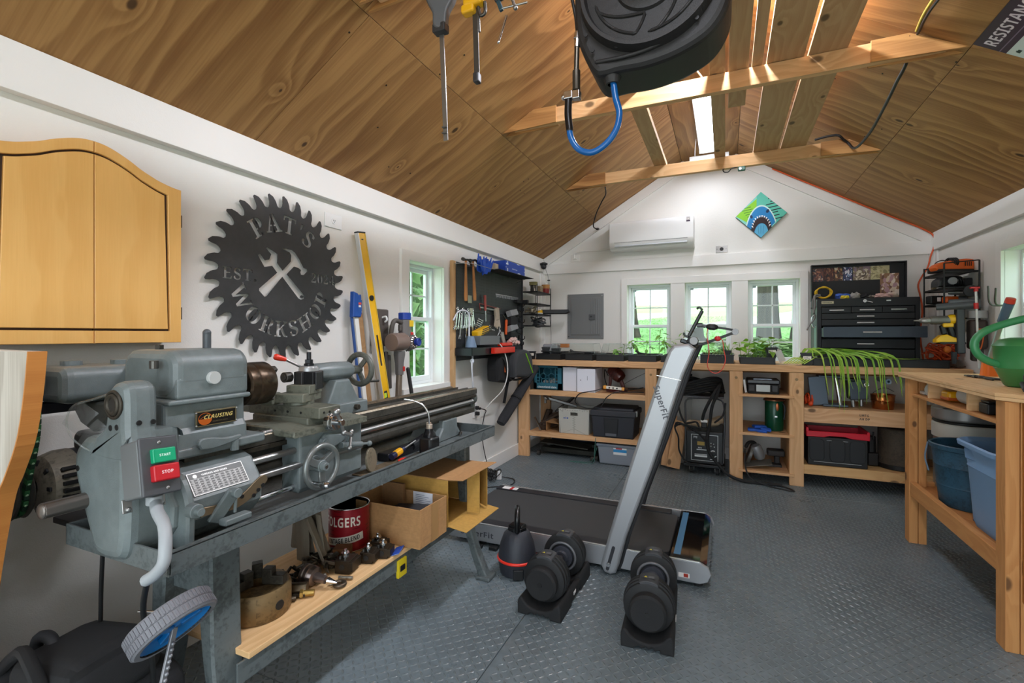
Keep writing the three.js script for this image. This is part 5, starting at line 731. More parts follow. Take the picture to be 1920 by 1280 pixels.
// ---------------------------------------------------------------- treadmill
const silver = M(0xa6a8ab, .38, .55), txtSF = print(512, 128, (c, w, h) => { c.clearRect(0, 0, w, h); c.fillStyle = '#505257'; c.font = 'bold 104px sans-serif'; c.fillText('SuperFit', 14, 100); });
const txtM = M(0xffffff, .45, .2, { map: txtSF, transparent: true, alphaTest: .4 });
{
  const t = thingW('treadmill', 'flat silver and black folding treadmill with an inclined side post', 'treadmill', [1.12, 0, 2.32]);
  const x0 = .42, x1 = 1.84, zn = 2.668, zf = 1.972;
  const prof = [[x0, .025], [x1 - .05, .025], [x1 - .015, .04], [x1, .075], [x1 - .012, .108], [x1 - .045, .124], [x0 + .25, .122], [x0, .10]];
  for (const [z, n] of [[zn - .008, 1], [zf + .008, 0]]) { const s = mesh('side_panel', ex(prof, .016, .003, 0, 0, z), silver, t); if (n) { mesh('panel_print', decal(.26, .052, .62, .066, zn + .0012), txtM, s, { keep: true }); mesh('panel_sticker', decal(.05, .022, 1.72, .055, zn + .0012), M(0xffffff, .5, 0, { map: print(64, 32, c => { c.fillStyle = '#e8e6e2'; c.fillRect(0, 0, 64, 32); c.fillStyle = '#a8301f'; c.fillRect(30, 4, 26, 24); }) }), s, { keep: true }); } }
  mesh('edge_trim', [bc(x0 + .02, x1 - .05, .122, .127, zn - .012, zn, .001)], M(0xd6d8d8, .25, .7), t); mesh('edge_trim', [bc(x0 + .02, x1 - .05, .122, .127, zf, zf + .012, .001)], M(0xd6d8d8, .25, .7), t);
  mesh('foot_rail', bc(x0 + .01, 1.6, .06, .125, zn - .085, zn - .016, .003), M(0x26262a, .45), t); mesh('foot_rail', bc(x0 + .01, 1.6, .06, .125, zf + .016, zf + .085, .003), M(0x26262a, .45), t);
  const bs = rect(1.22, .53, .03); mesh('running_belt', ex(bs, .06, .004, 1.035, .088, (zn + zf) / 2, -PI / 2, 0, 0), M(0x3a3a3b, .62, 0, { bumpMap: T.spk, bumpScale: .0005 }), t); mesh('deck_body', bc(x0 + .01, x1 - .06, .028, .085, zf + .016, zn - .016, .003), black, t);
  mesh('motor_hood', [ex([[1.655, .06], [x1 - .012, .06], [x1 - .008, .08], [x1 - .02, .112], [x1 - .05, .128], [1.655, .128]], zn - zf - .034, .003, 0, 0, (zn + zf) / 2)], M(0x0c0d10, .06, 0, { clearcoat: 1, clearcoatRoughness: .05 }), t); mesh('painted_reflection', bc(1.668, 1.70, .127, .1295, zf + .05, zn - .05, .001), M(0x4f81a8, .3), t, { label: 'blue band painted as a reflection' });  // the blue band is a reflection on the glossy hood, painted in
  for (const z of [zn - .05, zf + .05]) for (const x of [.62, 1.78]) mesh('foot', cy(.022, .028, x, .014, z, 'y', 16), rubber, t);
  for (const [x, z] of [[.63, zn + .03], [.72, zn + .02]]) mesh('adjuster_foot', bx(.05, .02, .03, x, .011, z, .006), black, t);
  for (const [x0_, x1_, z] of [[.41, .53, zf + .05], [.41, .53, zn - .05]]) mesh('warning_sticker', [bc(x0_ + .06, x1_ + .05, .1251, .1262, z - .025, z + .025, .0003)], M(0xffffff, .5, 0, { map: (() => { const q = print(64, 64, c => { c.fillStyle = '#ece9e6'; c.fillRect(0, 0, 64, 64); c.fillStyle = '#c2272d'; c.fillRect(48, 0, 12, 64); }); q.wrapS = q.wrapT = THREE.RepeatWrapping; q.repeat.set(9, 20); return q; })() }), t);
  // inclined posts, near and far, tapering towards the pivot
  const pl = [[1.328, .045], [1.365, .19], [1.47, .553], [1.612, 1.01], [1.655, 1.125]], pr = [[1.775, 1.135], [1.72, 1.005], [1.582, .565], [1.455, .2], [1.416, .05], [1.402, .015], [1.375, .004], [1.345, .012]];
  const po = [...pl, [1.675, 1.15], [1.745, 1.158], ...pr].reverse();
  const np = mesh('near_post', ex(po, .042, .014, 0, 0, zn + .022), silver, t, { label: 'wide silver post' });
  mesh('post_print', at(decal(.2, .05), 1.624, .866, zn + .0438, 0, 0, -1.27), txtM, np, { keep: true }); mesh('pivot_slot', [ex(rect(.016, .13, .008), .004, .001, 1.378, .088, zn + .043, 0, 0, -.27)], M(0x3b3c40, .35, .4), np); mesh('pivot_pin', cy(.011, .01, 1.368, .055, zn + .043, 'z', 16), chrome, np);
  mesh('post_cap_line', bar([1.60, 1.005, zn + .0435], [1.71, .985, zn + .0435], .002, .003, 0, [0, 0, 1]), chrome, np);
  mesh('far_post', ex(po, .04, .008, 0, 0, zf - .012), M(0x1d1d22, .5), t, { label: 'black far post' });
  mesh('post_inner', ex(po.map(([x, y]) => [x * .97 + .047, y * .985 + .006]), .01, .002, .012, 0, zn - .004), M(0x17171a, .5), t);
  mesh('hand_bar', [rod([1.735, 1.13, zf], [1.735, 1.13, zn], .02)], M(0x1a1a1c, .6), t); mesh('console', bx(.08, .022, .26, 1.735, 1.16, 2.46, .006, 0, 0, -.3), blackG, t);
  mesh('bolt', [sp(.006, 1.74, 1.08, zn - .0, 1, 1, 1), sp(.006, 1.69, .96, zn - .0)], steel, t, { kind: 'stuff' });
}
{
  const t = thingW('phone_mount', 'black jointed phone mount clamped on top of the treadmill post', 'phone mount', [1.76, 1.15, 2.62]); const z = 2.62;
  mesh('clamp', [bx(.05, .03, .05, 1.755, 1.165, z, .005, 0, 0, -.5), cy(.02, .03, 1.763, 1.17, z + .02, 'z', 20)], black, t); mesh('joint_knob', cy(.019, .012, 1.763, 1.17, z + .04, 'z', 24), M(0x8a8a8a, .4, .3), t); mesh('joint_knob', cy(.015, .03, 1.942, 1.213, z, 'z', 24), M(0x8a8a8a, .4, .3), t);
  mesh('lower_arm', [bar([1.778, 1.155, z], [1.80, 1.153, z], .014, .014), bar([1.80, 1.154, z], [1.942, 1.211, z], .013, .013)], black, t); mesh('upper_arm', [bar([1.938, 1.221, z], [1.862, 1.234, z], .01, .01), orient(la([[0, -.028], [.008, -.024], [.015, -.01], [.015, .012], [.008, .026], [0, .028]], 16), [1.866, 1.234, z], [1.82, 1.238, z])], black, t);
  mesh('arm_clip', [sp(.013, 1.867, 1.181, z, 1.2, 1, 1)], M(0xc5262a, .4), t, { label: 'red clip on the lower arm' });
  mesh('cradle', [bar([1.738, 1.19, z], [1.80, 1.315, z], .05, .015, .005), bar([1.80, 1.318, z], [1.784, 1.333, z], .05, .01, .003), bar([1.784, 1.333, z], [1.775, 1.322, z], .05, .008, .003), bar([1.738, 1.188, z], [1.718, 1.196, z], .05, .01, .003), bar([1.718, 1.196, z], [1.716, 1.21, z], .05, .008, .003)], M(0x1b1d1c, .4), t);
  mesh('ball_socket', [cy(.012, .025, 1.788, 1.245, z, 'x', 16), rod([1.79, 1.245, z], [1.815, 1.238, z], .008)], M(0x55565a, .4), t);
}
solo('red_lanyard', 'thin red safety cord looping down from the phone mount', 'cord', tu([[1.826, 1.245, 2.62], [1.82, 1.2, 2.63], [1.83, 1.12, 2.64], [1.823, 1.05, 2.64], [1.838, 1.025, 2.64], [1.861, 1.018, 2.64], [1.885, 1.035, 2.64], [1.9, 1.08, 2.64], [1.893, 1.13, 2.63], [1.886, 1.175, 2.62], [1.87, 1.185, 2.62]], .0018, 50, 6), M(0xd0402c, .5));
// ---------------------------------------------------------------- dumbbells and kettlebell
function dumbbell(label, lt) {
  const t = thing('adjustable_dumbbell', label, 'dumbbell', [0, 0, 0], 0); const y = .122;
  mesh('handle', at(cy(.0165, .15, 0, 0, 0, 'z', 24), 0, y, 0), M(0x5d5c62, .4, .6), t);
  for (const s of [1, -1]) {
    mesh('collar', [at(la([[.018, 0], [.03, 0], [.034, .012], [.05, .014], [.052, .03], [0, .03]], 36), 0, y, s * .058, s * PI / 2, 0, 0)], M(0x3f424b, .45), t);
    mesh('selector_ring', [to(.064, .006, 0, y, s * .084, 'z', 44, 8)], M(0x6a6c70, .4), t);
    for (const [k, z, r] of [[0, .099, .098], [1, .119, .1], [2, .139, .098], [3, .159, .094]]) mesh('weight_plate', at(la([[0, -.009], [r - .006, -.009], [r, -.006], [r, .006], [r - .006, .009], [0, .009]], 48), 0, y, s * z, s * PI / 2, 0, 0), M(0x161617, .62, 0, { bumpMap: T.spk, bumpScale: .0004 }), t);
    mesh('end_cap', at(la([[0, 0], [.068, 0], [.07, .006], [.07, .034], [.062, .042], [.02, .04], [0, .04]], 48), 0, y - .003, s * .168, s * PI / 2, 0, 0), blackT, t); mesh('cap_bolt', at(cy(.009, .004, 0, 0, 0, 'z', 6), 0, y - .003, s * .209), black, t);
    const wx = print(128, 64, c => { c.fillStyle = '#3c3d40'; c.fillRect(0, 0, 128, 64); c.fillStyle = '#d8c73a'; c.beginPath(); c.moveTo(16, 48); c.lineTo(34, 16); c.lineTo(52, 48); c.fill(); c.fillStyle = '#8c8d8f'; for (let i = 0; i < 5; i++) c.fillRect(60, 16 + i * 8, 54, 3); });
    mesh('warning_bridge', ex(smooth([[-.036, .094], [-.02, .1015], [0, .104], [.02, .1015], [.036, .094], [.034, .084], [0, .092], [-.034, .084]], 30).slice(0, -1).reverse(), .075, .002, 0, y, s * .128), M(0x3c3d40, .55), t); const dg = decal(.05, .026); dg.rotateX(-PI / 2); if (s < 0) dg.rotateY(0); mesh('warning_print', dg.translate(0, y + .1046, s * .128), M(0xffffff, .5, 0, { map: wx }), t, { keep: true });
  }
  return t;
}
function cradle(label) {
  const t = thing('dumbbell_cradle', label, 'cradle', [0, 0, 0], 0, 'black dumbbell cradles on the floor'); const w = .098, L2 = .225;
  const end = smooth([[-w, 0], [-w, .05], [-.088, .07], [-.075, .066], [-.05, .042], [0, .03], [.05, .042], [.075, .066], [.088, .07], [w, .05], [w, 0]], 40).concat([[.05, 0], [.045, .012], [.03, .006], [.02, .014], [.005, .006], [-.005, .014], [-.02, .006], [-.03, .014], [-.045, .006], [-.05, 0]]).reverse();
  for (const s of [1, -1]) { mesh('cradle_end', [ex(end, .16, .008, 0, 0, s * (L2 - .08))], blackT, t); }
  for (const s of [1, -1]) mesh('cradle_rail', [bar([s * .082, .036, -.09], [s * .082, .036, .09], .03, .04, .008)], blackT, t);
  mesh('cradle_floor', bc(-.08, .08, .004, .02, -.09, .09, .004), black, t); mesh('cradle_sticker', bx(.002, .014, .03, .0985, .04, .03, .0005), whiteP, t); return t;
}
{ const a = cradle('black moulded cradle under the left dumbbell, beside the kettlebell'); a.position.set(1.182, 0, 2.965); a.rotation.y = -.02; const b = copy(a, [1.615, 0, 3.0], .06, 'black moulded cradle under the right dumbbell, in the middle of the floor');
  const d = dumbbell('black adjustable dumbbell beside the kettlebell, left of the two'); d.position.set(1.182, .012, 2.965); d.rotation.y = -.02; copy(d, [1.615, .012, 3.0], .06, 'black adjustable dumbbell in the middle of the floor, right of the two'); }
{
  const t = thingW('kettlebell', 'dark adjustable kettlebell with a red ring beside the bench foot', 'kettlebell', [.938, 0, 2.86]);
  mesh('bell_body', la([[0, 0], [.072, 0], [.086, .006], [.09, .03], [.095, .06], [.097, .075], [.095, .095], [.085, .15], [.068, .195], [.05, .215], [.03, .222], [0, .224]], 44).translate(.938, .001, 2.86), M(0x2a2c33, .5, 0, { bumpMap: T.spk, bumpScale: .0003 }), t); mesh('red_ring', to(.0955, .0075, .938, .079, 2.86, 'y', 56, 10), M(0xe0301f, .35), t, { label: 'red ring' });
  mesh('bell_collar', [cy(.05, .016, .938, .225, 2.86, 'y', 8), bx(.075, .03, .05, .938, .228, 2.86, .006)], blackG, t); mesh('bell_handle', [tu([[.957, .225, 2.905], [.957, .285, 2.905], [.948, .315, 2.883], [.938, .322, 2.86], [.928, .315, 2.837], [.919, .285, 2.815], [.919, .225, 2.815]], .0145, 40, 12)], blackG, t); mesh('base_notch', bx(.05, .05, .012, .98, .03, 2.945, .004, 0, .45), black, t);
}
// ---------------------------------------------------------------- back workbench
const stud = wood(0xfae2cb), studP = wood(0xf4dccb);
const WT = .954;
{
  const t = thingW('long_workbench', 'long pine workbench with open shelves along the back wall under the windows', 'workbench', [1.75, 0, .37]);
  mesh('worktop', bc(.05, 3.49, WT - .02, WT, .02, .665, .002), stud, t, { grain: 0 }); mesh('front_rail', bc(.085, 1.62, WT - .054, WT - .001, .665, .703, .003), stud, t, { grain: 0 }); mesh('front_rail', bc(1.622, 3.49, WT - .054, WT - .001, .665, .703, .003), stud, t, { grain: 0 });
  for (const [a, b] of [[.018, .13], [1.247, 1.345], [1.932, 2.032], [2.366, 2.466]]) { mesh('post', bc(a, b, 0, WT - .056, .66, .70, .003), stud, t, { grain: 1 }); mesh('bolt_head', cy(.011, .006, (a + b) / 2, WT - .11, .702, 'z', 12), M(0x9a7d55, .6), t); mesh('post', bc(a, b, 0, WT - .02, .03, .07, .003), stud, t, { grain: 1 }); mesh('bearer', bc(a + .01, a + .05, WT - .11, WT - .02, .07, .66, .003), lumberB, t, { grain: 2 }); }
  mesh('back_rail', bc(.05, 3.49, WT - .11, WT - .02, .025, .06, .002), lumberB, t, { grain: 0 });
  const shelf = (x0, x1, y, th, zf, m = stud) => mesh('shelf_board', bc(x0, x1, y - th, y, .09, zf, .002), m, t, { grain: 0 });
  shelf(.13, 1.247, .655, .03, .664); mesh('shelf_edge', bc(.13, 1.247, .61, .657, .664, .70, .002), stud, t, { grain: 0 }); shelf(.13, 1.247, .25, .02, .664); mesh('shelf_edge', bc(.13, 1.247, .206, .252, .664, .70, .002), stud, t, { grain: 0 });
  for (const y of [.712, .397, .093]) shelf(2.0, 2.4, y, .02, .715);
  shelf(2.466, 3.49, .622, .03, .664, studP); mesh('shelf_edge', bc(2.466, 3.49, .512, .624, .664, .70, .002), studP, t, { grain: 0 }); shelf(2.466, 3.49, .175, .03, .664, wood(0xf2dcb8)); mesh('shelf_edge', bc(2.466, 3.49, .105, .177, .664, .70, .002), wood(0xf2dcb8), t, { grain: 0 });
  mesh('divider', bc(2.366, 2.38, .06, .9, .09, .65, .001), lumberB, t, { grain: 1 }); mesh('divider', bc(2.02, 2.032, .06, .9, .09, .65, .001), lumberB, t, { grain: 1 });
  { const tx = print(128, 64, c => { c.clearRect(0, 0, 128, 64); c.fillStyle = '#4a3a33'; c.font = 'bold 24px sans-serif'; c.fillText('LMTG', 8, 26); c.fillText('AH DP', 8, 56); }); mesh('pencil_mark', decal(.12, .06, 2.88, .575, .7008), M(0xffffff, .8, 0, { map: tx, transparent: true, alphaTest: .3 }), t, { keep: true }); }
}
// items, left bay
{
  const t = thingW('milk_crate', 'teal plastic milk crate with a lattice front on the upper left shelf', 'crate', [.3, .656, .45]); const m = M(0x2a6a7c, .45), x0 = .15, x1 = .45, y0 = .657, y1 = .892, zf = .62, zb = .32;
  mesh('crate_shell', [bc(x0, x1, y0, y0 + .01, zb, zf), bc(x0, x0 + .01, y0, y1, zb, zf), bc(x1 - .01, x1, y0, y1, zb, zf), bc(x0, x1, y0, y1, zb, zb + .01)], m, t);
  const fr = [bc(x0, x1, y0, y0 + .065, zf - .01, zf), bc(x0, x1, y1 - .02, y1, zf - .01, zf), bc(x0, x0 + .035, y0, y1, zf - .01, zf), bc(x1 - .05, x1, y0, y1, zf - .01, zf)]; for (const x of [.21, .375]) fr.push(bc(x - .004, x + .004, y0, y1, zf - .009, zf - .001)); for (const y of [.74, .775, .81, .845]) { fr.push(bc(x0, .212, y - .004, y + .004, zf - .009, zf - .001)); fr.push(bc(.373, x1, y - .004, y + .004, zf - .009, zf - .001)); }
  const C = [[.293, .79]]; for (const [cx, cyy, r] of [[.255, .742, .026], [.293, .742, .026], [.331, .742, .026], [.25, .79, .03], [.335, .79, .03], [.293, .835, .042]]) fr.push(at(new THREE.TorusGeometry(r, .0035, 4, 6), cx, cyy, zf - .005, 0, 0, PI / 6));
  mesh('crate_lattice', fr, m, t); const tx = print(512, 96, c => { c.clearRect(0, 0, 512, 96); c.fillStyle = '#e3ecec'; c.font = 'bold 68px sans-serif'; c.fillText('cloverland dairy', 6, 70); }); mesh('crate_print', decal(.2, .0375, .29, .682, zf + .0012), M(0xffffff, .5, 0, { map: tx, transparent: true, alphaTest: .3 }), t, { keep: true });
}
{ const g = []; for (let i = 0; i < 7; i++) g.push(sp(rr(.025, .045), .22 + .02 * i, .70 + rr(0, .03), .47 + rr(-.06, .06), 1, .7, 1, 10)); solo('crate_contents', 'pale bundled rags inside the teal milk crate', 'rags', g, M(0xbdbab2, .9), { kind: 'stuff' }); }
solo('white_carton', 'plain white carton standing beside the milk crate, left of two', 'carton', bc(.462, .60, .657, .885, .35, .64, .002), M(0xe4e4ec, .6));
{ const t = thingW('white_carton', 'white carton with small print, right of the two beside the milk crate', 'carton', [.7, .657, .5]); mesh('carton_body', bc(.615, .79, .657, .878, .40, .68, .002), M(0xe6e6ee, .6), t); mesh('carton_print', [decal(.006, .012, .65, .77, .6812), decal(.003, .04, .715, .79, .6812)], M(0x55565e, .7), t, { kind: 'stuff' }); }
{ const t = thingW('bench_grinder_stand', 'old maroon cast bench fan base standing on the upper shelf', 'fan', [.95, .657, .5]); const m = M(0x4d1f1a, .3, .1);
  mesh('base', la([[0, 0], [.09, 0], [.088, .012], [.06, .03], [.03, .04], [0, .04]], 32).scale(1.15, 1, .8).translate(.955, .657, .5), m, t); mesh('yoke', [bar([.885, .69, .5], [.9, .82, .5], .03, .03, .01), bar([1.02, .69, .5], [.98, .80, .5], .03, .035, .01)], m, t);
  mesh('motor_housing', [orient(la([[0, -.075], [.04, -.075], [.056, -.06], [.06, -.02], [.06, .05], [.05, .075], [0, .08]], 28), [.9, .875, .5], [1.0, .79, .54])], m, t); mesh('cooling_fin', [0, 1, 2].map(i => orient(to(.06, .003, 0, 0, 0, 'y', 28, 6), [.92 + .02 * i, .858 - .017 * i, .508 + .008 * i], [.94 + .02 * i, .841 - .017 * i, .516 + .008 * i])), M(0x36120f, .35, .1), t, { kind: 'stuff' }); }
{ const t = thingW('power_strip', 'orange and white power strip hung across the maroon base', 'power strip', [.95, .70, .65]); mesh('strip_body', bar([.875, .712, .655], [1.055, .70, .655], .03, .026, .004), M(0xe8e2d4, .5), t); mesh('strip_end', bar([.862, .713, .655], [.892, .711, .655], .034, .034, .006), M(0xf0a23a, .45), t); mesh('strip_end', bar([1.03, .702, .655], [1.056, .70, .655], .032, .028, .004), M(0xe9a24a, .45), t); mesh('socket', [.92, .955, .99].map(x => bx(.014, .012, .003, x, .709 - (x - .92) * .05, .671, .001)), black, t, { kind: 'stuff' }); }
solo('black_flex', 'black flex looping from the power strip along the upper shelf edge', 'cord', [tu([[.87, .71, .66], [.8, .68, .69], [.72, .665, .705], [.64, .64, .71], [.6, .56, .69], [.7, .51, .68], [.84, .53, .69], [.9, .62, .705], [.97, .665, .69], [1.1, .675, .66], [1.22, .675, .62]], .0045, 70, 7), tu([[.86, .80, .45], [.82, .86, .42], [.84, .77, .5], [.88, .70, .56]], .004, 24, 6), tu([[1.0, .68, .62], [1.12, .69, .55], [1.2, .705, .5], [1.16, .69, .45], [1.06, .69, .5]], .004, 30, 6), tu([[1.02, .73, .5], [1.12, .79, .4], [1.24, .85, .3]], .002, 14, 5)], M(0x18181a, .55));
{ const t = thingW('mail_tote', 'pale grey corrugated plastic tote with a hand hole on the lower left shelf', 'tote', [.58, .252, .52]); const m = M(0xb9b7ad, .6), f = (k, y) => [[.44 - k, .58 + 0], [.72 + k]]; const y0 = .253, y1 = .49;
  const face = z => { const s = sh([[.445, y0], [.715, y0], [.728, y1], [.425, y1]]); s.holes.push(new THREE.Path([[.545, y1 - .065], [.615, y1 - .065], [.615, y1 - .035], [.545, y1 - .035]].map(p => new THREE.Vector2(...p)))); return ex(s, .006, .001, 0, 0, z); };
  mesh('tote_wall', face(.66), m, t); mesh('tote_wall', face(.38), m, t); mesh('tote_wall', bar([.435, .253, .52], [.428, .49, .52], .006, .28, .001, [0, 0, 1]), m, t); mesh('tote_wall', bar([.718, .253, .52], [.725, .49, .52], .006, .28, .001, [0, 0, 1]), m, t); mesh('tote_floor', bc(.44, .72, .253, .258, .38, .66), m, t); mesh('tote_seam', [bc(.577, .583, y0, y1 - .07, .6631, .665, .001), bar([.577, .30, .664], [.47, .256, .664], .002, .004, 0), bar([.583, .30, .664], [.69, .256, .664], .002, .004, 0), bar([.43, y1 - .01, .664], [.47, y1 - .03, .664], .002, .006, 0)], M(0xa3a196, .6), t, { kind: 'stuff' });
  const rv = []; for (let i = 0; i < 26; i++) rv.push(sp(.003, i < 12 ? .445 + i * .024 : i % 2 ? .57 : .59, i < 12 ? y1 - .012 - .004 * (i % 2) : .30 + (i - 12) * .011, .664, 1, 1, .5, 6)); mesh('rivet', rv, steelD, t, { kind: 'stuff' }); mesh('tote_stamp', decal(.06, .03, .50, .40, .6642), M(0xffffff, .7, 0, { transparent: true, alphaTest: .3, map: print(64, 32, c => { c.clearRect(0, 0, 64, 32); c.fillStyle = '#3e5da8'; c.fillRect(6, 12, 14, 12); c.fillRect(26, 6, 6, 20); c.fillRect(40, 10, 16, 14); }) }), t, { keep: true }); }
{ const t = thingW('pipe_wrench', 'large grey box-end wrench lying over the tote rim', 'wrench', [.3, .49, .5]); mesh('shank', bar([.30, .575, .62], [.56, .49, .5], .03, .03, .008), steel, t); mesh('ring_head', [orient(to(.026, .011, 0, 0, 0, 'y', 26, 10), [.28, .57, .63], [.292, .59, .63]), cy(.012, .05, .278, .55, .63, 'y', 12)], steel, t); }
solo('bright_tube', 'short bright steel tube leaning in the lower left bay', 'tube', rod([.155, .372, .6], [.25, .262, .68], .0105), chrome);
solo('long_steel_rod', 'long thin steel rod slanting behind the tote', 'rod', [rod([.28, .40, .35], [.52, .60, .3], .009), rod([.24, .30, .5], [.47, .545, .28], .007)], steelD);
{ const t = thingW('open_carton', 'small torn brown carton lying open left of the tote', 'carton', [.36, .252, .55]); mesh('carton_wall', bc(.29, .43, .253, .256, .42, .64, .001), cardM, t); mesh('carton_wall', bx(.15, .003, .22, .36, .335, .53, .001, 0, 0, -.1), cardM, t); mesh('carton_wall', bc(.288, .292, .253, .34, .42, .64, .001), cardM, t); }
{ const g = []; for (let i = 0; i < 9; i++) g.push(bar([rr(.15, .3), rr(.262, .3), rr(.3, .6)], [rr(.2, .42), rr(.30, .45), rr(.25, .45)], rr(.02, .05), rr(.02, .04), .003)); solo('scrap_iron', 'rusty brown scrap irons heaped at the back of the lower left bay', 'scrap', g, M(0x5a4a40, .75, .2, { map: T.grime }), { kind: 'stuff' }); }
{ const t = thingW('black_tool_box', 'large black plastic tool chest with a dished lid on the lower shelf', 'tool box', [.95, .19, .52]); const m = M(0x25272f, .55, 0, { bumpMap: T.spk, bumpScale: .0006 });
  mesh('box_body', ex([[.775, .252], [1.14, .252], [1.155, .45], [.757, .45]], .34, .012, 0, 0, .53), m, t); mesh('box_lid', [ex(rect(.415, .055, .014, .957, .475), .36, .008, 0, 0, .53), bx(.37, .03, .3, .957, .508, .53, .012)], M(0x2d2e34, .45, 0, { bumpMap: T.spk, bumpScale: .0005 }), t); mesh('latch', [ex([[.885, .28], [1.0, .28], [1.01, .43], [.875, .43]], .012, .004, 0, 0, .703)], M(0x17181c, .5), t); mesh('latch_lip', bc(.892, .995, .27, .295, .70, .718, .004), M(0x565960, .5), t); mesh('hinge_clip', bx(.02, .05, .03, 1.165, .48, .66, .005), M(0x8b8a86, .45), t); }
{ const t = thingW('storage_bin', 'clear grey storage bin with a printed label on the floor under the tool chest', 'bin', [1.0, 0, .5]); mesh('bin_body', ex([[.83, .004], [1.18, .004], [1.2, .17], [.81, .17]], .40, .012, 0, 0, .48), M(0x888f99, .3, 0), t); mesh('bin_rim', bc(.80, 1.21, .165, .19, .27, .69, .008), M(0x7d858f, .35), t); mesh('bin_label', decal(.12, .062, 1.02, .13, .6828), M(0xffffff, .5, 0, { map: print(128, 64, c => { c.fillStyle = '#e6e8e8'; c.fillRect(0, 0, 128, 64); c.fillStyle = '#2f8fc9'; c.fillRect(0, 14, 128, 26); c.fillStyle = '#b9333a'; c.fillRect(24, 0, 60, 12); }) }), t, { keep: true }); }
{ const t = thingW('floor_jack', 'dark steel low-profile jack lying on the floor under the lower shelf', 'jack', [.45, 0, .45]); mesh('jack_frame', [bc(.2, .76, .03, .075, .40, .56, .006), bc(.22, .74, .05, .10, .30, .38, .006)], M(0x3a3c3a, .55, .3, { map: T.grime }), t); mesh('jack_plate', bx(.5, .012, .16, .44, .105, .48, .003, 0, 0, -.06), M(0x4c4e4c, .55, .3, { map: T.grime }), t); for (const [x, z] of [[.2, .6], [.75, .62], [.78, .58]]) mesh('jack_wheel', cy(.024, .03, x, .025, z, 'x', 20), steelD, t); mesh('jack_saddle', [cy(.04, .03, .25, .09, .45)], steelD, t); }
solo('dark_crate_lid', 'dark blue-grey panel standing behind the floor jack', 'panel', bx(.9, .16, .02, .65, .09, .2, .003), M(0x3a4254, .6));
solo('green_strap', 'thin green cord loop lying on the floor by the grey bin', 'cord', [tu([[.8, .24, .705], [.79, .1, .71], [.78, .01, .72], [.65, .006, .74], [.55, .006, .73], [.6, .006, .71], [.76, .02, .7], [.81, .15, .70]], .003, 50, 6)], M(0x3d6e62, .6));
// under the middle of the bench
for (const [i, x, w, h, tl] of [[0, 1.43, .10, .46, .13], [1, 1.5, .12, .42, .22]]) solo('timber_offcut', ['pine offcut plank leaning against the bench post, behind the other one', 'wider pine offcut plank leaning in front, beside the welder'][i], 'board', bx(w, h, .02, x, h / 2 + .006, .5 + .05 * i, .002, -.2, .5, -tl * .7), stud, { grain: 1 });
solo('white_panel_offcut', 'grey-white panel leaning against the welder side', 'panel', bx(.26, .62, .012, 1.5, .32, .36, .002, -.1, .7, -.05), M(0xb9b7b0, .6));
{
  const t = thingW('welder_cart', 'black welding machine on a two-wheeled cart under the workbench', 'welder', [1.74, 0, .5]); const pt = M(0x111213, .4);
  mesh('welder_body', bc(1.585, 1.885, .09, .37, .22, .66, .008), pt, t); mesh('cart_base', bc(1.57, 1.9, .065, .09, .18, .68, .005), pt, t);
  const tx = print(512, 512, (c, w, h) => { c.fillStyle = '#0d0e0f'; c.fillRect(0, 0, w, h); c.strokeStyle = '#d9dcdc'; c.lineWidth = 8; c.strokeRect(60, 30, 400, 450); c.fillStyle = '#a8893a'; c.fillRect(150, 150, 110, 66); c.fillStyle = '#dfe2e2'; c.font = 'bold 30px sans-serif'; c.fillText('MIG', 160, 270); c.fillRect(140, 285, 150, 14); c.fillRect(110, 370, 190, 10); c.fillRect(110, 390, 190, 30); for (let i = 0; i < 3; i++) c.fillRect(90, 60 + i * 14, 60, 6); c.beginPath(); c.arc(390, 350, 54, .6, 5.2); c.lineWidth = 16; c.stroke(); c.fillRect(340, 440, 70, 12); for (const [x, y] of [[350, 160], [390, 170], [350, 210], [400, 220]]) c.fillRect(x, y, 14, 14); });
  mesh('front_panel', bc(1.595, 1.875, .1, .36, .66, .664, .001), pt, t); mesh('panel_print', decal(.27, .25, 1.735, .23, .6652), M(0xffffff, .4, 0, { map: tx }), t, { keep: true }); mesh('dial', at(cy(.017, .02, 0, 0, 0, 'z', 20), 1.808, .188, .675), blackG, t); mesh('dial', at(cy(.013, .018, 0, 0, 0, 'z', 20), 1.66, .30, .674), blackG, t);
  for (const x of [1.632, 1.838]) { const c = mesh('caster', cy(.034, .026, x, .036, .64, 'x', 24), rubber, t); mesh('caster_fork', ex([[x - .02, .03], [x - .02, .07], [x + .02, .07], [x + .02, .03], [x + .016, .03], [x + .016, .066], [x - .016, .066], [x - .016, .03]], .04, .001, 0, 0, .64), steel, c); } mesh('caster', cy(.034, .026, 1.632, .036, .25, 'x', 20), rubber, t); mesh('caster', cy(.034, .026, 1.838, .036, .25, 'x', 20), rubber, t);
  mesh('cart_handle', [tu([[1.585, .12, .675], [1.585, .5, .675], [1.585, .62, .66], [1.60, .64, .64], [1.86, .645, .64], [1.885, .62, .66], [1.885, .12, .675]], .008, 50, 8)], M(0x4a4a4c, .45, .5), t); mesh('cart_shelf', bc(1.58, 1.89, .655, .665, .3, .62, .003), M(0x55565a, .45, .4), t);
}
{ const p = []; for (let i = 0; i < 66; i++) { const a = i * .55; p.push([1.68 + .21 * Math.cos(a) * (1 - .0018 * i), .69 + .0018 * i + .03 * Math.sin(a * 2), .48 + .13 * Math.sin(a)]); } solo('welding_cable', 'thick coil of black welding cable on top of the cart', 'cable', tu(p, .011, 330, 8), rubber); }
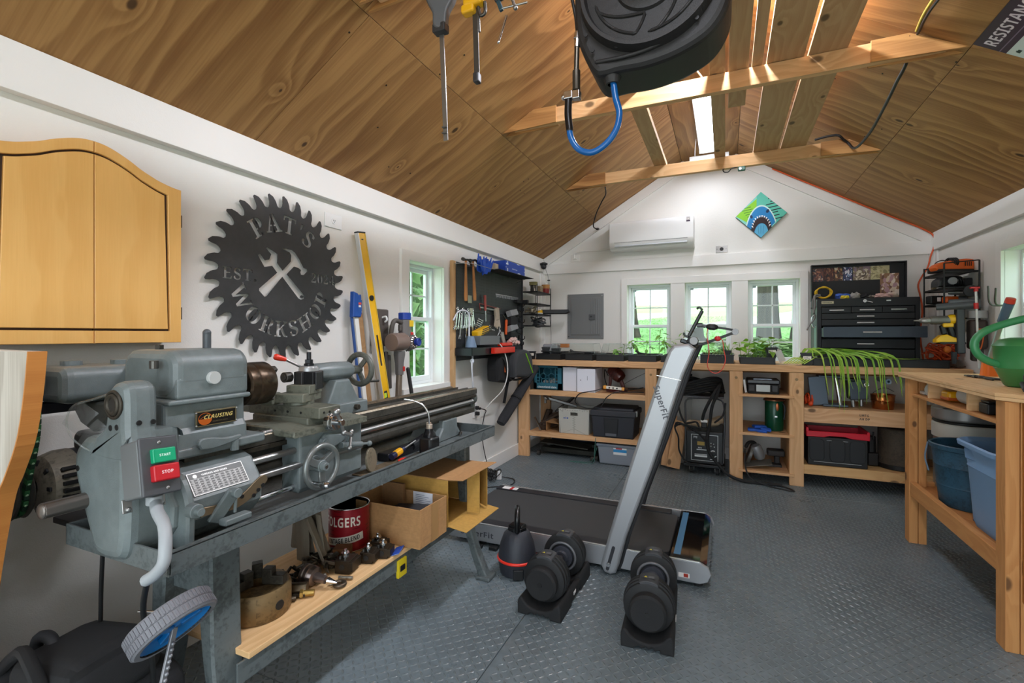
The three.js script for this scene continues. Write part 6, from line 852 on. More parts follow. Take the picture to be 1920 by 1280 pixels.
solo('torch_lead', 'heavy black torch leads drooping down the front of the welder', 'cable', [tu([[1.86, .77, .62], [1.84, .7, .68], [1.80, .6, .70], [1.78, .45, .705], [1.76, .32, .70], [1.77, .22, .70], [1.84, .12, .72], [1.93, .04, .75], [2.06, .012, .78], [2.3, .012, .77]], .013, 60, 9), tu([[1.85, .76, .64], [1.8, .68, .70], [1.74, .55, .71], [1.72, .47, .69]], .013, 24, 9), tu([[1.52, .62, .68], [1.55, .5, .70], [1.6, .42, .71], [1.7, .35, .70], [1.76, .28, .70]], .008, 30, 8), tu([[1.9, .62, .68], [1.88, .52, .7], [1.82, .46, .7]], .008, 16, 8)], rubber);
{ const p = []; for (let i = 0; i < 26; i++) { const a = i * .62; p.push([1.60 + .10 * Math.cos(a), .40 + .012 * (i % 5), .72 + .06 * Math.sin(a)]); } p.push([1.53, .32, .74], [1.54, .2, .74], [1.6, .11, .735], [1.7, .10, .73]); solo('ground_lead', 'black ground lead coiled over the front of the welder', 'cable', tu(p, .007, 160, 7), rubber); }
{ const g = []; for (let k = 0; k < 2; k++) for (let i = 0; i < 4; i++) { const x = 1.62 + .13 * k, a = -.6 + .3 * i + .5 * k; g.push(rod([x, .41 + .01 * i, .60], [x - .07 * Math.cos(a), .41 + .005 * i, .61 + .08 * Math.sin(a + .9)], .014, .011, 10)); } g.push(sp(.05, 1.66, .42, .56, 1.3, .55, 1), sp(.055, 1.79, .43, .55, 1.3, .6, 1), bx(.12, .05, .09, 1.83, .44, .5, .02, .2, .4, .3)); solo('welding_gloves', 'pair of tan leather welding gloves lying on the welder', 'gloves', g, M(0xc7b191, .85, 0, { bumpMap: T.fab, bumpScale: .001 }), { kind: 'stuff' }); }
{ const t = thingW('black_plug', 'large black mains plug with a white ring among the gloves', 'plug', [1.735, .42, .66]); mesh('plug_body', bx(.045, .05, .04, 1.735, .43, .68, .008), black, t); mesh('plug_ring', bx(.055, .022, .045, 1.735, .463, .68, .005), whiteP, t); }
// cubby between the posts
{ const t = thingW('black_case', 'small black hard case with a steel latch on the top cubby shelf', 'case', [2.19, .713, .5]); mesh('case_body', bc(2.07, 2.30, .713, .792, .42, .66, .01), blackT, t); mesh('case_lid', bc(2.065, 2.305, .794, .83, .42, .665, .01), M(0x2a2c30, .3), t); mesh('latch', [bc(2.13, 2.235, .73, .79, .66, .672, .004)], M(0x8f8f8c, .35, .5), t); mesh('grille', [2.10, 2.268].map(x => bc(x - .02, x + .02, .735, .785, .66, .664, .002)), M(0x3c3d40, .6), t, { kind: 'stuff' }); mesh('carry_handle', bc(2.11, 2.25, .822, .838, .60, .655, .005), M(0x8a97a8, .25), t); }
solo('white_block', 'white bracket leaning at the left side of the top cubby shelf', 'bracket', bx(.018, .11, .06, 2.05, .77, .6, .003, 0, 0, .15), whiteP);
{ const t = thingW('camp_lantern', 'dark green cylindrical jug with copper lid and badge on the middle cubby shelf', 'jug', [2.275, .398, .5]); mesh('jug_body', la([[0, 0], [.066, 0], [.07, .01], [.07, .235], [.062, .25], [0, .25]], 36).translate(2.275, .398, .5), M(0x0e4a32, .3, .1), t); mesh('jug_lid', la([[0, 0], [.082, 0], [.082, .008], [.06, .024], [0, .03]], 36).translate(2.275, .648, .5), M(0x8d5b41, .3, .7), t); mesh('copper_badge', [sp(.02, 2.293, .60, .566, .7, 1.7, .3)], M(0xb8673f, .3, .7), t); mesh('buckle', bx(.022, .016, .006, 2.283, .52, .571, .002), chrome, t); mesh('jug_handle', tu([[2.335, .63, .53], [2.35, .6, .54], [2.345, .5, .54]], .006, 14, 7), dkg, t); }
{ const g = []; for (let k = 0; k < 2; k++) { g.push(bx(.1, .022, .07, 2.12 + .04 * k, .41 + .02 * k, .62 - .05 * k, .01, 0, .3 * k)); for (let i = 0; i < 4; i++) g.push(rod([2.14 + .03 * k, .408 + .016 * k, .64 + .02 * i - .05], [2.21 + .03 * k, .406 + .012 * k, .66 + .022 * i - .05], .0125, .0105, 10)); } solo('blue_gloves', 'pair of bright blue work gloves on the middle cubby shelf', 'gloves', g, M(0x2258b8, .7), { kind: 'stuff' }); }
{ const t = thingW('circular_saw', 'silver and black circular saw lying on the bottom cubby shelf', 'saw', [2.12, .094, .5]); mesh('saw_motor', orient(la([[0, -.06], [.035, -.06], [.042, -.045], [.042, .04], [.03, .06], [0, .06]], 24), [2.13, .27, .6], [2.17, .17, .58]), M(0x8b8b8c, .4, .3), t); mesh('blade_guard', [at(la([[0, -.014], [.085, -.014], [.09, -.008], [.09, .008], [.085, .014], [0, .014]], 36), 2.09, .19, .55, 0, 0, 1.25)], M(0x6a6763, .45, .5), t); mesh('saw_base', bx(.2, .006, .11, 2.15, .135, .62, .001, .2, 0, .2), M(0x8a857c, .4, .7), t); mesh('saw_cord', tu([[2.05, .25, .66], [2.05, .12, .73], [2.08, .05, .76], [2.18, .012, .80], [2.3, .008, .86], [2.38, .007, .88], [2.36, .007, .83], [2.24, .012, .74], [2.15, .02, .70]], .0055, 50, 7), black, t); mesh('saw_handle', tu([[2.06, .26, .6], [2.08, .29, .58], [2.12, .29, .56], [2.15, .25, .56]], .014, 16, 8), black, t); }
solo('jig_saw', 'dark power sander lying at the right of the bottom cubby shelf', 'sander', [bx(.13, .05, .11, 2.29, .20, .45, .012), bx(.04, .09, .05, 2.30, .14, .45, .01), bx(.12, .02, .09, 2.27, .106, .5, .004)], M(0x2a2625, .6));
// right bay
{
  const t = thingW('folding_crate', 'black folding crate with a red rim on the low right shelf', 'crate', [2.68, .176, .52]); const x0 = 2.495, x1 = 2.885, y0 = .178, y1 = .40;
  mesh('crate_wall', bc(x0, x1, y0, y1, .66, .68, .006), black, t); mesh('crate_wall', bc(x0, x1, y0, y1, .40, .42, .006), black, t); mesh('crate_wall', bc(x0, x0 + .02, y0, y1, .42, .66, .006), black, t); mesh('crate_wall', bc(x1 - .02, x1, y0, y1, .42, .66, .006), black, t); mesh('crate_floor', bc(x0 + .02, x1 - .02, y0, y0 + .01, .42, .66), black, t);
  mesh('crate_panel', [2.555, 2.69, 2.82].map(x => ex(rect(.1, .17, .03, x, .30), .008, .003, 0, 0, .683)), M(0x1d1e20, .6), t, { kind: 'stuff' }); mesh('crate_line', [bc(2.62, 2.76, .375, .379, .682, .686, .001), bc(x0 + .04, x1 - .04, .205, .209, .681, .685, .001)], M(0x9a9b9c, .5), t, { kind: 'stuff' });
  const R = [[x0 - .01, .445], [x0 - .01, .40], [2.60, .40], [2.64, .412], [2.74, .412], [2.78, .40], [x1 + .01, .395], [x1 + .01, .445]]; mesh('red_rim', [ex(R, .02, .004, 0, 0, .682), bc(x0 - .01, x1 + .01, .40, .445, .395, .412, .004), bc(x0 - .012, x0 + .006, .40, .47, .40, .69, .004), bc(x1 - .006, x1 + .012, .40, .46, .40, .69, .004)], M(0xc4142a, .4), t, { label: 'red rim' });
}
{ const t = thingW('steel_bracket_casting', 'blue-grey steel casting with a polished column on the right shelf, left of two', 'casting', [2.65, .623, .5]); const m = M(0x55606c, .4, .5); mesh('casting_plate', [bar([2.60, .63, .52], [2.575, .86, .52], .12, .02, .004, [0, 0, 1]), bx(.17, .012, .14, 2.67, .864, .5, .002, 0, 0, -.02), bx(.17, .016, .14, 2.70, .635, .5, .004)], m, t); mesh('column', [rod([2.735, .64, .55], [2.705, .86, .55], .016)], chrome, t); }
{ const t = thingW('steel_box_casting', 'dark steel box casting with short legs on the right shelf, right of two', 'casting', [2.83, .623, .5]); const m = M(0x4a525c, .4, .5); mesh('casting_body', [bx(.12, .15, .14, 2.85, .765, .5, .01, 0, 0, .1), bx(.18, .012, .15, 2.82, .845, .5, .003, 0, 0, -.03)], m, t); mesh('casting_leg', rod([2.82, .70, .52], [2.825, .626, .53], .014), steel, t); mesh('casting_leg', rod([2.9, .7, .42], [2.9, .626, .42], .014), steel, t); mesh('casting_bore', [at(to(.014, .006, 0, 0, 0, 'z', 20), 2.9, .81, .575)], chrome, t); }
solo('tube_roll', 'pale blue tube end lying high at the back of the right shelf', 'tube', [at(la([[.009, -.12], [.02, -.12], [.02, .12], [.009, .12]], 24), 3.04, .84, .45, PI / 2, 0, 0)], M(0x8fa9bd, .4));
{ const t = thingW('copper_pot', 'banded copper pot on the right shelf', 'pot', [3.02, .623, .5]); mesh('pot_body', la([[0, 0], [.068, 0], [.07, .006], [.073, .06], [.078, .065], [.075, .07], [.079, .105], [.08, .112], [.076, .112], [.07, .06], [.064, .01], [0, .01]], 40).translate(3.02, .623, .5), M(0xb06a3a, .22, .9), t); mesh('pot_bail', tu([[2.945, .73, .5], [2.99, .77, .5], [3.04, .785, .5], [3.09, .76, .5]], .003, 16, 6), steelD, t); }
{ const g = []; for (let i = 0; i < 8; i++) g.push(at(to(.03 + .004 * (i % 3), .006, 0, 0, 0, 'x', 22, 6), 2.50 + .008 * i, .665 + .008 * (i % 3), .5, rr(-.4, .4), rr(-.4, .4), 0)); g.push(sp(.018, 2.53, .645, .57, 1, 1.2, 1, 10)); solo('orange_cord_coil', 'small orange cord coil at the left end of the right shelf', 'cord', g, M(0xd9481a, .5), { kind: 'stuff' }); }
{ const t = thingW('round_stool', 'round grey-brown drum with dark base ring at the right of the low shelf', 'drum', [3.12, .176, .48]); mesh('drum_body', la([[0, 0], [.14, 0], [.14, .295], [.13, .305], [0, .305]], 44).translate(3.13, .178, .5), M(0x574e46, .75, 0, { map: T.grime }), t); mesh('drum_band', la([[.14, .0], [.145, .004], [.145, .03], [.14, .034]], 44).translate(3.13, .178, .5), black, t); }
solo('dark_pump', 'dark small pump with a bright pin between crate and drum', 'pump', [bx(.07, .1, .09, 2.95, .23, .5, .01), cy(.03, .14, 2.95, .33, .48), cy(.006, .06, 2.955, .41, .52)], M(0x2a2725, .45, .3));
// ---------------------------------------------------------------- right-hand bench
const oakY = wood(0xe2b887), plyTop = wood(0xffefd6, T.pine, .6), RT = .976;
{
  const t = thingW('side_workbench', 'stained timber workbench with pale top and divided shelf on the right', 'workbench', [3.18, 0, 2.1]);
  mesh('bench_top', ex([[2.85, 1.50], [3.5, 1.50], [3.5, 2.725], [2.95, 2.725], [2.905, 2.715], [2.85, 2.64]].map(([x, z]) => [x, -z]).reverse(), .014, .001, 0, RT - .007, 0, -PI / 2, 0, 0), plyTop, t, { grain: 2 }); mesh('bench_top', ex([[2.852, 1.50], [3.5, 1.50], [3.5, 2.723], [2.95, 2.723], [2.905, 2.713], [2.852, 2.638]].map(([x, z]) => [x, -z]).reverse(), .014, .001, 0, RT - .0215, 0, -PI / 2, 0, 0), plyTop, t, { grain: 2 });
  for (const [z0, z1] of [[1.56, 1.63], [2.60, 2.672]]) { mesh('leg', bc(2.868, 2.91, 0, RT - .03, z0, z1, .003), oakY, t, { grain: 1 }); mesh('leg_stile', bc(2.912, 2.95, .0, RT - .03, z0 + .03, z1, .003), oakY, t, { grain: 1 }); mesh('leg', bc(3.44, 3.485, 0, RT - .03, z0, z1, .003), oakY, t, { grain: 1 }); }
  mesh('rail', bc(2.872, 2.905, .275, .352, 1.63, 2.60, .003), oakY, t, { grain: 2 }); mesh('rail', bc(2.95, 3.44, .275, .352, 1.565, 1.60, .003), oakY, t, { grain: 0 }); mesh('lower_shelf', bc(2.905, 3.485, .318, .33, 1.6, 2.64, .002), wood(0xcf9f6c), t, { grain: 2 });
  mesh('upper_shelf', bc(2.88, 3.4, .846, .862, 1.63, 2.60, .002), oakY, t, { grain: 2 }); for (const z of [1.86, 2.31]) mesh('divider', bc(2.885, 3.4, .862, RT - .03, z - .008, z + .008, .001), plyTop, t, { grain: 0 });
  mesh('end_panel', ex([[2.915, .95], [2.915, .20], [2.945, .152], [3.48, .152], [3.48, .95]].reverse().map(p => p).reverse(), .018, .003, 0, 0, 2.682), wood(0xd9b078, T.ply, .6), t, { grain: 1 });
  mesh('screw', [[.85, 2.99], [.45, 2.99], [.55, 2.93], [.25, 2.95]].map(([y, x]) => at(cy(.004, .002, 0, 0, 0, 'z', 8), x, y, 2.692)), dkg, t, { kind: 'stuff' });
}
{ const t = thingW('steel_blue_bucket', 'steel-blue round bucket with rim and bail on the right lower shelf', 'bucket', [3.03, .331, 1.93]); mesh('bucket_body', la([[0, 0], [.125, 0], [.132, .008], [.142, .10], [.145, .105], [.143, .11], [.152, .2], [.156, .206], [.154, .212], [.163, .285], [.172, .29], [.174, .31], [.168, .315], [.162, .31], [.15, .2], [.13, .012], [0, .01]], 48).translate(3.045, .331, 1.93), M(0x2d5878, .5, 0, { map: T.grime }), t); mesh('bucket_bail', tu([[2.88, .63, 1.87], [2.86, .56, 1.9], [2.862, .5, 1.94]], .004, 12, 6), M(0x5a6f80, .4), t); }
{ // rectangular bin with flared rim
  const t = thingW('light_blue_bin', 'tall pale blue plastic waste bin nearest on the right lower shelf', 'bin', [3.12, .331, 2.36]); const lp = (w, d, r, y) => Array.from({ length: 40 }, (_, i) => { const c = i / 10 | 0, a = (c + (i % 10) / 9) * PI / 2, sx = c === 0 || c === 3 ? 1 : -1, sy = c < 2 ? 1 : -1; return V(3.12 + sx * (w / 2 - r) + r * Math.cos(a), y, 2.36 + sy * (d / 2 - r) + r * Math.sin(a)); });
  const levels = [[.36, .38, .09, .332], [.375, .395, .09, .36], [.41, .42, .1, .6], [.416, .426, .1, .605], [.412, .424, .1, .612], [.43, .44, .1, .69], [.47, .48, .11, .695], [.475, .485, .11, .712], [.46, .47, .11, .718], [.42, .43, .1, .70], [.36, .38, .09, .36]]; const R = levels.map(l => lp(...l)), n = R[0].length, q = [];
  for (let k = 0; k < R.length - 1; k++) for (let i = 0; i < n; i++) { const a = R[k][i], b = R[k][(i + 1) % n], c = R[k + 1][(i + 1) % n], d = R[k + 1][i]; for (const v of [a, c, b, a, d, c]) q.push(v.x, v.y, v.z); }
  let g = new THREE.BufferGeometry(); g.setAttribute('position', new THREE.Float32BufferAttribute(q, 3)); g.setAttribute('uv', new THREE.Float32BufferAttribute(new Float32Array(q.length / 3 * 2), 2)); g.computeVertexNormals(); g = toCreasedNormals(mergeVertices(g), .6);
  mesh('bin_body', g, M(0x7fa3c9, .5, 0, { side: THREE.DoubleSide, bumpMap: T.spk, bumpScale: .0003 }), t); mesh('bin_handle', [ex([[-.05, 0], [.05, 0], [.04, -.05], [-.04, -.05]], .02, .006, 2.915, .685, 2.28, 0, -1.45, 0)], M(0x6d90b6, .5), t); mesh('bin_floor', bc(2.95, 3.29, .336, .345, 2.18, 2.54, .01), M(0x42586e, .6), t);
}
solo('bin_liner_stick', 'brown wooden stick leaning inside the pale blue bin', 'stick', rod([3.1, .4, 2.4], [3.25, .76, 2.5], .012), wood(0x7b4a2a));
{ const t = thingW('step_bin', 'round-fronted stainless bin with grey lid and liner behind the bucket', 'bin', [3.2, .331, 1.7]); const S = rect(.36, .30, .14); const c = [3.17, 1.60]; const e = (y0, y1, s, b = .006) => { const q = rect(.36 * s, .30 * s, .14 * s); return ex(q, y1 - y0, b, c[0], (y0 + y1) / 2, c[1], -PI / 2, 0, 0, 16); };
  mesh('bin_body', e(.332, .70, .97), M(0x9b9c9c, .3, .8), t); mesh('bin_liner', e(.62, .705, 1.01), M(0xd9d6cc, .6), t, { label: 'white liner edge' }); mesh('bin_band', e(.705, .722, 1.0), black, t); mesh('bin_lid', e(.722, .79, 1.02, .012), M(0x9b9a98, .35, .4), t); mesh('lid_flap', [ex(rect(.26, .2, .09), .008, .003, c[0] + .02, .792, c[1], -PI / 2, 0, 0, 14)], M(0x6d6c69, .3, .4), t); mesh('sensor_window', bx(.05, .004, .018, c[0] - .14, .791, c[1] + .08, .002), blackG, t); }
{ const g = []; for (let i = 0; i < 7; i++) g.push(at(new THREE.IcosahedronGeometry(.02, 0), 3.17 + rr(-.04, .05), .806 + rr(0, .006), 1.60 + rr(-.03, .04), rr(0, 3), rr(0, 3), 0)); solo('foil_scrap', 'crumpled clear plastic scrap on the stainless bin lid', 'scrap', g, M(0xdadad8, .15, .3), { kind: 'stuff' }); }
// divided shelf contents
solo('white_bag_roll', 'white crumpled plastic bag in the first compartment of the right shelf', 'bag', [at(new THREE.IcosahedronGeometry(.045, 1), 2.95, .893, 1.74, .3, 0, 0).scale(1, 1, 1), bx(.08, .02, .06, 2.95, .873, 1.68, .006)], M(0xd2d2ce, .6));
{ const t = thingW('yellow_bottle', 'yellow and orange wrapped packet in the middle compartment', 'packet', [2.95, .863, 1.95]); mesh('packet_body', bx(.07, .05, .09, 2.95, .89, 1.97, .014), M(0xe5a70f, .35), t); mesh('packet_band', bx(.072, .018, .092, 2.95, .878, 1.97, .005), M(0xc4581a, .4), t); }
solo('towel_roll', 'white rolled shop towel lying in the middle compartment', 'roll', [at(la([[.012, -.08], [.036, -.08], [.04, -.076], [.04, .076], [.036, .08], [.012, .08]], 28), 2.97, .904, 2.14, PI / 2, 0, 0)], M(0xd0ccc4, .9, 0, { bumpMap: T.fab, bumpScale: .001 }));
solo('black_tape', 'small black box in the last compartment of the right shelf', 'box', [bx(.09, .045, .08, 2.95, .886, 2.40, .006), bx(.08, .008, .07, 2.95, .914, 2.40, .003)], M(0x1c1d20, .45));
// on the side bench
{ const t = thingW('pliers', 'dark long-nosed pliers lying on the side bench top', 'pliers', [3.08, RT, 1.9]); mesh('plier_arm', tu([[3.07, RT + .007, 1.80], [3.085, RT + .008, 1.88], [3.1, RT + .007, 1.96], [3.12, RT + .007, 2.02]], .006, 16, 7), dkg, t); mesh('plier_arm', tu([[3.09, RT + .007, 1.80], [3.095, RT + .008, 1.88], [3.085, RT + .007, 1.96], [3.08, RT + .007, 2.03]], .006, 16, 7), dkg, t); mesh('plier_pivot', cy(.012, .012, 3.09, RT + .009, 1.89), steelD, t); mesh('plier_nose', rod([3.08, RT + .007, 1.86], [3.07, RT + .006, 1.76], .008, .004), steelD, t); }
{ const t = thingW('watering_can', 'green plastic watering can with a big loop handle and yellow rose', 'watering can', [3.07, RT, 2.34]); const gm = M(0x3f8f52, .38, 0, { transmission: .12, thickness: 0 });
  mesh('can_body', la([[0, 0], [.07, 0], [.08, .006], [.108, .075], [.112, .08], [.11, .084], [.114, .17], [.118, .175], [.112, .182], [.098, .2], [.06, .21], [0, .212]], 44).translate(3.08, RT + .001, 2.34), gm, t);
  mesh('can_handle', tu([[3.16, 1.30, 2.40], [3.08, 1.275, 2.37], [2.99, 1.245, 2.36], [2.915, 1.205, 2.36], [2.892, 1.165, 2.36], [2.90, 1.12, 2.36], [2.94, 1.085, 2.355], [2.985, 1.07, 2.35]], .0155, 44, 12), M(0x3a8a56, .35), t); mesh('can_spout', rod([3.15, 1.03, 2.36], [3.34, 1.22, 2.46], .025, .016, 16), gm, t);
  mesh('yellow_rose', [at(la([[.01, 0], [.03, .02], [.045, .05], [0, .06]], 24), 3.1, 1.2, 2.39, -.4, 0, -.5)], M(0xe2a61c, .4), t, { label: 'yellow sprinkler rose' }); }
{ const g = []; for (let i = 0; i < 5; i++) g.push(rod([2.935 + .02 * i, RT + .016 + .012 * i, 2.66], [2.97 + .018 * i, RT + .03 + .013 * i, 2.55], .013, .011, 10)); const t = thingW('garden_gloves', 'black and tan rubber-palmed gloves heaped at the bench corner', 'gloves', [2.97, RT, 2.6]); mesh('glove_fingers', g, M(0x17181c, .6), t, { kind: 'stuff' }); mesh('glove_cuff', bx(.1, .03, .06, 3.0, RT + .018, 2.655, .012), M(0xb98a4a, .8), t); mesh('glove_palm', bx(.11, .04, .09, 3.02, RT + .05, 2.59, .016, .2), M(0x1b1c22, .6), t); }
{ const t = thingW('garden_loppers', 'loppers with grey-blue grip and red tip leaning upright behind the can', 'loppers', [3.2, RT, 1.68]); mesh('grip', rod([3.215, 1.265, 1.77], [3.225, 1.36, 1.82], .019, .021, 16), M(0x4f6a80, .5), t); mesh('grip_tip', rod([3.225, 1.36, 1.82], [3.228, 1.385, 1.83], .0215, .02, 16), M(0xd0432c, .4), t, { label: 'red grip tip' }); mesh('shaft', rod([3.2, 1.06, 1.68], [3.215, 1.265, 1.77], .012), M(0xa3b2b6, .3, .6), t); mesh('orange_base', at(la([[0, 0], [.038, 0], [.028, .09], [.014, .1], [0, .1]], 24), 3.2, RT + .001, 1.68), M(0xf07a1c, .45), t, { label: 'orange base cone' }); }
solo('dark_speaker_box', 'small dark box behind the watering can below the window', 'box', bx(.06, .06, .09, 3.4, 1.29 - .03, 1.9, .008), M(0x1c2530, .5));
solo('window_ledge', 'white ledge under the right window carrying the dark box', 'ledge', bc(3.36, 3.503, 1.205, 1.228, 1.85, 2.4, .003), whiteP);
// ---------------------------------------------------------------- seed trays and plants on the worktop
const potM = M(0x171819, .5), soil = M(0x2a211a, .95, 0, { bumpMap: T.grime, bumpScale: .004 });
const trayL = ['black seed tray farthest left on the worktop, under a clear dome', 'black seed tray second from the left with folded black cell strips', 'black seed tray third from the left holding small seedlings', 'black seed tray in front of the left back window, with tall seedlings', 'black seed tray half hidden behind the treadmill post', 'taller black seed tray of bushy shoots right of the treadmill post', 'black seed tray of broad-leaved seedlings below the right back window', 'wide black tray in front of the tool chest, left of two', 'wide black tray in the right corner by the orange cord'];
const trays = [[.185, .444], [.487, .759], [.79, 1.053], [1.086, 1.34], [1.372, 1.64], [1.699, 1.969], [2.01, 2.276], [2.53, 2.97], [2.985, 3.38]];
trays.forEach(([x0, x1], i) => {
  const z0 = i > 6 ? .49 : .16, z1 = i > 6 ? .655 : .655, h = i === 5 ? .075 : .058, t = thingW('seed_tray', trayL[i], 'tray', [(x0 + x1) / 2, WT, (z0 + z1) / 2], 'black plastic seed trays along the worktop'), y = WT + .001, cx = (x0 + x1) / 2, cz = (z0 + z1) / 2;
  const wall = (a, b) => bar(a, b, .003, h, .001); const w = .008;
  mesh('tray_wall', [bc(x0 + w, x1 - w, y, y + h, z1 - .006, z1 - .003, .001), bc(x0 + w, x1 - w, y, y + h, z0 + .003, z0 + .006, .001), bc(x0 + .004, x0 + .008, y, y + h, z0, z1, .001), bc(x1 - .008, x1 - .004, y, y + h, z0, z1, .001)], potM, t);
  mesh('tray_rim', [bc(x0, x1, y + h - .006, y + h, z1 - .008, z1 + .003, .002), bc(x0, x1, y + h - .006, y + h, z0 - .003, z0 + .008, .002), bc(x0 - .002, x0 + .009, y + h - .006, y + h, z0, z1, .002), bc(x1 - .009, x1 + .002, y + h - .006, y + h, z0, z1, .002)], M(0x222325, .4), t); mesh('tray_floor', bc(x0 + w, x1 - w, y, y + .004, z0 + .006, z1 - .006, .001), potM, t);
  if (i > 1) mesh('soil', bc(x0 + w, x1 - w, y + .004, y + (i > 6 ? .02 : h - .012), z0 + .006, z1 - .006, .002), soil, t); if (i < 2) mesh('cell_strip', [0, 1, 2, 3].map(k => bar([x0 + .03, y + h + .004 + .006 * k, z0 + .1 + .1 * k], [x1 - .03, y + h + .012, z0 + .13 + .09 * k], .05, .012, .002)), potM, t, { kind: 'stuff' });
});
function dome(label, x0, x1, z0, z1) { const t = thingW('clear_dome', label, 'dome', [(x0 + x1) / 2, WT + .06, (z0 + z1) / 2]); const y0 = WT + .062, y1 = WT + .155, s = .02; const cor = [[x0, z1], [x1, z1], [x1, z0], [x0, z0]], ins = [[x0 + s, z1 - s], [x1 - s, z1 - s], [x1 - s, z0 + s], [x0 + s, z0 + s]]; const q = []; for (let i = 0; i < 4; i++) { const j = (i + 1) % 4; const a = [cor[i][0], y0, cor[i][1]], b = [cor[j][0], y0, cor[j][1]], c = [ins[j][0], y1, ins[j][1]], d = [ins[i][0], y1, ins[i][1]]; q.push(...a, ...b, ...c, ...a, ...c, ...d); } const tp = ins.map(p => [p[0], y1, p[1]]); q.push(...tp[0], ...tp[1], ...tp[2], ...tp[0], ...tp[2], ...tp[3]); const g = new THREE.BufferGeometry(); g.setAttribute('position', new THREE.Float32BufferAttribute(q, 3)); g.setAttribute('uv', new THREE.Float32BufferAttribute(new Float32Array(q.length / 3 * 2), 2)); g.computeVertexNormals(); mesh('dome_shell', g, M(0xf6faf8, .08, 0, { transmission: .97, thickness: 0, ior: 1.2 }), t); mesh('dome_edge', [0, 1, 2, 3].map(i => rod(tp[i], tp[(i + 1) % 4], .0018, .0018, 6)).concat([0, 1, 2, 3].map(i => rod([cor[i][0], y0, cor[i][1]], tp[i], .0018, .0018, 6))), M(0xdfe8e4, .15, 0, { transmission: .6, thickness: 0 }), t, { kind: 'stuff' }); }
dome('clear plastic propagator dome over the two left trays', .28, .74, .2, .5); dome('long clear plastic dome over the trays before the left window', .80, 1.62, .2, .5);
function leafG(l, w, droop = .3) { const n = 5, q = [], P = []; for (let i = 0; i <= n; i++) { const t = i / n, ww = w * Math.sin(PI * Math.pow(t, .75)) * .5 + .0004, y = -droop * l * t * t; P.push([[-ww, y, t * l], [0, y - ww * .25, t * l], [ww, y, t * l]]); } for (let i = 0; i < n; i++) for (let k = 0; k < 2; k++) { const a = P[i][k], b = P[i][k + 1], c = P[i + 1][k + 1], d = P[i + 1][k]; q.push(...a, ...c, ...b, ...a, ...d, ...c); } const g = new THREE.BufferGeometry(); g.setAttribute('position', new THREE.Float32BufferAttribute(q, 3)); g.setAttribute('uv', new THREE.Float32BufferAttribute(new Float32Array(q.length / 3 * 2), 2)); g.computeVertexNormals(); return g; }
const leafM = c => M(c, .6, 0, { side: THREE.DoubleSide, transmission: .25, thickness: 0 }); const stemM = M(0x7f9d4a, .6), stemR = M(0x6d7440, .6);
function seedling(label, x, z, h, n, ll, lw, col, group, nm = 'seedling') {
  const y = WT + .05, t = thingW(nm, label, 'plant', [x, y, z], group); const lean_ = rr(-.02, .02), top = [x + lean_, y + h, z + rr(-.02, .02)];
  mesh('stem', tu([[x, y, z], [x + lean_ * .3, y + h * .5, z], top], .0028, 10, 6), stemM, t);
  for (let i = 0; i < n; i++) { const f = n > 3 ? .45 + .55 * i / (n - 1) : .8 + .2 * i / n, a = i * 2.4 + rr(-.4, .4), L_ = ll * rr(.8, 1.15) * (i === n - 1 ? .7 : 1); const px = x + lean_ * f, py = y + h * f, pz = z; const g = at(leafG(L_, lw * rr(.85, 1.15), rr(.3, 1.1)), 0, 0, .012, rr(-.9, .35), 0, rr(-.5, .5)); g.rotateY(a).translate(px, py, pz); mesh('leaf', g, leafM(col), t, { keep: true }); if (i % 2 === 0) { } }
  return t;
}
for (const [x, z, h, n, l] of [[1.33, .4, .24, 9, 'tallest pepper seedling, before the right edge of the left back window'], [1.39, .46, .17, 8, 'mid-height pepper seedling just right of the tallest one'], [1.13, .42, .16, 7, 'pepper seedling in the middle of the left back window'], [1.07, .36, .13, 6, 'smaller pepper seedling left of the window middle'], [1.2, .34, .12, 6, 'low pepper seedling behind the dome edge, left of the tallest'], [.93, .45, .055, 6, 'small pale seedling inside the long dome, farthest left'], [1.0, .42, .10, 5, 'slim seedling by the left window frame'], [1.54, .38, .23, 7, 'pale-leaved seedling against the mullion between left and middle windows'], [1.50, .44, .12, 6, 'short seedling below the pale-leaved one'], [1.62, .42, .09, 5, 'short seedling close to the treadmill post']]) seedling(l, x, z, h, n, .065, .03, 0x7cae3f, undefined);
for (let i = 0; i < 16; i++) seedling('small upright green shoot in the taller tray right of the treadmill post', 1.725 + .015 * i + rr(-.004, .004), .56 + .018 * (i % 4), rr(.04, .075), 4, .04, .007, 0xa9c77a, 'small shoots in the taller seed tray', 'shoot');
for (const [x, h, l] of [[1.90, .12, 'grassy onion shoot clump right of the safety cord']]) { const t = thingW('onion_clump', l, 'plant', [x, WT + .06, .6]); const pt = thingW('seed_pot', 'small black pot of grassy shoots in the taller tray', 'pot', [1.92, WT + .07, .6]); mesh('pot_body', la([[0, 0], [.03, 0], [.038, .055], [.041, .055], [.041, .062], [.034, .062], [.034, .045], [0, .045]], 4).rotateY(PI / 4).translate(1.92, WT + .05, .615), potM, pt); for (let i = 0; i < 14; i++) { const a = rr(0, 6.28), g = at(leafG(.12 * rr(.7, 1.1), .006, rr(.2, .8)), 0, 0, 0, -1.25, 0, 0); mesh('leaf', g.rotateY(a).translate(1.92 + rr(-.02, .02), WT + .09, .6), leafM(0x9cc66a), t, { keep: true }); } }
for (const [x, z, h, l] of [[2.02, .58, .13, 'broad round-leaved seedling at the left of the right-hand tray'], [2.08, .52, .15, 'tallest broad-leaved seedling in the middle of the right-hand tray'], [2.14, .6, .10, 'broad-leaved seedling hanging over the tray front edge'], [2.2, .5, .09, 'broad-leaved seedling by the tagged pot']]) seedling(l, x, z, h, 8, .062, .055, 0x8bbf33, undefined);
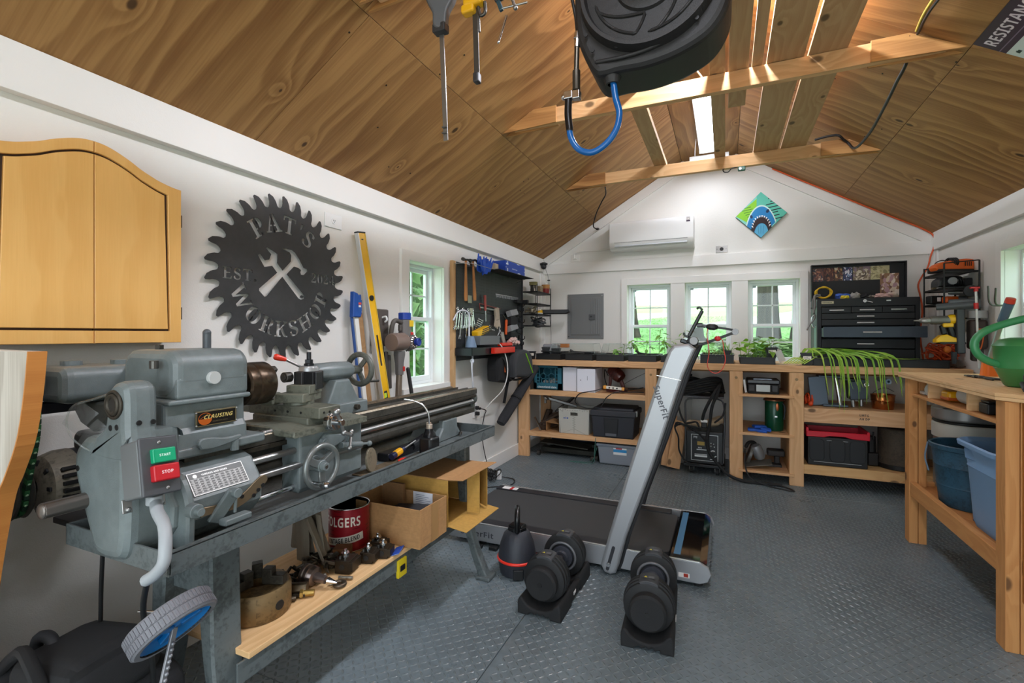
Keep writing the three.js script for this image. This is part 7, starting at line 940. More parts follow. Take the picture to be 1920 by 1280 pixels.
for (let i = 0; i < 14; i++) seedling('thin trailing green shoot under the broad leaves', 2.03 + .016 * i, .56 + .02 * (i % 3), rr(.02, .05), 4, .04, .014, 0x86b04a, 'thin shoots under the broad leaves', 'shoot');
{ const tg = print(64, 32, c => { c.fillStyle = '#e6dfcf'; c.fillRect(0, 0, 64, 32); c.fillStyle = '#6a655c'; c.font = 'bold 12px sans-serif'; c.fillText('Seeds', 6, 15); c.fillRect(6, 20, 46, 3); }); const tgM = M(0xffffff, .6, 0, { map: tg });
  const pot = (label, x, z, s, ry, tag) => { const t = thing('tagged_pot', label, 'pot', [x, WT + .002, z], ry); mesh('pot_body', la([[0, 0], [.042, 0], [.055, .075], [.06, .075], [.06, .086], [.05, .086], [.05, .07], [0, .07]], 4, .4).rotateY(PI / 4).scale(s, s, s), potM, t); if (tag) mesh('pot_tag', at(decal(.055, .026), 0, .052 * s, .0435 * s + .004, -.17, 0, .02), tgM, t, { keep: true }); return t; };
  const p1 = pot('black tagged pot of broad-leaved plant at the right edge of the window', 2.245, .60, 1, .1, 1); p1.position.y = WT + .055; pot('black square tagged pot where the drooping onion leaves begin', 2.5, .62, 1.15, -.15, 1); pot('black tagged pot in the far left corner of the worktop', .13, .62, .9, .2, 1); const p4 = pot('dark brown pot standing in the left tray under the orange card', .20, .4, 1, .3, 0); p4.position.y = WT + .03; const p5 = pot('black shallow pot on the left tray, right of the brown one', .33, .45, 1, .1, 0); p5.position.y = WT + .02;
  seedling('broad-leaved plant growing in the tagged pot by the window', 2.245, .60, .16, 9, .075, .06, 0x7fa52f, undefined); solo('crumpled_label', 'crumpled white plant label and wrap at the tagged pot', 'label', [bx(.05, .10, .004, 2.31, WT + .07, .62, .001, .2, .3, .4), bx(.05, .07, .004, 2.29, WT + .11, .60, .001, -.4, .5, .9)], M(0xd8d6d2, .5)); }
for (const [x, z, a, l] of [[1.24, .62, .9, 'black and tan hand tool lying on the tray of tall seedlings'], [.62, .62, .6, 'black folded cell strip sticking up from the second tray']]) solo('hand_trowel', l, 'trowel', [bar([x - .06, WT + .08, z], [x + .04, WT + .065, z - .03], .03, .012, .004), bar([x - .06, WT + .08, z], [x - .09, WT + .10, z + .01], .022, .02, .004)], M(0x1e1c18, .5));
{ const t = thingW('grey_parcel', 'grey clear-bagged parcel with an orange end in the back left corner', 'parcel', [.2, WT, .18]); mesh('parcel_body', bx(.17, .14, .1, .19, WT + .075, .2, .02), M(0x9a9ca0, .3), t); mesh('orange_end', bx(.09, .045, .06, .33, WT + .13, .17, .006), M(0xe67e20, .45), t); }
// drooping onion leaves over the worktop edge
{
  const t = thingW('drooping_onions', 'long limp green onion leaves lying over the worktop edge and hanging down', 'plant', [2.75, WT + .08, .68]);
  for (let i = 0; i < 30; i++) {
    const x0 = 2.46 + rr(-.02, .03), xe = i < 4 ? 2.55 + .05 * i : 2.66 + rr(0, .42), dr = i % 5 === 0 ? .05 : rr(.15, .36) * (xe > 3.0 ? .7 : 1), zz = .67 + rr(0, .06);
    const pts = [[x0, WT + .05, .6], [x0 + (xe - x0) * .35, WT + .11 + rr(-.015, .03), .62], [x0 + (xe - x0) * .75, WT + .105 + rr(-.02, .02), .66], [xe - .02, WT + .07, zz + .03], [xe, WT - .02 - dr * .3, zz + .05], [xe + rr(-.02, .03), WT - dr, zz + .05]]; if (i % 5 === 0) { pts.length = 4; pts.push([xe + .12, WT + .07, .7]); }
    const c = new THREE.CatmullRomCurve3(pts.map(p => V(p)), false, 'centripetal'), N = 16, q = [], w = rr(.004, .0085); let pv = null; for (let k = 0; k <= N; k++) { const p = c.getPoint(k / N), tg = c.getTangent(k / N), s = V(1, 0, .5).sub(tg.clone().multiplyScalar(V(1, 0, .5).dot(tg))).normalize().multiplyScalar(w * (1 - .8 * Math.pow(k / N, 3)) * (Math.abs(tg.y) > .7 ? 1 : 1)); const up = tg.clone().cross(s).normalize().multiplyScalar(w * .35); const cur = [p.clone().sub(s), p.clone().add(up), p.clone().add(s)]; if (pv) for (let m = 0; m < 2; m++) { for (const v of [pv[m], cur[m], cur[m + 1], pv[m], cur[m + 1], pv[m + 1]]) q.push(v.x, v.y, v.z); } pv = cur; }
    const g = new THREE.BufferGeometry(); g.setAttribute('position', new THREE.Float32BufferAttribute(q, 3)); g.setAttribute('uv', new THREE.Float32BufferAttribute(new Float32Array(q.length / 3 * 2), 2)); g.computeVertexNormals(); mesh('leaf', g, leafM([0x9cc840, 0xb3d24f, 0x86b83a][i % 3]), t, { keep: true });
  }
  mesh('stalk', Array.from({ length: 8 }, (_, i) => tu([[2.46 + .01 * i, WT + .04, .6], [2.40 + .02 * i, WT + .06, .66], [2.33 + .02 * i, WT + .015, .68]], .004, 10, 6)), M(0xb9d25a, .55), t, { kind: 'stuff' });
}
// ---------------------------------------------------------------- machinist chest
{
  const t = thingW('tool_chest', 'black machinist tool chest with open lid and one drawer pulled out', 'tool chest', [2.93, WT, .3]); const bk = M(0x1f2022, .55, .2, { bumpMap: T.spk, bumpScale: .0005 }), x0 = 2.592, x1 = 3.268, zf = .45, zb = .13, yb = WT + .035, yt = 1.492;
  mesh('chest_shell', [bc(x0, x0 + .012, yb, yt, zb, zf - .01, .003), bc(x1 - .012, x1, yb, yt, zb, zf - .01, .003), bc(x0, x1, yb, yb + .012, zb, zf - .01, .003), bc(x0, x1, yb, yt, zb, zb + .01, .003), bc(x0, x1, 1.425, 1.437, zb, zf - .01, .002), bc(x0, x0 + .03, yb, 1.43, zf - .012, zf, .002), bc(x1 - .03, x1, yb, 1.43, zf - .012, zf, .002), bc(x0, x1, 1.428, yt, zf - .012, zf, .003)], bk, t);
  const pull = (x, y, z, w, par) => mesh('pull', [bx(w, .008, .012, x, y, z + .006, .002), bx(w, .003, .004, x, y - .006, z + .01, .001)], chrome, par);
  const dr = (a, b, y0, y1, z, px, pw, m) => { const d = mesh('drawer', [bx(b - a, y1 - y0, .012, (a + b) / 2, (y0 + y1) / 2, z - .006, .003), bc(a + .01, b - .01, y0 + .004, y0 + .008, zb + .02 + (z - zf), z - .012, .001), bc(a + .006, a + .012, y0 + .004, y1 - .01, zb + .02 + (z - zf), z - .012, .001), bc(b - .012, b - .006, y0 + .004, y1 - .01, zb + .02 + (z - zf), z - .012, .001)], m || bk, t); pull(px, (y0 + y1) / 2, z, pw, d); return d; };
  const W3 = (x1 - x0 - .064) / 3; for (let i = 0; i < 3; i++) dr(x0 + .032 + i * W3, x0 + .03 + (i + 1) * W3, 1.375, 1.423, zf, x0 + .032 + (i + .5) * W3, .10);
  dr(x0 + .032, x1 - .032, 1.325, 1.372, zf, 2.92, .115); dr(x0 + .032, x1 - .032, 1.272, 1.322, zf, 2.92, .115); dr(x0 + .02, x1 - .0, 1.178, 1.262, .60, 2.93, .12, M(0x39434f, .5, .2, { bumpMap: T.spk, bumpScale: .0005 })); dr(x0 + .032, x1 - .032, 1.09, 1.165, zf, 2.92, .115); dr(x0 + .032, x1 - .032, .995, 1.085, zf, 2.92, .115);
  const kp = print(128, 32, c => { c.fillStyle = '#b6ab8c'; c.fillRect(0, 0, 128, 32); c.fillStyle = '#26231c'; c.font = 'bold 22px sans-serif'; c.fillText('KENNEDY', 10, 24); }); mesh('name_plate', decal(.085, .021, 2.665, 1.462, zf + .0008), M(0xffffff, .4, .3, { map: kp }), t, { keep: true }); mesh('lock', [cy(.013, .012, 2.915, 1.468, zf + .004, 'z', 18), bar([2.91, 1.47, zf + .014], [2.965, 1.455, zf + .018], .006, .006)], chrome, t, { kind: 'stuff' }); mesh('catch', bx(.03, .012, .008, 3.07, 1.468, zf + .003, .002), chrome, t);
  mesh('side_handle', tu([[x0 - .004, 1.36, .36], [x0 - .02, 1.35, .36], [x0 - .02, 1.27, .36], [x0 - .004, 1.26, .36]], .006, 14, 7), chrome, t); mesh('side_sticker', decal(.10, .22, x0 - .001, 1.16, .36, 0, -PI / 2, 0), M(0x5a7d78, .5), t, { keep: true });
  const lid = mesh('chest_lid', [bc(x0, x1, 1.49, 1.81, .105, .117, .003), bc(x0, x0 + .01, 1.49, 1.81, .117, .16, .002), bc(x1 - .01, x1, 1.49, 1.81, .117, .16, .002), bc(x0, x1, 1.80, 1.81, .117, .16, .002)], bk, t);
  const ab = (n, seed) => { let s = seed; const q = () => (s = (s * 1103515245 + 12345) & 0x7fffffff) / 0x7fffffff; return c => { const pal = [['#6b3a30', '#a86a50', '#3b2430', '#c9a58c', '#2b2b3a'], ['#4b2018', '#7a3a28', '#2a1512', '#8d5a40', '#1d1414'], ['#55341f', '#c7b6a0', '#7b4030', '#2d2a28', '#b98a5a'], ['#2a3560', '#8fa4c8', '#583868', '#d8d4e0', '#1d2038'], ['#7d6a58', '#b9a890', '#4a3c34', '#8c7480', '#d3c6b0'], ['#bdb488', '#cfc69c', '#a89e70', '#c6bc8c', '#8d8460'], ['#8f6a4c', '#d2bda6', '#6b4a40', '#b08a90', '#e0d2c4']][n]; c.fillStyle = pal[0]; c.fillRect(0, 0, 128, 128); for (let i = 0; i < 60; i++) { c.fillStyle = pal[Math.floor(q() * 5)]; c.beginPath(); c.ellipse(q() * 128, q() * 128, 4 + q() * 20, 3 + q() * 12, q() * 3, 0, 7); c.fill(); } }; };
  const px = [[2.60, 2.69], [2.695, 2.765], [2.77, 2.83], [2.832, 2.90], [2.905, 3.03], [3.03, 3.16]]; px.forEach(([a, b], i) => mesh('picture', decal(b - a, .115, (a + b) / 2, 1.725, .1178), M(0xffffff, .35, 0, { map: print(128, 128, ab(i, 77 + i * 13)) }), lid, { keep: true })); mesh('picture', decal(.13, .2, 3.16, 1.615, .1185, 0, 0, 0), M(0xffffff, .35, 0, { map: print(128, 128, ab(6, 991)) }), lid, { keep: true });
}
{ const p = []; for (let i = 0; i < 90; i++) { const a = i * .7; p.push([2.66 + .055 * Math.cos(a) * (1 + .12 * Math.sin(i)), 1.555 + .045 * Math.sin(a) * (1 + .1 * Math.cos(i * 1.7)), .30 + .02 * Math.sin(i * .6)]); } solo('yellow_twine', 'coil of yellow twine lying in the open top of the chest', 'twine', tu(p, .0045, 460, 6), M(0xd2a81e, .7)); }
for (const [nm, l, c, x, w, h, ct, col, ry] of [['blue_cloth', 'blue folded cloth in the chest top', 0, 2.80, .09, .05, 'cloth', 0x3f62b8], ['yellow_wrapper', 'yellow crumpled wrapper in the chest top', 0, 2.80, .05, .03, 'wrapper', 0xe0c838], ['grey_rag', 'grey crumpled rag in the chest top', 0, 2.89, .06, .055, 'rag', 0x9a9790], ['steel_rule', 'bright metal tool lying across the chest top', 0, 2.98, .09, .03, 'tool', 0xb9b7b2], ['black_strap', 'black strap heaped in the chest top', 0, 2.96, .08, .045, 'strap', 0x1c1c1e], ['pink_cloth', 'pale pink cloth at the right of the chest top', 0, 3.06, .1, .035, 'cloth', 0xc8a29a], ['card_scrap', 'crumpled pale paper in front of the picture in the chest lid', 0, 3.14, .06, .05, 'paper', 0xc9b9a8]]) { const g = new THREE.IcosahedronGeometry(1, 2), p = g.attributes.position; for (let i = 0; i < p.count; i++) { const k = 1 + .25 * Math.sin(p.getX(i) * 9 + x * 50) * Math.cos(p.getY(i) * 7 + p.getZ(i) * 8); p.setXYZ(i, p.getX(i) * k, p.getY(i) * k, p.getZ(i) * k); } g.computeVertexNormals(); solo(nm, l, ct, g.scale(w * .6, h * .62, .04).translate(x, 1.5 + h * .3 + (nm === 'yellow_wrapper' ? -.005 : 0), nm === 'yellow_wrapper' || nm === 'pink_cloth' ? .36 : .27), M(col, nm === 'steel_rule' ? .3 : .75, nm === 'steel_rule' ? .7 : 0)); }
solo('hanging_wires', 'grey wires and plug hanging off the left side of the chest', 'wires', [tu([[2.62, 1.52, .40], [2.57, 1.5, .42], [2.565, 1.42, .42], [2.58, 1.34, .42], [2.54, 1.28, .44], [2.52, 1.24, .46]], .006, 20, 6), tu([[2.62, 1.53, .38], [2.58, 1.52, .42], [2.58, 1.45, .43], [2.57, 1.38, .43]], .009, 14, 6)], M(0x77726e, .5, .2));
// ---------------------------------------------------------------- right wall rack
{
  const t = thingW('tool_rack', 'black wire tool rack on the right wall by the corner', 'rack', [3.39, 1.31, .6]); const wb = M(0x1a1a1a, .45, .3);
  for (const [x, z, y0, y1] of [[3.3, .42, 1.31, 1.705], [3.3, .79, 1.31, 1.70], [3.485, .42, 1.31, 1.70], [3.485, .80, 1.29, 1.71]]) mesh('post', rod([x, y0, z], [x, y1, z], .0055), wb, t); mesh('top_rail', [rod([3.3, 1.70, .42], [3.485, 1.70, .42], .004), rod([3.3, 1.70, .79], [3.485, 1.71, .80], .004)], wb, t, { kind: 'stuff' });
  for (const y of [1.64, 1.53, 1.42]) mesh('shelf', [bc(3.3, 3.485, y - .003, y + .003, .42, .79, .001), rod([3.3, y - .008, .42], [3.3, y - .008, .79], .0045), rod([3.3, y - .008, .42], [3.485, y - .008, .42], .0045), rod([3.3, y - .008, .79], [3.485, y - .008, .79], .0045)], wb, t); mesh('hook_rail', [rod([3.3, 1.312, .42], [3.34, 1.312, .42], .005), rod([3.3, 1.312, .79], [3.485, 1.312, .79], .005)], wb, t, { kind: 'stuff' });
}
{ const t = thingW('belt_sander', 'orange and black sander with wound cord on the rack top shelf', 'sander', [3.4, 1.644, .65]); mesh('sander_body', [ex(smooth([[-.14, 0], [-.15, .03], [-.1, .06], [-.02, .075], [.06, .085], [.13, .07], [.15, .03], [.14, 0]], 30).slice(0, -1).reverse(), .08, .014, 3.4, 1.655, .66, 0, .35, 0)], M(0xe06420, .4), t); mesh('sander_base', bx(.28, .02, .085, 3.4, 1.656, .66, .006, 0, .35), blackT, t); mesh('sander_knob', cy(.034, .04, 3.30, 1.67, .60, 'y', 24), black, t); mesh('wound_cord', [0, 1, 2, 3].map(i => at(to(.03, .005, 0, 0, 0, 'x', 20, 6), 3.36 + .012 * i, 1.715, .68, 0, .35, 0)).concat([tu([[3.3, 1.69, .62], [3.3, 1.72, .64], [3.33, 1.735, .66], [3.36, 1.72, .68]], .004, 14, 6)]), black, t, { kind: 'stuff' }); mesh('vent', [0, 1, 2, 3].map(i => bx(.004, .03, .004, 3.45 + .012 * i, 1.70, .69 - .004 * i, .001)), black, t, { kind: 'stuff' }); }
{ const t = thingW('black_grinder', 'black power tool with wound flex on the rack middle shelf', 'power tool', [3.4, 1.534, .64]); mesh('tool_body', [ex(smooth([[-.13, 0], [-.12, .05], [-.06, .075], [.02, .06], [.1, .065], [.14, .04], [.13, 0]], 30).slice(0, -1).reverse(), .08, .014, 3.4, 1.54, .64, 0, .35, 0)], M(0x262729, .5), t); mesh('wound_flex', [0, 1, 2, 3, 4].map(i => at(to(.034, .005, 0, 0, 0, 'x', 22, 6), 3.37 + .014 * i, 1.58, .67, .2 * i, .35, 0)), black, t, { kind: 'stuff' }); mesh('tool_face', at(cy(.026, .012, 0, 0, 0, 'z', 24), 3.37, 1.58, .72), M(0x8a8c8d, .4), t); mesh('brass_nozzle', cy(.018, .022, 3.315, 1.545, .56, 'x', 18), M(0x8c7c5a, .4, .6), t); }
{ const t = thingW('oscillating_tool', 'black cordless multi-tool with an orange band on the rack lower shelf', 'multi tool', [3.36, 1.424, .6]); mesh('battery_end', bx(.09, .06, .06, 3.32, 1.456, .56, .008, 0, .3), black, t); mesh('orange_band', bx(.09, .05, .055, 3.40, 1.452, .60, .01, 0, .3), M(0xe05f1c, .4), t); mesh('tool_neck', rod([3.44, 1.455, .62], [3.48, 1.46, .64], .026, .02), M(0x4e5052, .4), t); mesh('white_label', bx(.025, .03, .002, 3.335, 1.458, .593, .0005, 0, .3), whiteP, t); }
{ const t = thingW('chrome_blowgun', 'bright metal air gun lying above the multi-tool', 'air gun', [3.42, 1.49, .68]); mesh('gun_body', [rod([3.36, 1.50, .68], [3.48, 1.49, .76], .014, .02), sp(.022, 3.47, 1.50, .75)], steel, t); mesh('gun_disc', at(cy(.04, .015, 0, 0, 0, 'z', 24), 3.44, 1.50, .80), dkg, t); }
{ const t = thingW('nail_gun', 'grey caulking gun hanging upright from the rack hook rail', 'nailer', [3.4, 1.0, .86]); mesh('gun_magazine', bx(.045, .36, .05, 3.36, 1.25, .86, .008, 0, 0, .02), M(0x37393c, .5), t); mesh('gun_barrel', [rod([3.24, 1.39, .84], [3.45, 1.40, .92], .022, .028), bx(.16, .05, .06, 3.38, 1.415, .87, .012, 0, -.35)], M(0x4d5154, .45), t); mesh('gun_tip', rod([3.33, 1.08, .86], [3.33, 1.0, .86], .018, .012), M(0x2c2d30, .5), t); }
{ const t = thingW('cordless_drill', 'yellow and black cordless drill hanging at the right rack', 'drill', [3.27, 1.15, .84]); const z = .84;
  mesh('drill_body', [at(la([[0, -.06], [.026, -.06], [.03, -.04], [.03, .05], [.024, .062], [0, .062]], 24), 3.265, 1.30, z, 0, 0, PI / 2)], M(0x6a675f, .4, .3), t); mesh('drill_chuck', [at(la([[0, 0], [.022, 0], [.024, .02], [.018, .05], [.008, .06], [.004, .09], [0, .09]], 22), 3.205, 1.298, z, 0, 0, PI / 2)], M(0x8d8a84, .35, .7), t); mesh('motor_shell', [at(la([[0, -.04], [.03, -.04], [.034, -.02], [.034, .03], [.026, .045], [0, .045]], 24), 3.345, 1.305, z, 0, 0, PI / 2), bx(.06, .03, .05, 3.30, 1.265, z, .008)], yellow, t, { label: 'yellow motor shell' });
  mesh('drill_grip', [bar([3.31, 1.26, z], [3.335, 1.175, z], .04, .035, .012, [1, 0, 0]), bar([3.27, 1.265, z], [3.285, 1.20, z], .03, .03, .01, [1, 0, 0])], black, t); mesh('drill_battery', [ex([[-.08, -.02], [.07, -.02], [.07, .005], [.02, .015], [-.02, .035], [-.05, .03], [-.08, 0]], .07, .006, 3.31, 1.165, z)], yellow, t, { label: 'yellow battery' }); mesh('battery_shoe', bx(.14, .014, .072, 3.32, 1.142, z, .004), black, t); }
{ const t = thingW('angle_driver', 'dark impact driver with an orange trigger hanging near the wall', 'driver', [3.45, 1.05, .84]); mesh('driver_body', [bx(.09, .2, .09, 3.45, 1.20, .86, .02), bx(.06, .12, .06, 3.45, 1.08, .86, .016)], M(0x4b413b, .6), t); mesh('driver_trigger', tu([[3.43, 1.235, .91], [3.46, 1.235, .91], [3.46, 1.16, .915], [3.445, 1.10, .915], [3.43, 1.16, .915], [3.43, 1.235, .91]], .004, 24, 6), M(0xd9682a, .45), t); mesh('driver_cup', la([[.03, 0], [.05, .0], [.05, .05], [.03, .05]], 20).translate(3.45, 1.31, .87), M(0xa8aaab, .3), t); }
{ const t = thingW('grabber_pole', 'thin white pole with red collars standing beside the rack', 'pole', [3.42, WT, .95]); mesh('pole_shaft', rod([3.43, RT, .94], [3.415, 1.49, .94], .0065), M(0xd9d7d2, .35), t); mesh('red_collar', rod([3.417, 1.37, .94], [3.416, 1.41, .94], .0125), redP, t); mesh('red_collar', [rod([3.416, 1.485, .94], [3.415, 1.51, .94], .012), bx(.05, .012, .02, 3.41, 1.51, .94, .003)], redP, t); }
{ const t = thingW('wall_hook', 'steel double tool hook on the right wall beside the rack', 'hook', [3.49, 1.37, 1.17]); mesh('hook_prong', tu([[3.502, 1.385, 1.12], [3.46, 1.38, 1.12], [3.42, 1.39, 1.12], [3.40, 1.5, 1.14]], .005, 16, 7), steelD, t); mesh('hook_prong', tu([[3.502, 1.385, 1.18], [3.46, 1.38, 1.18], [3.42, 1.385, 1.19], [3.405, 1.48, 1.22]], .005, 16, 7), steelD, t); mesh('hook_bar', rod([3.46, 1.38, 1.10], [3.46, 1.38, 1.2], .004), steelD, t); }
{ const p = []; for (let i = 0; i < 70; i++) p.push([3.38 + rr(-.1, .1), WT + .03 + Math.abs(rr(0, .15)), .46 + rr(-.08, .09)]); solo('orange_cord_tangle', 'tangled orange extension cord heaped in the right corner of the worktop', 'cord', tu(p, .0055, 520, 6), M(0xc44a1d, .5), { kind: 'stuff' }); solo('orange_plug', 'orange cord plug resting on the tangle', 'plug', sp(.022, 3.39, 1.09, .57, 1, 1.2, 1), M(0xe27a2a, .45)); }
solo('extension_cord', 'orange extension cord running along the right gable edge and down to the rack', 'cord', [tu([[2.3, 2.735, .045], [2.5, 2.615, .045], [2.775, 2.45, .05], [3.0, 2.315, .05], [3.213, 2.19, .05], [3.40, 2.08, .05], [3.47, 2.02, .05], [3.478, 1.936, .05], [3.454, 1.849, .05], [3.436, 1.762, .05], [3.391, 1.676, .06], [3.366, 1.61, .07], [3.38, 1.52, .07], [3.39, 1.4, .08], [3.37, 1.2, .1], [3.36, 1.0, .2]], .0065, 110, 7)], M(0xdb5a2a, .5));
solo('brown_root_ball', 'small brown knotted root end at the right tray corner', 'root', [sp(.03, 3.40, WT + .03, .6, 1, .8, 1, 10), tu([[3.41, WT + .01, .62], [3.44, WT + .008, .64], [3.48, WT + .012, .6]], .005, 10, 6)], M(0x54382a, .8, 0, { map: T.grime }));
// ---------------------------------------------------------------- back wall fittings
{ const t = thingW('mini_split', 'white wall air conditioner high on the back gable wall', 'air conditioner', [1.22, 2.06, .1]); const pf = smooth([[.0, 2.345], [.15, 2.345], [.19, 2.335], [.205, 2.30], [.205, 2.17], [.198, 2.12], [.165, 2.075], [.12, 2.06], [0, 2.06]], 40);
  mesh('unit_shell', ex(pf.map(([z, y]) => [-z, y]), .81, .006, 1.218, 0, 0, 0, PI / 2, 0), M(0xe9e9e7, .4), t); mesh('louver', [bar([.87, 2.105, .186], [1.565, 2.105, .186], .05, .006, .001, [0, .75, .6])], M(0xb9bdbf, .4), t); mesh('louver_gap', [bar([.865, 2.13, .2], [1.57, 2.13, .2], .006, .003, .001), bar([.865, 2.085, .172], [1.57, 2.085, .172], .006, .003, .001)], M(0x3d4042, .6), t, { kind: 'stuff' });
  mesh('energy_sticker', decal(.034, .044, 1.575, 2.305, .2062), M(0xffffff, .4, 0, { map: print(48, 64, c => { c.fillStyle = '#3b2d44'; c.fillRect(0, 0, 48, 64); c.fillStyle = '#e2dcd6'; c.fillRect(3, 4, 42, 38); c.strokeStyle = '#4b4444'; c.lineWidth = 3; c.strokeRect(12, 10, 24, 24); }) }), t, { keep: true }); mesh('unit_logo', decal(.04, .006, .865, 2.25, .2062), M(0xb9b9b9, .5), t, { keep: true }); }
{ const tx = print(512, 512, (c, w) => { // abstract diamond canvas: stripes, a blue pointed arch and a row of white teeth
    c.fillStyle = '#86d6c8'; c.fillRect(0, 0, w, w); c.save(); c.translate(w / 2, w / 2); c.rotate(PI / 4); const R = 362; c.fillStyle = '#8fd42a'; c.beginPath(); c.moveTo(-R, -10); c.lineTo(-60, -260); c.lineTo(-60, 200); c.fill(); c.fillStyle = '#5fc6ae'; c.fillRect(-60, -R, 500, 500); c.fillStyle = '#0d2b2a'; for (let i = 0; i < 9; i++) { c.save(); c.translate(70 + (i % 3) * 30, -300 + i * 48); c.rotate(-.16); c.fillRect(0, 0, 190 - 10 * (i % 4), 15); c.restore(); } c.fillStyle = '#1f5f2a'; for (let i = 0; i < 5; i++) { c.save(); c.translate(-290 + i * 24, -60 + i * 34 - 60); c.rotate(-.16); c.fillRect(0, 0, 150, 8); c.restore(); }
    c.fillStyle = '#d6efe8'; c.beginPath(); c.moveTo(-215, 160); c.bezierCurveTo(-130, -240, 110, -260, 215, 120); c.lineTo(0, 360); c.fill(); c.fillStyle = '#1d86c8'; c.beginPath(); c.moveTo(-200, 175); c.bezierCurveTo(-120, -215, 105, -235, 200, 135); c.lineTo(0, 360); c.fill(); c.fillStyle = '#0f2c50'; c.beginPath(); c.ellipse(95, -50, 22, 30, .4, 0, 7); c.ellipse(-135, 20, 18, 28, -.3, 0, 7); c.fill();
    c.fillStyle = '#2a1418'; c.beginPath(); c.moveTo(-140, 250); c.bezierCurveTo(-120, -30, 130, -40, 150, 210); c.lineTo(100, 260); c.bezierCurveTo(80, 90, -70, 80, -100, 300); c.fill(); c.fillStyle = '#5ab2d8'; c.beginPath(); c.moveTo(-95, 300); c.bezierCurveTo(-65, 90, 75, 95, 100, 255); c.lineTo(0, 360); c.fill();
    c.fillStyle = '#ffffff'; for (let i = 0; i < 12; i++) { const a = PI * (1.02 + i / 11 * .95), x = 3 + Math.cos(a) * 128, y = 180 + Math.sin(a) * 168; c.beginPath(); c.moveTo(x - 13, y - 3); c.lineTo(x + 13, y - 3); c.lineTo(x * .86, y + 34); c.fill(); } c.strokeStyle = '#1a5a8a'; c.lineWidth = 4; for (const x of [-40, 0, 40]) { c.beginPath(); c.moveTo(x, 170); c.lineTo(x * .7, 300); c.stroke(); } c.restore(); });
  const t = thing('shark_painting', 'diamond-hung square canvas of a blue shark with open jaws on striped green', 'painting', [2.205, 2.324, .012]); t.rotation.z = PI / 4; mesh('canvas_block', bx(.305, .305, .02, 0, 0, 0, .002), M(0x1c4a50, .7), t); mesh('canvas_print', decal(.303, .303, 0, 0, .0106).rotateZ(0), M(0xffffff, .55, 0, { map: tx }), t, { keep: true }); }
{ const t = thing('cover_plate', 'small steel cover plate with a round black socket on the gable wall', 'outlet', [1.867, 2.03, .002]); mesh('plate', bx(.105, .065, .004, 0, 0, .002, .001), steel, t); mesh('socket', at(cy(.017, .008, 0, 0, 0, 'z', 24), 0, 0, .006), black, t); mesh('screw', [at(cy(.004, .002, 0, 0, 0, 'z', 8), -.04, 0, .005), at(cy(.004, .002, 0, 0, 0, 'z', 8), .04, 0, .005)], steelD, t, { kind: 'stuff' }); }
{ const t = thing('blank_plate', 'white blank wall plate with conduit elbow left of the air conditioner', 'plate', [.40, 2.035, .002]); mesh('plate', bx(.1, .075, .005, 0, 0, .003, .002), trimW, t); mesh('conduit', [tu([[-.01, .0, .02], [-.01, .045, .022], [0, .058, .022], [.43, .062, .022]], .007, 24, 8), bx(.035, .014, .02, .0, -.005, .018, .003)], trimW, t); }
{ const t = thing('breaker_panel', 'grey electrical panel door on the back wall left of the windows', 'electrical panel', [.512, 1.397, .001]); const gm = M(0x7c7d7d, .45, .25); mesh('panel_trim', bx(.4, .485, .012, 0, 0, .006, .003), gm, t); const d = mesh('panel_door', bx(.325, .40, .01, .005, .0, .016, .003), gm, t); mesh('door_rib', [.07, .095, .12, .145].map(x => bx(.012, .38, .006, x, 0, .022, .002)), gm, d, { kind: 'stuff' }); mesh('door_latch', [bx(.07, .06, .012, .08, -.01, .026, .003)], M(0x5b5c5d, .4, .3), d); mesh('latch_slot', bx(.016, .014, .004, .07, -.005, .033, .001), black, d); mesh('screw', [[-.185, .22], [.185, .22], [-.185, -.22], [.185, -.22]].map(([x, y]) => at(cy(.006, .004, 0, 0, 0, 'z', 10), x, y, .014)), chrome, t, { kind: 'stuff' }); }
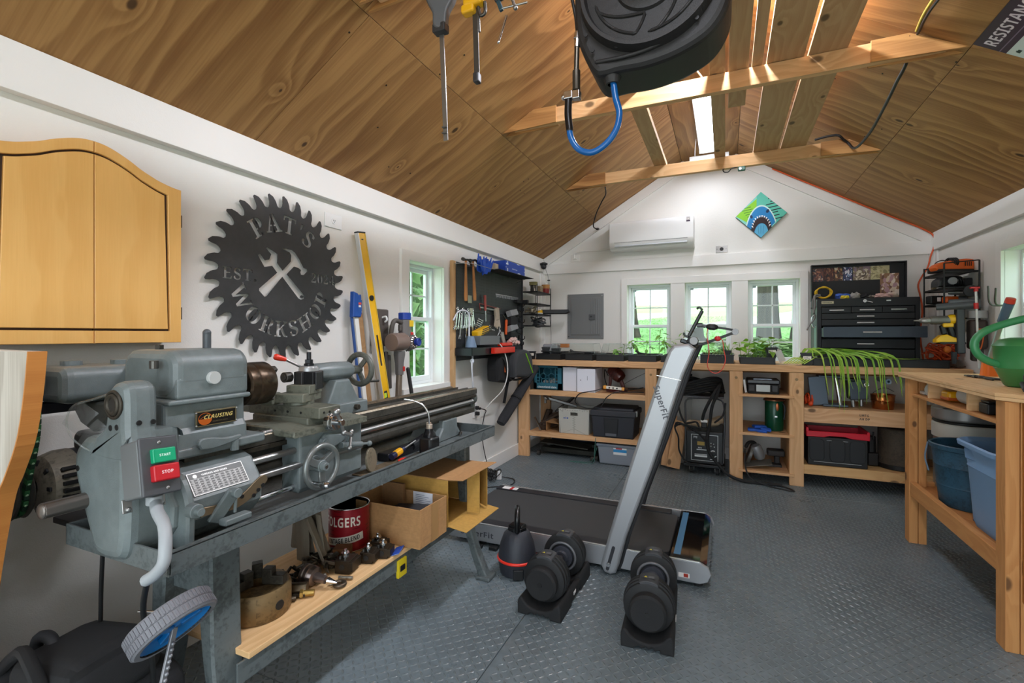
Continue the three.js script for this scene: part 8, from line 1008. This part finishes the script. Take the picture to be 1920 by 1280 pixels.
// ---------------------------------------------------------------- hanging from the roof timbers
{
  const t = thingW('hose_reel', 'large black retractable air hose reel hanging from the near tie beam', 'hose reel', [1.70, 1.925, 3.64]); t.position.y += .04; const dn = g => g.translate(0, -.04, 0); const bm = M(0x1d1c1c, .5, 0, { bumpMap: T.spk, bumpScale: .0005 });
  const o = smooth([[1.484, 2.32], [1.483, 2.15], [1.49, 2.06], [1.515, 1.985], [1.545, 1.932], [1.575, 1.922], [1.62, 1.924], [1.70, 1.922], [1.79, 1.938], [1.87, 1.978], [1.912, 2.05], [1.915, 2.15], [1.90, 2.25], [1.84, 2.35], [1.70, 2.40], [1.56, 2.39]], 70);
  mesh('reel_housing', ex(o.slice(0, -1), .17, .022, 0, 0, 3.615), bm, t); mesh('reel_face', [at(la([[0, .03], [.06, .03], [.065, .024], [.085, .02], [.09, .012], [.15, .014], [.172, .012], [.178, .03], [.188, .03], [.196, .0], [0, 0]], 60), 1.70, 2.155, 3.70, PI / 2, 0, 0)], bm, t);
  for (const [a0, a1] of [[3.4, 4.5], [4.75, 5.9], [.1, 1.1]]) { const c = []; for (let i = 0; i <= 12; i++) { const a = a0 + (a1 - a0) * i / 12; c.push([1.70 + .15 * Math.cos(a), 2.155 + .15 * Math.sin(a), 3.714]); } for (let i = 12; i >= 0; i--) { const a = a0 + (a1 - a0) * i / 12 + .15; const r = .15 - .055 * Math.sin(PI * (i / 12) * .5); c.push([1.70 + r * Math.cos(a), 2.155 + r * Math.sin(a), 3.714]); } mesh('face_rib', tu(c, .0045, 60, 7, true), bm, t); }
  mesh('seam_rib', tu([[1.555, 1.96, 3.70], [1.64, 1.955, 3.705], [1.72, 1.965, 3.705], [1.80, 2.0, 3.705], [1.87, 2.07, 3.705], [1.89, 2.16, 3.705]], .006, 30, 8), bm, t); mesh('screw_hole', [[1.525, 2.04], [1.545, 1.99], [1.615, 1.985], [1.83, 2.01], [1.90, 2.14]].map(([x, y]) => at(cy(.006, .004, 0, 0, 0, 'z', 12), x, y, 3.712)), black, t, { kind: 'stuff' });
  mesh('hose_outlet', [at(la([[.014, 0], [.02, 0], [.03, .03], [.032, .05], [0, .05]], 24), 1.592, 1.905, 3.66)], bm, t); mesh('reel_bracket', [bar([1.60, 2.38, 3.66], [1.60, 2.44, 3.66], .05, .006), bar([1.80, 2.37, 3.66], [1.80, 2.44, 3.66], .05, .006), bc(1.55, 1.85, 2.43, 2.438, 3.62, 3.70)], steelD, t);
  const hs = mesh('air_hose', dn(tu([[1.592, 1.975, 3.66], [1.603, 1.9, 3.665], [1.615, 1.85, 3.67], [1.605, 1.80, 3.675], [1.575, 1.762, 3.68], [1.535, 1.745, 3.68], [1.495, 1.76, 3.68], [1.47, 1.80, 3.68], [1.463, 1.85, 3.68]], .0095, 60, 12)), M(0x155a9c, .25), t, { label: 'blue air hose' });
  mesh('hose_sleeve', dn(tu([[1.466, 1.825, 3.68], [1.461, 1.87, 3.68], [1.462, 1.915, 3.68]], .0115, 16, 12)), blackG, t); mesh('hose_fitting', [bx(.028, .024, .024, 1.463, 1.928, 3.68, .003), bx(.024, .026, .024, 1.488, 1.925, 3.68, .003), sp(.01, 1.448, 1.928, 3.68)].map(g => dn(g)), chrome, t); mesh('coupler', [rod([1.487, 1.9, 3.68], [1.487, 1.96, 3.68], .012), rod([1.487, 1.96, 3.68], [1.489, 2.03, 3.68], .008)], M(0x4a453c, .35, .7), t); mesh('coupler_tip', [rod([1.489, 2.03, 3.68], [1.49, 2.06, 3.68], .009), rod([1.49, 2.055, 3.68], [1.494, 2.075, 3.68], .012)], chrome, t); mesh('supply_line', tu([[1.49, 2.07, 3.68], [1.485, 2.12, 3.68], [1.472, 2.2, 3.68], [1.475, 2.3, 3.67], [1.50, 2.4, 3.65], [1.52, 2.45, 3.64]], .005, 30, 7), black, t);
}
// clamps on the near tie beam
{ const t = thingW('bar_clamp', 'long steel bar clamp with a grey grip hanging from the near beam, leftmost', 'clamp', [1.0, 1.88, 3.65]); mesh('clamp_bar', bar([.998, 1.885, 3.635], [.985, 2.50, 3.66], .005, .018, .001, [1, 0, 0]), steel, t); mesh('clamp_grip', [ex(smooth([[-.06, .17], [-.05, .1], [-.025, .05], [-.02, 0], [.02, -.01], [.03, .05], [.055, .1], [.06, .17]], 30).concat([]).reverse(), .04, .008, .99, 2.27, 3.66, 0, .3, 0)], M(0x55585b, .45), t); mesh('grip_collar', bx(.05, .03, .035, .992, 2.265, 3.66, .004), dkg, t); mesh('stop_pin', [rod([.988, 1.91, 3.645], [1.006, 1.91, 3.64], .003), rod([.988, 1.93, 3.645], [1.006, 1.93, 3.64], .003)], steelD, t, { kind: 'stuff' }); mesh('beam_hook', bar([.985, 2.42, 3.686], [.985, 2.54, 3.686], .02, .006, .001), steelD, t); }
{ const t = thingW('quick_clamp', 'shorter bar clamp with a yellow head hanging beside the long one', 'clamp', [1.13, 2.06, 3.65]); mesh('clamp_bar', bar([1.125, 2.075, 3.64], [1.125, 2.48, 3.665], .004, .02, .001, [1, 0, 0]), steelD, t); mesh('clamp_foot', bx(.022, .035, .028, 1.125, 2.075, 3.64, .006), M(0x3a3a3c, .4, .3), t); mesh('clamp_head', [bx(.075, .09, .04, 1.125, 2.35, 3.66, .012), bx(.05, .03, .035, 1.105, 2.30, 3.66, .008)], M(0xe3a913, .4), t, { label: 'yellow clamp head' }); mesh('trigger', [tu([[1.14, 2.30, 3.66], [1.15, 2.27, 3.66], [1.165, 2.275, 3.66], [1.165, 2.31, 3.66]], .006, 14, 7), rod([1.142, 2.29, 3.66], [1.142, 2.22, 3.655], .004)], steelD, t); }
function gclamp(label, x, y, tilt, col) { const t = thing('f_clamp', label, 'clamp', [x, y, 3.66]); t.rotation.z = tilt; mesh('clamp_frame', [bx(.014, .2, .012, 0, .02, 0, .003), bx(.06, .014, .012, .025, .11, 0, .003)], M(col, .35, .5), t); mesh('slide_jaw', [bx(.05, .03, .02, .015, -.03, 0, .006)], M(0x2b2c2f, .45), t); mesh('clamp_screw', [rod([.045, -.1, 0], [.045, .06, 0], .005), sp(.008, .045, -.1, 0)], steel, t); mesh('tommy_bar', rod([.005, -.082, .01], [.085, -.10, -.01], .003), steel, t); return t; }
gclamp('blue-steel screw clamp tilted below the near beam', 1.20, 2.34, .35, 0x3f5a66); gclamp('bright screw clamp hanging rightmost near the top edge', 1.30, 2.40, -.05, 0xb5b7b8);
solo('clamp_rod', 'thin bright rod dangling from the tilted screw clamp', 'rod', [rod([1.245, 2.245, 3.66], [1.215, 2.165, 3.66], .004), sp(.005, 1.215, 2.165, 3.66)], chrome);
solo('clamp_hanger', 'steel rail screwed under the near beam that carries the screw clamps', 'rail', bc(1.08, 1.36, 2.44, 2.452, 3.685, 3.7, .002), steelD);
// cables under the roof
solo('black_cable', 'black cable swagging from the middle tie beam to the far one on the right slope', 'cable', tu([[2.645, 2.52, 2.43], [2.66, 2.46, 2.36], [2.67, 2.44, 2.155], [2.685, 2.425, 1.879], [2.695, 2.415, 1.534], [2.68, 2.44, 1.25], [2.66, 2.50, 1.19], [2.63, 2.52, 1.21], [2.60, 2.545, 1.23], [2.55, 2.56, 1.2], [2.48, 2.57, 1.14]], .008, 80, 8), M(0x1c1a19, .5));
solo('yellow_cable', 'yellow and black cable dropping onto the right end of the middle tie beam', 'cable', [tu([[2.66, 2.53, 3.1], [2.655, 2.525, 2.8], [2.65, 2.525, 2.6], [2.665, 2.53, 2.45]], .006, 30, 7)], M(0xb9a545, .5)); solo('black_lead', 'black lead running beside the yellow cable at the roof', 'cable', tu([[2.68, 2.515, 3.1], [2.672, 2.512, 2.8], [2.66, 2.515, 2.6], [2.672, 2.52, 2.44]], .0055, 30, 7), black);
solo('drop_cable', 'black cable hanging in a curve by the left gable edge', 'cable', tu([[.90, 2.54, .75], [.87, 2.52, .6], [.80, 2.48, .48], [.70, 2.41, .3], [.63, 2.33, .1], [.66, 2.32, .06]], .006, 30, 7), black); solo('junction_knob', 'small dark cable end where the drop cable meets the gable trim', 'cable end', sp(.016, .655, 2.325, .045, 1.3, .8, .8), M(0x4a443e, .6));
{ const t = thingW('green_sensor', 'small green and black sensor clipped under the far tie beam', 'sensor', [2.0, 2.41, 1.15]); mesh('sensor_body', bx(.05, .032, .03, 2.01, 2.423, 1.165, .006), M(0x1f5a48, .4), t); mesh('sensor_eye', at(cy(.01, .008, 0, 0, 0, 'z', 16), 2.0, 2.42, 1.182), whiteP, t); }
solo('sensor_cable', 'loop of black cable hanging under the far tie beam beside the sensor', 'cable', tu([[1.98, 2.44, 1.165], [1.94, 2.43, 1.17], [1.92, 2.41, 1.17], [1.89, 2.415, 1.17], [1.885, 2.435, 1.165], [1.90, 2.445, 1.16]], .004, 30, 6), black);
solo('white_wire', 'white wire end poking out above the middle tie beam', 'wire', tu([[1.80, 2.56, 2.3], [1.78, 2.555, 2.4], [1.755, 2.575, 2.44], [1.74, 2.59, 2.46]], .004, 16, 6), whiteP);
{ // poster on the right slope
  const tx = print(512, 512, (c, w, h) => { c.fillStyle = '#c9d6cf'; c.fillRect(0, 0, w, h); c.fillStyle = '#3a1f3a'; c.fillRect(0, 0, w, 150); c.fillStyle = '#d9cfd6'; c.font = 'bold 76px sans-serif'; c.fillText('RESISTANCE BANDS', 16, 92, 480); c.fillStyle = '#7d6a80'; c.fillRect(0, 118, w, 5); c.fillStyle = '#20342e'; let s = 9; for (let r = 0; r < 5; r++) for (let q = 0; q < 8; q++) { s = (s * 29 + 7) % 101; c.fillRect(20 + q * 60, 180 + r * 64, 8 + s % 14, 10 + s % 20); c.fillRect(24 + q * 60, 176 + r * 64, 6, 6); } });
  const a = Math.atan(.6), t = thing('exercise_poster', 'purple-headed exercise poster pinned to the right roof slope', 'poster', [3.03, 2.03 + .6 * (W - 3.03) - .004, 2.75]); t.rotation.set(0, 0, -a); const g = decal(.58, .42); g.rotateX(PI / 2).rotateY(-PI / 2); const uv = g.attributes.uv; mesh('poster_sheet', g, M(0xffffff, .45, 0, { map: tx, side: THREE.DoubleSide }), t, { keep: true });
}
// ---------------------------------------------------------------- foreground left
{ const t = thing('grey_plank', 'weathered grey plank with an orange cut edge leaning at the left edge of the view', 'board', [.235, 0, 4.58]); const o = smooth([[.36, 1.165], [.345, 1.08], [.315, .98], [.265, .9], [.22, .83], [.15, .62], [.08, .3], [.04, .001]], 26).concat([[-.26, .001], [-.26, 1.17]]); mesh('plank_face', ex(o.slice().reverse(), .03, .002), M(0xffffff, .8, 0, { map: woodTexGrey }), t, { grain: 1 });
  const ed = []; const s = smooth([[.36, 1.165], [.345, 1.08], [.315, .98], [.265, .9], [.22, .83], [.15, .62], [.08, .3], [.04, .005]], 26); for (let i = 0; i < s.length - 1; i++) ed.push(bar([s[i][0] + .001, s[i][1], 0], [s[i + 1][0] + .001, s[i + 1][1], 0], .031, .004, 0, [1, 0, 0])); mesh('plank_edge', ed, wood(0xd9a05c), t, { kind: 'stuff', label: 'orange cut edge' });  }
{ // lawn tool wheel with ratchet lever
  const t = thing('garden_cart_wheel', 'upturned blue-hubbed wheel with a ribbed grey tyre and toothed lever', 'wheel', [.832, .592, 4.455]); t.scale.setScalar(.57); const ax = V(.73, -.684, -.039).normalize(); const q = new THREE.Quaternion().setFromUnitVectors(V(0, 1, 0), ax); const g = (x) => x.applyQuaternion(q);
  mesh('tyre', g(la([[.118, -.038], [.135, -.038], [.142, -.03], [.142, -.002], [.139, 0], [.142, .002], [.142, .03], [.135, .038], [.118, .038]], 60)), M(0x75757a, .55), t); const tr = []; for (let i = 0; i < 60; i++) { const a = i / 60 * 2 * PI; for (const s of [-1, 1]) tr.push(at(bx(.006, .028, .0075, .142, s * .0175, 0, .001), 0, 0, 0, 0, a, 0)); } mesh('tread', tr.map(g), M(0x6a6a70, .55), t, { kind: 'stuff' });
  mesh('hub_disc', g(la([[0, .022], [.03, .022], [.05, .008], [.09, .006], [.112, .022], [.119, .03], [.119, -.03], [0, -.03]], 48)), M(0x0b6fb5, .35), t, { label: 'blue hub disc' }); mesh('hub_web', [0, 2.1, 4.2].map(a => g(at(bx(.07, .022, .03, .055, .018, 0, .006), 0, 0, 0, 0, a, 0))), M(0x0a66a8, .35), t);
  const dir = V(.12, -.9, .3).normalize(); const A = ax.clone().multiplyScalar(.02), B = A.clone().add(dir.clone().multiplyScalar(.2)); mesh('lever', bar(A.toArray(), B.toArray(), .02, .012, .003, [1, 0, 0]), M(0x8b8c90, .4, .5), t); const th = []; for (let i = 0; i < 8; i++) { const p = A.clone().lerp(B, .25 + i * .095); th.push(sp(.007, p.x + .011, p.y, p.z, 1, 1, 1, 8)); } mesh('lever_tooth', th, M(0x8b8c90, .4, .5), t, { kind: 'stuff' }); mesh('axle_rod', rod([-.14, -.02, -.05], [-.28, -.045, -.04], .006), chrome, t); }
{ const t = thing('black_tool_tote', 'black soft tool bag with straps heaped on the floor in the left foreground', 'bag', [.52, 0, 4.44]); const fb = M(0x18181a, .85, 0, { bumpMap: T.fab, bumpScale: .001 });
  mesh('bag_body', [bx(.44, .40, .26, -.05, .205, .0, .07), bx(.3, .12, .2, .0, .42, .02, .05, .1, 0, .2)], fb, t); mesh('bag_strap', tu([[-.2, .40, .1], [-.1, .47, .10], [.0, .48, .12], [.08, .44, .13], [.13, .36, .13]], .014, 30, 8), fb, t); mesh('bag_strap', tu([[-.24, .32, .13], [-.1, .39, .14], [.02, .38, .14], [.08, .30, .14]], .016, 30, 8), M(0x2b2b2d, .8), t); mesh('bag_handle', tu([[-.2, .38, .04], [-.17, .45, .04], [-.11, .46, .04], [-.07, .39, .04]], .014, 24, 8), M(0x232325, .7), t); mesh('brass_rivet', sp(.005, -.08, .40, .155), M(0xc4a850, .3, .7), t); }
renderer.render(scene, camera);
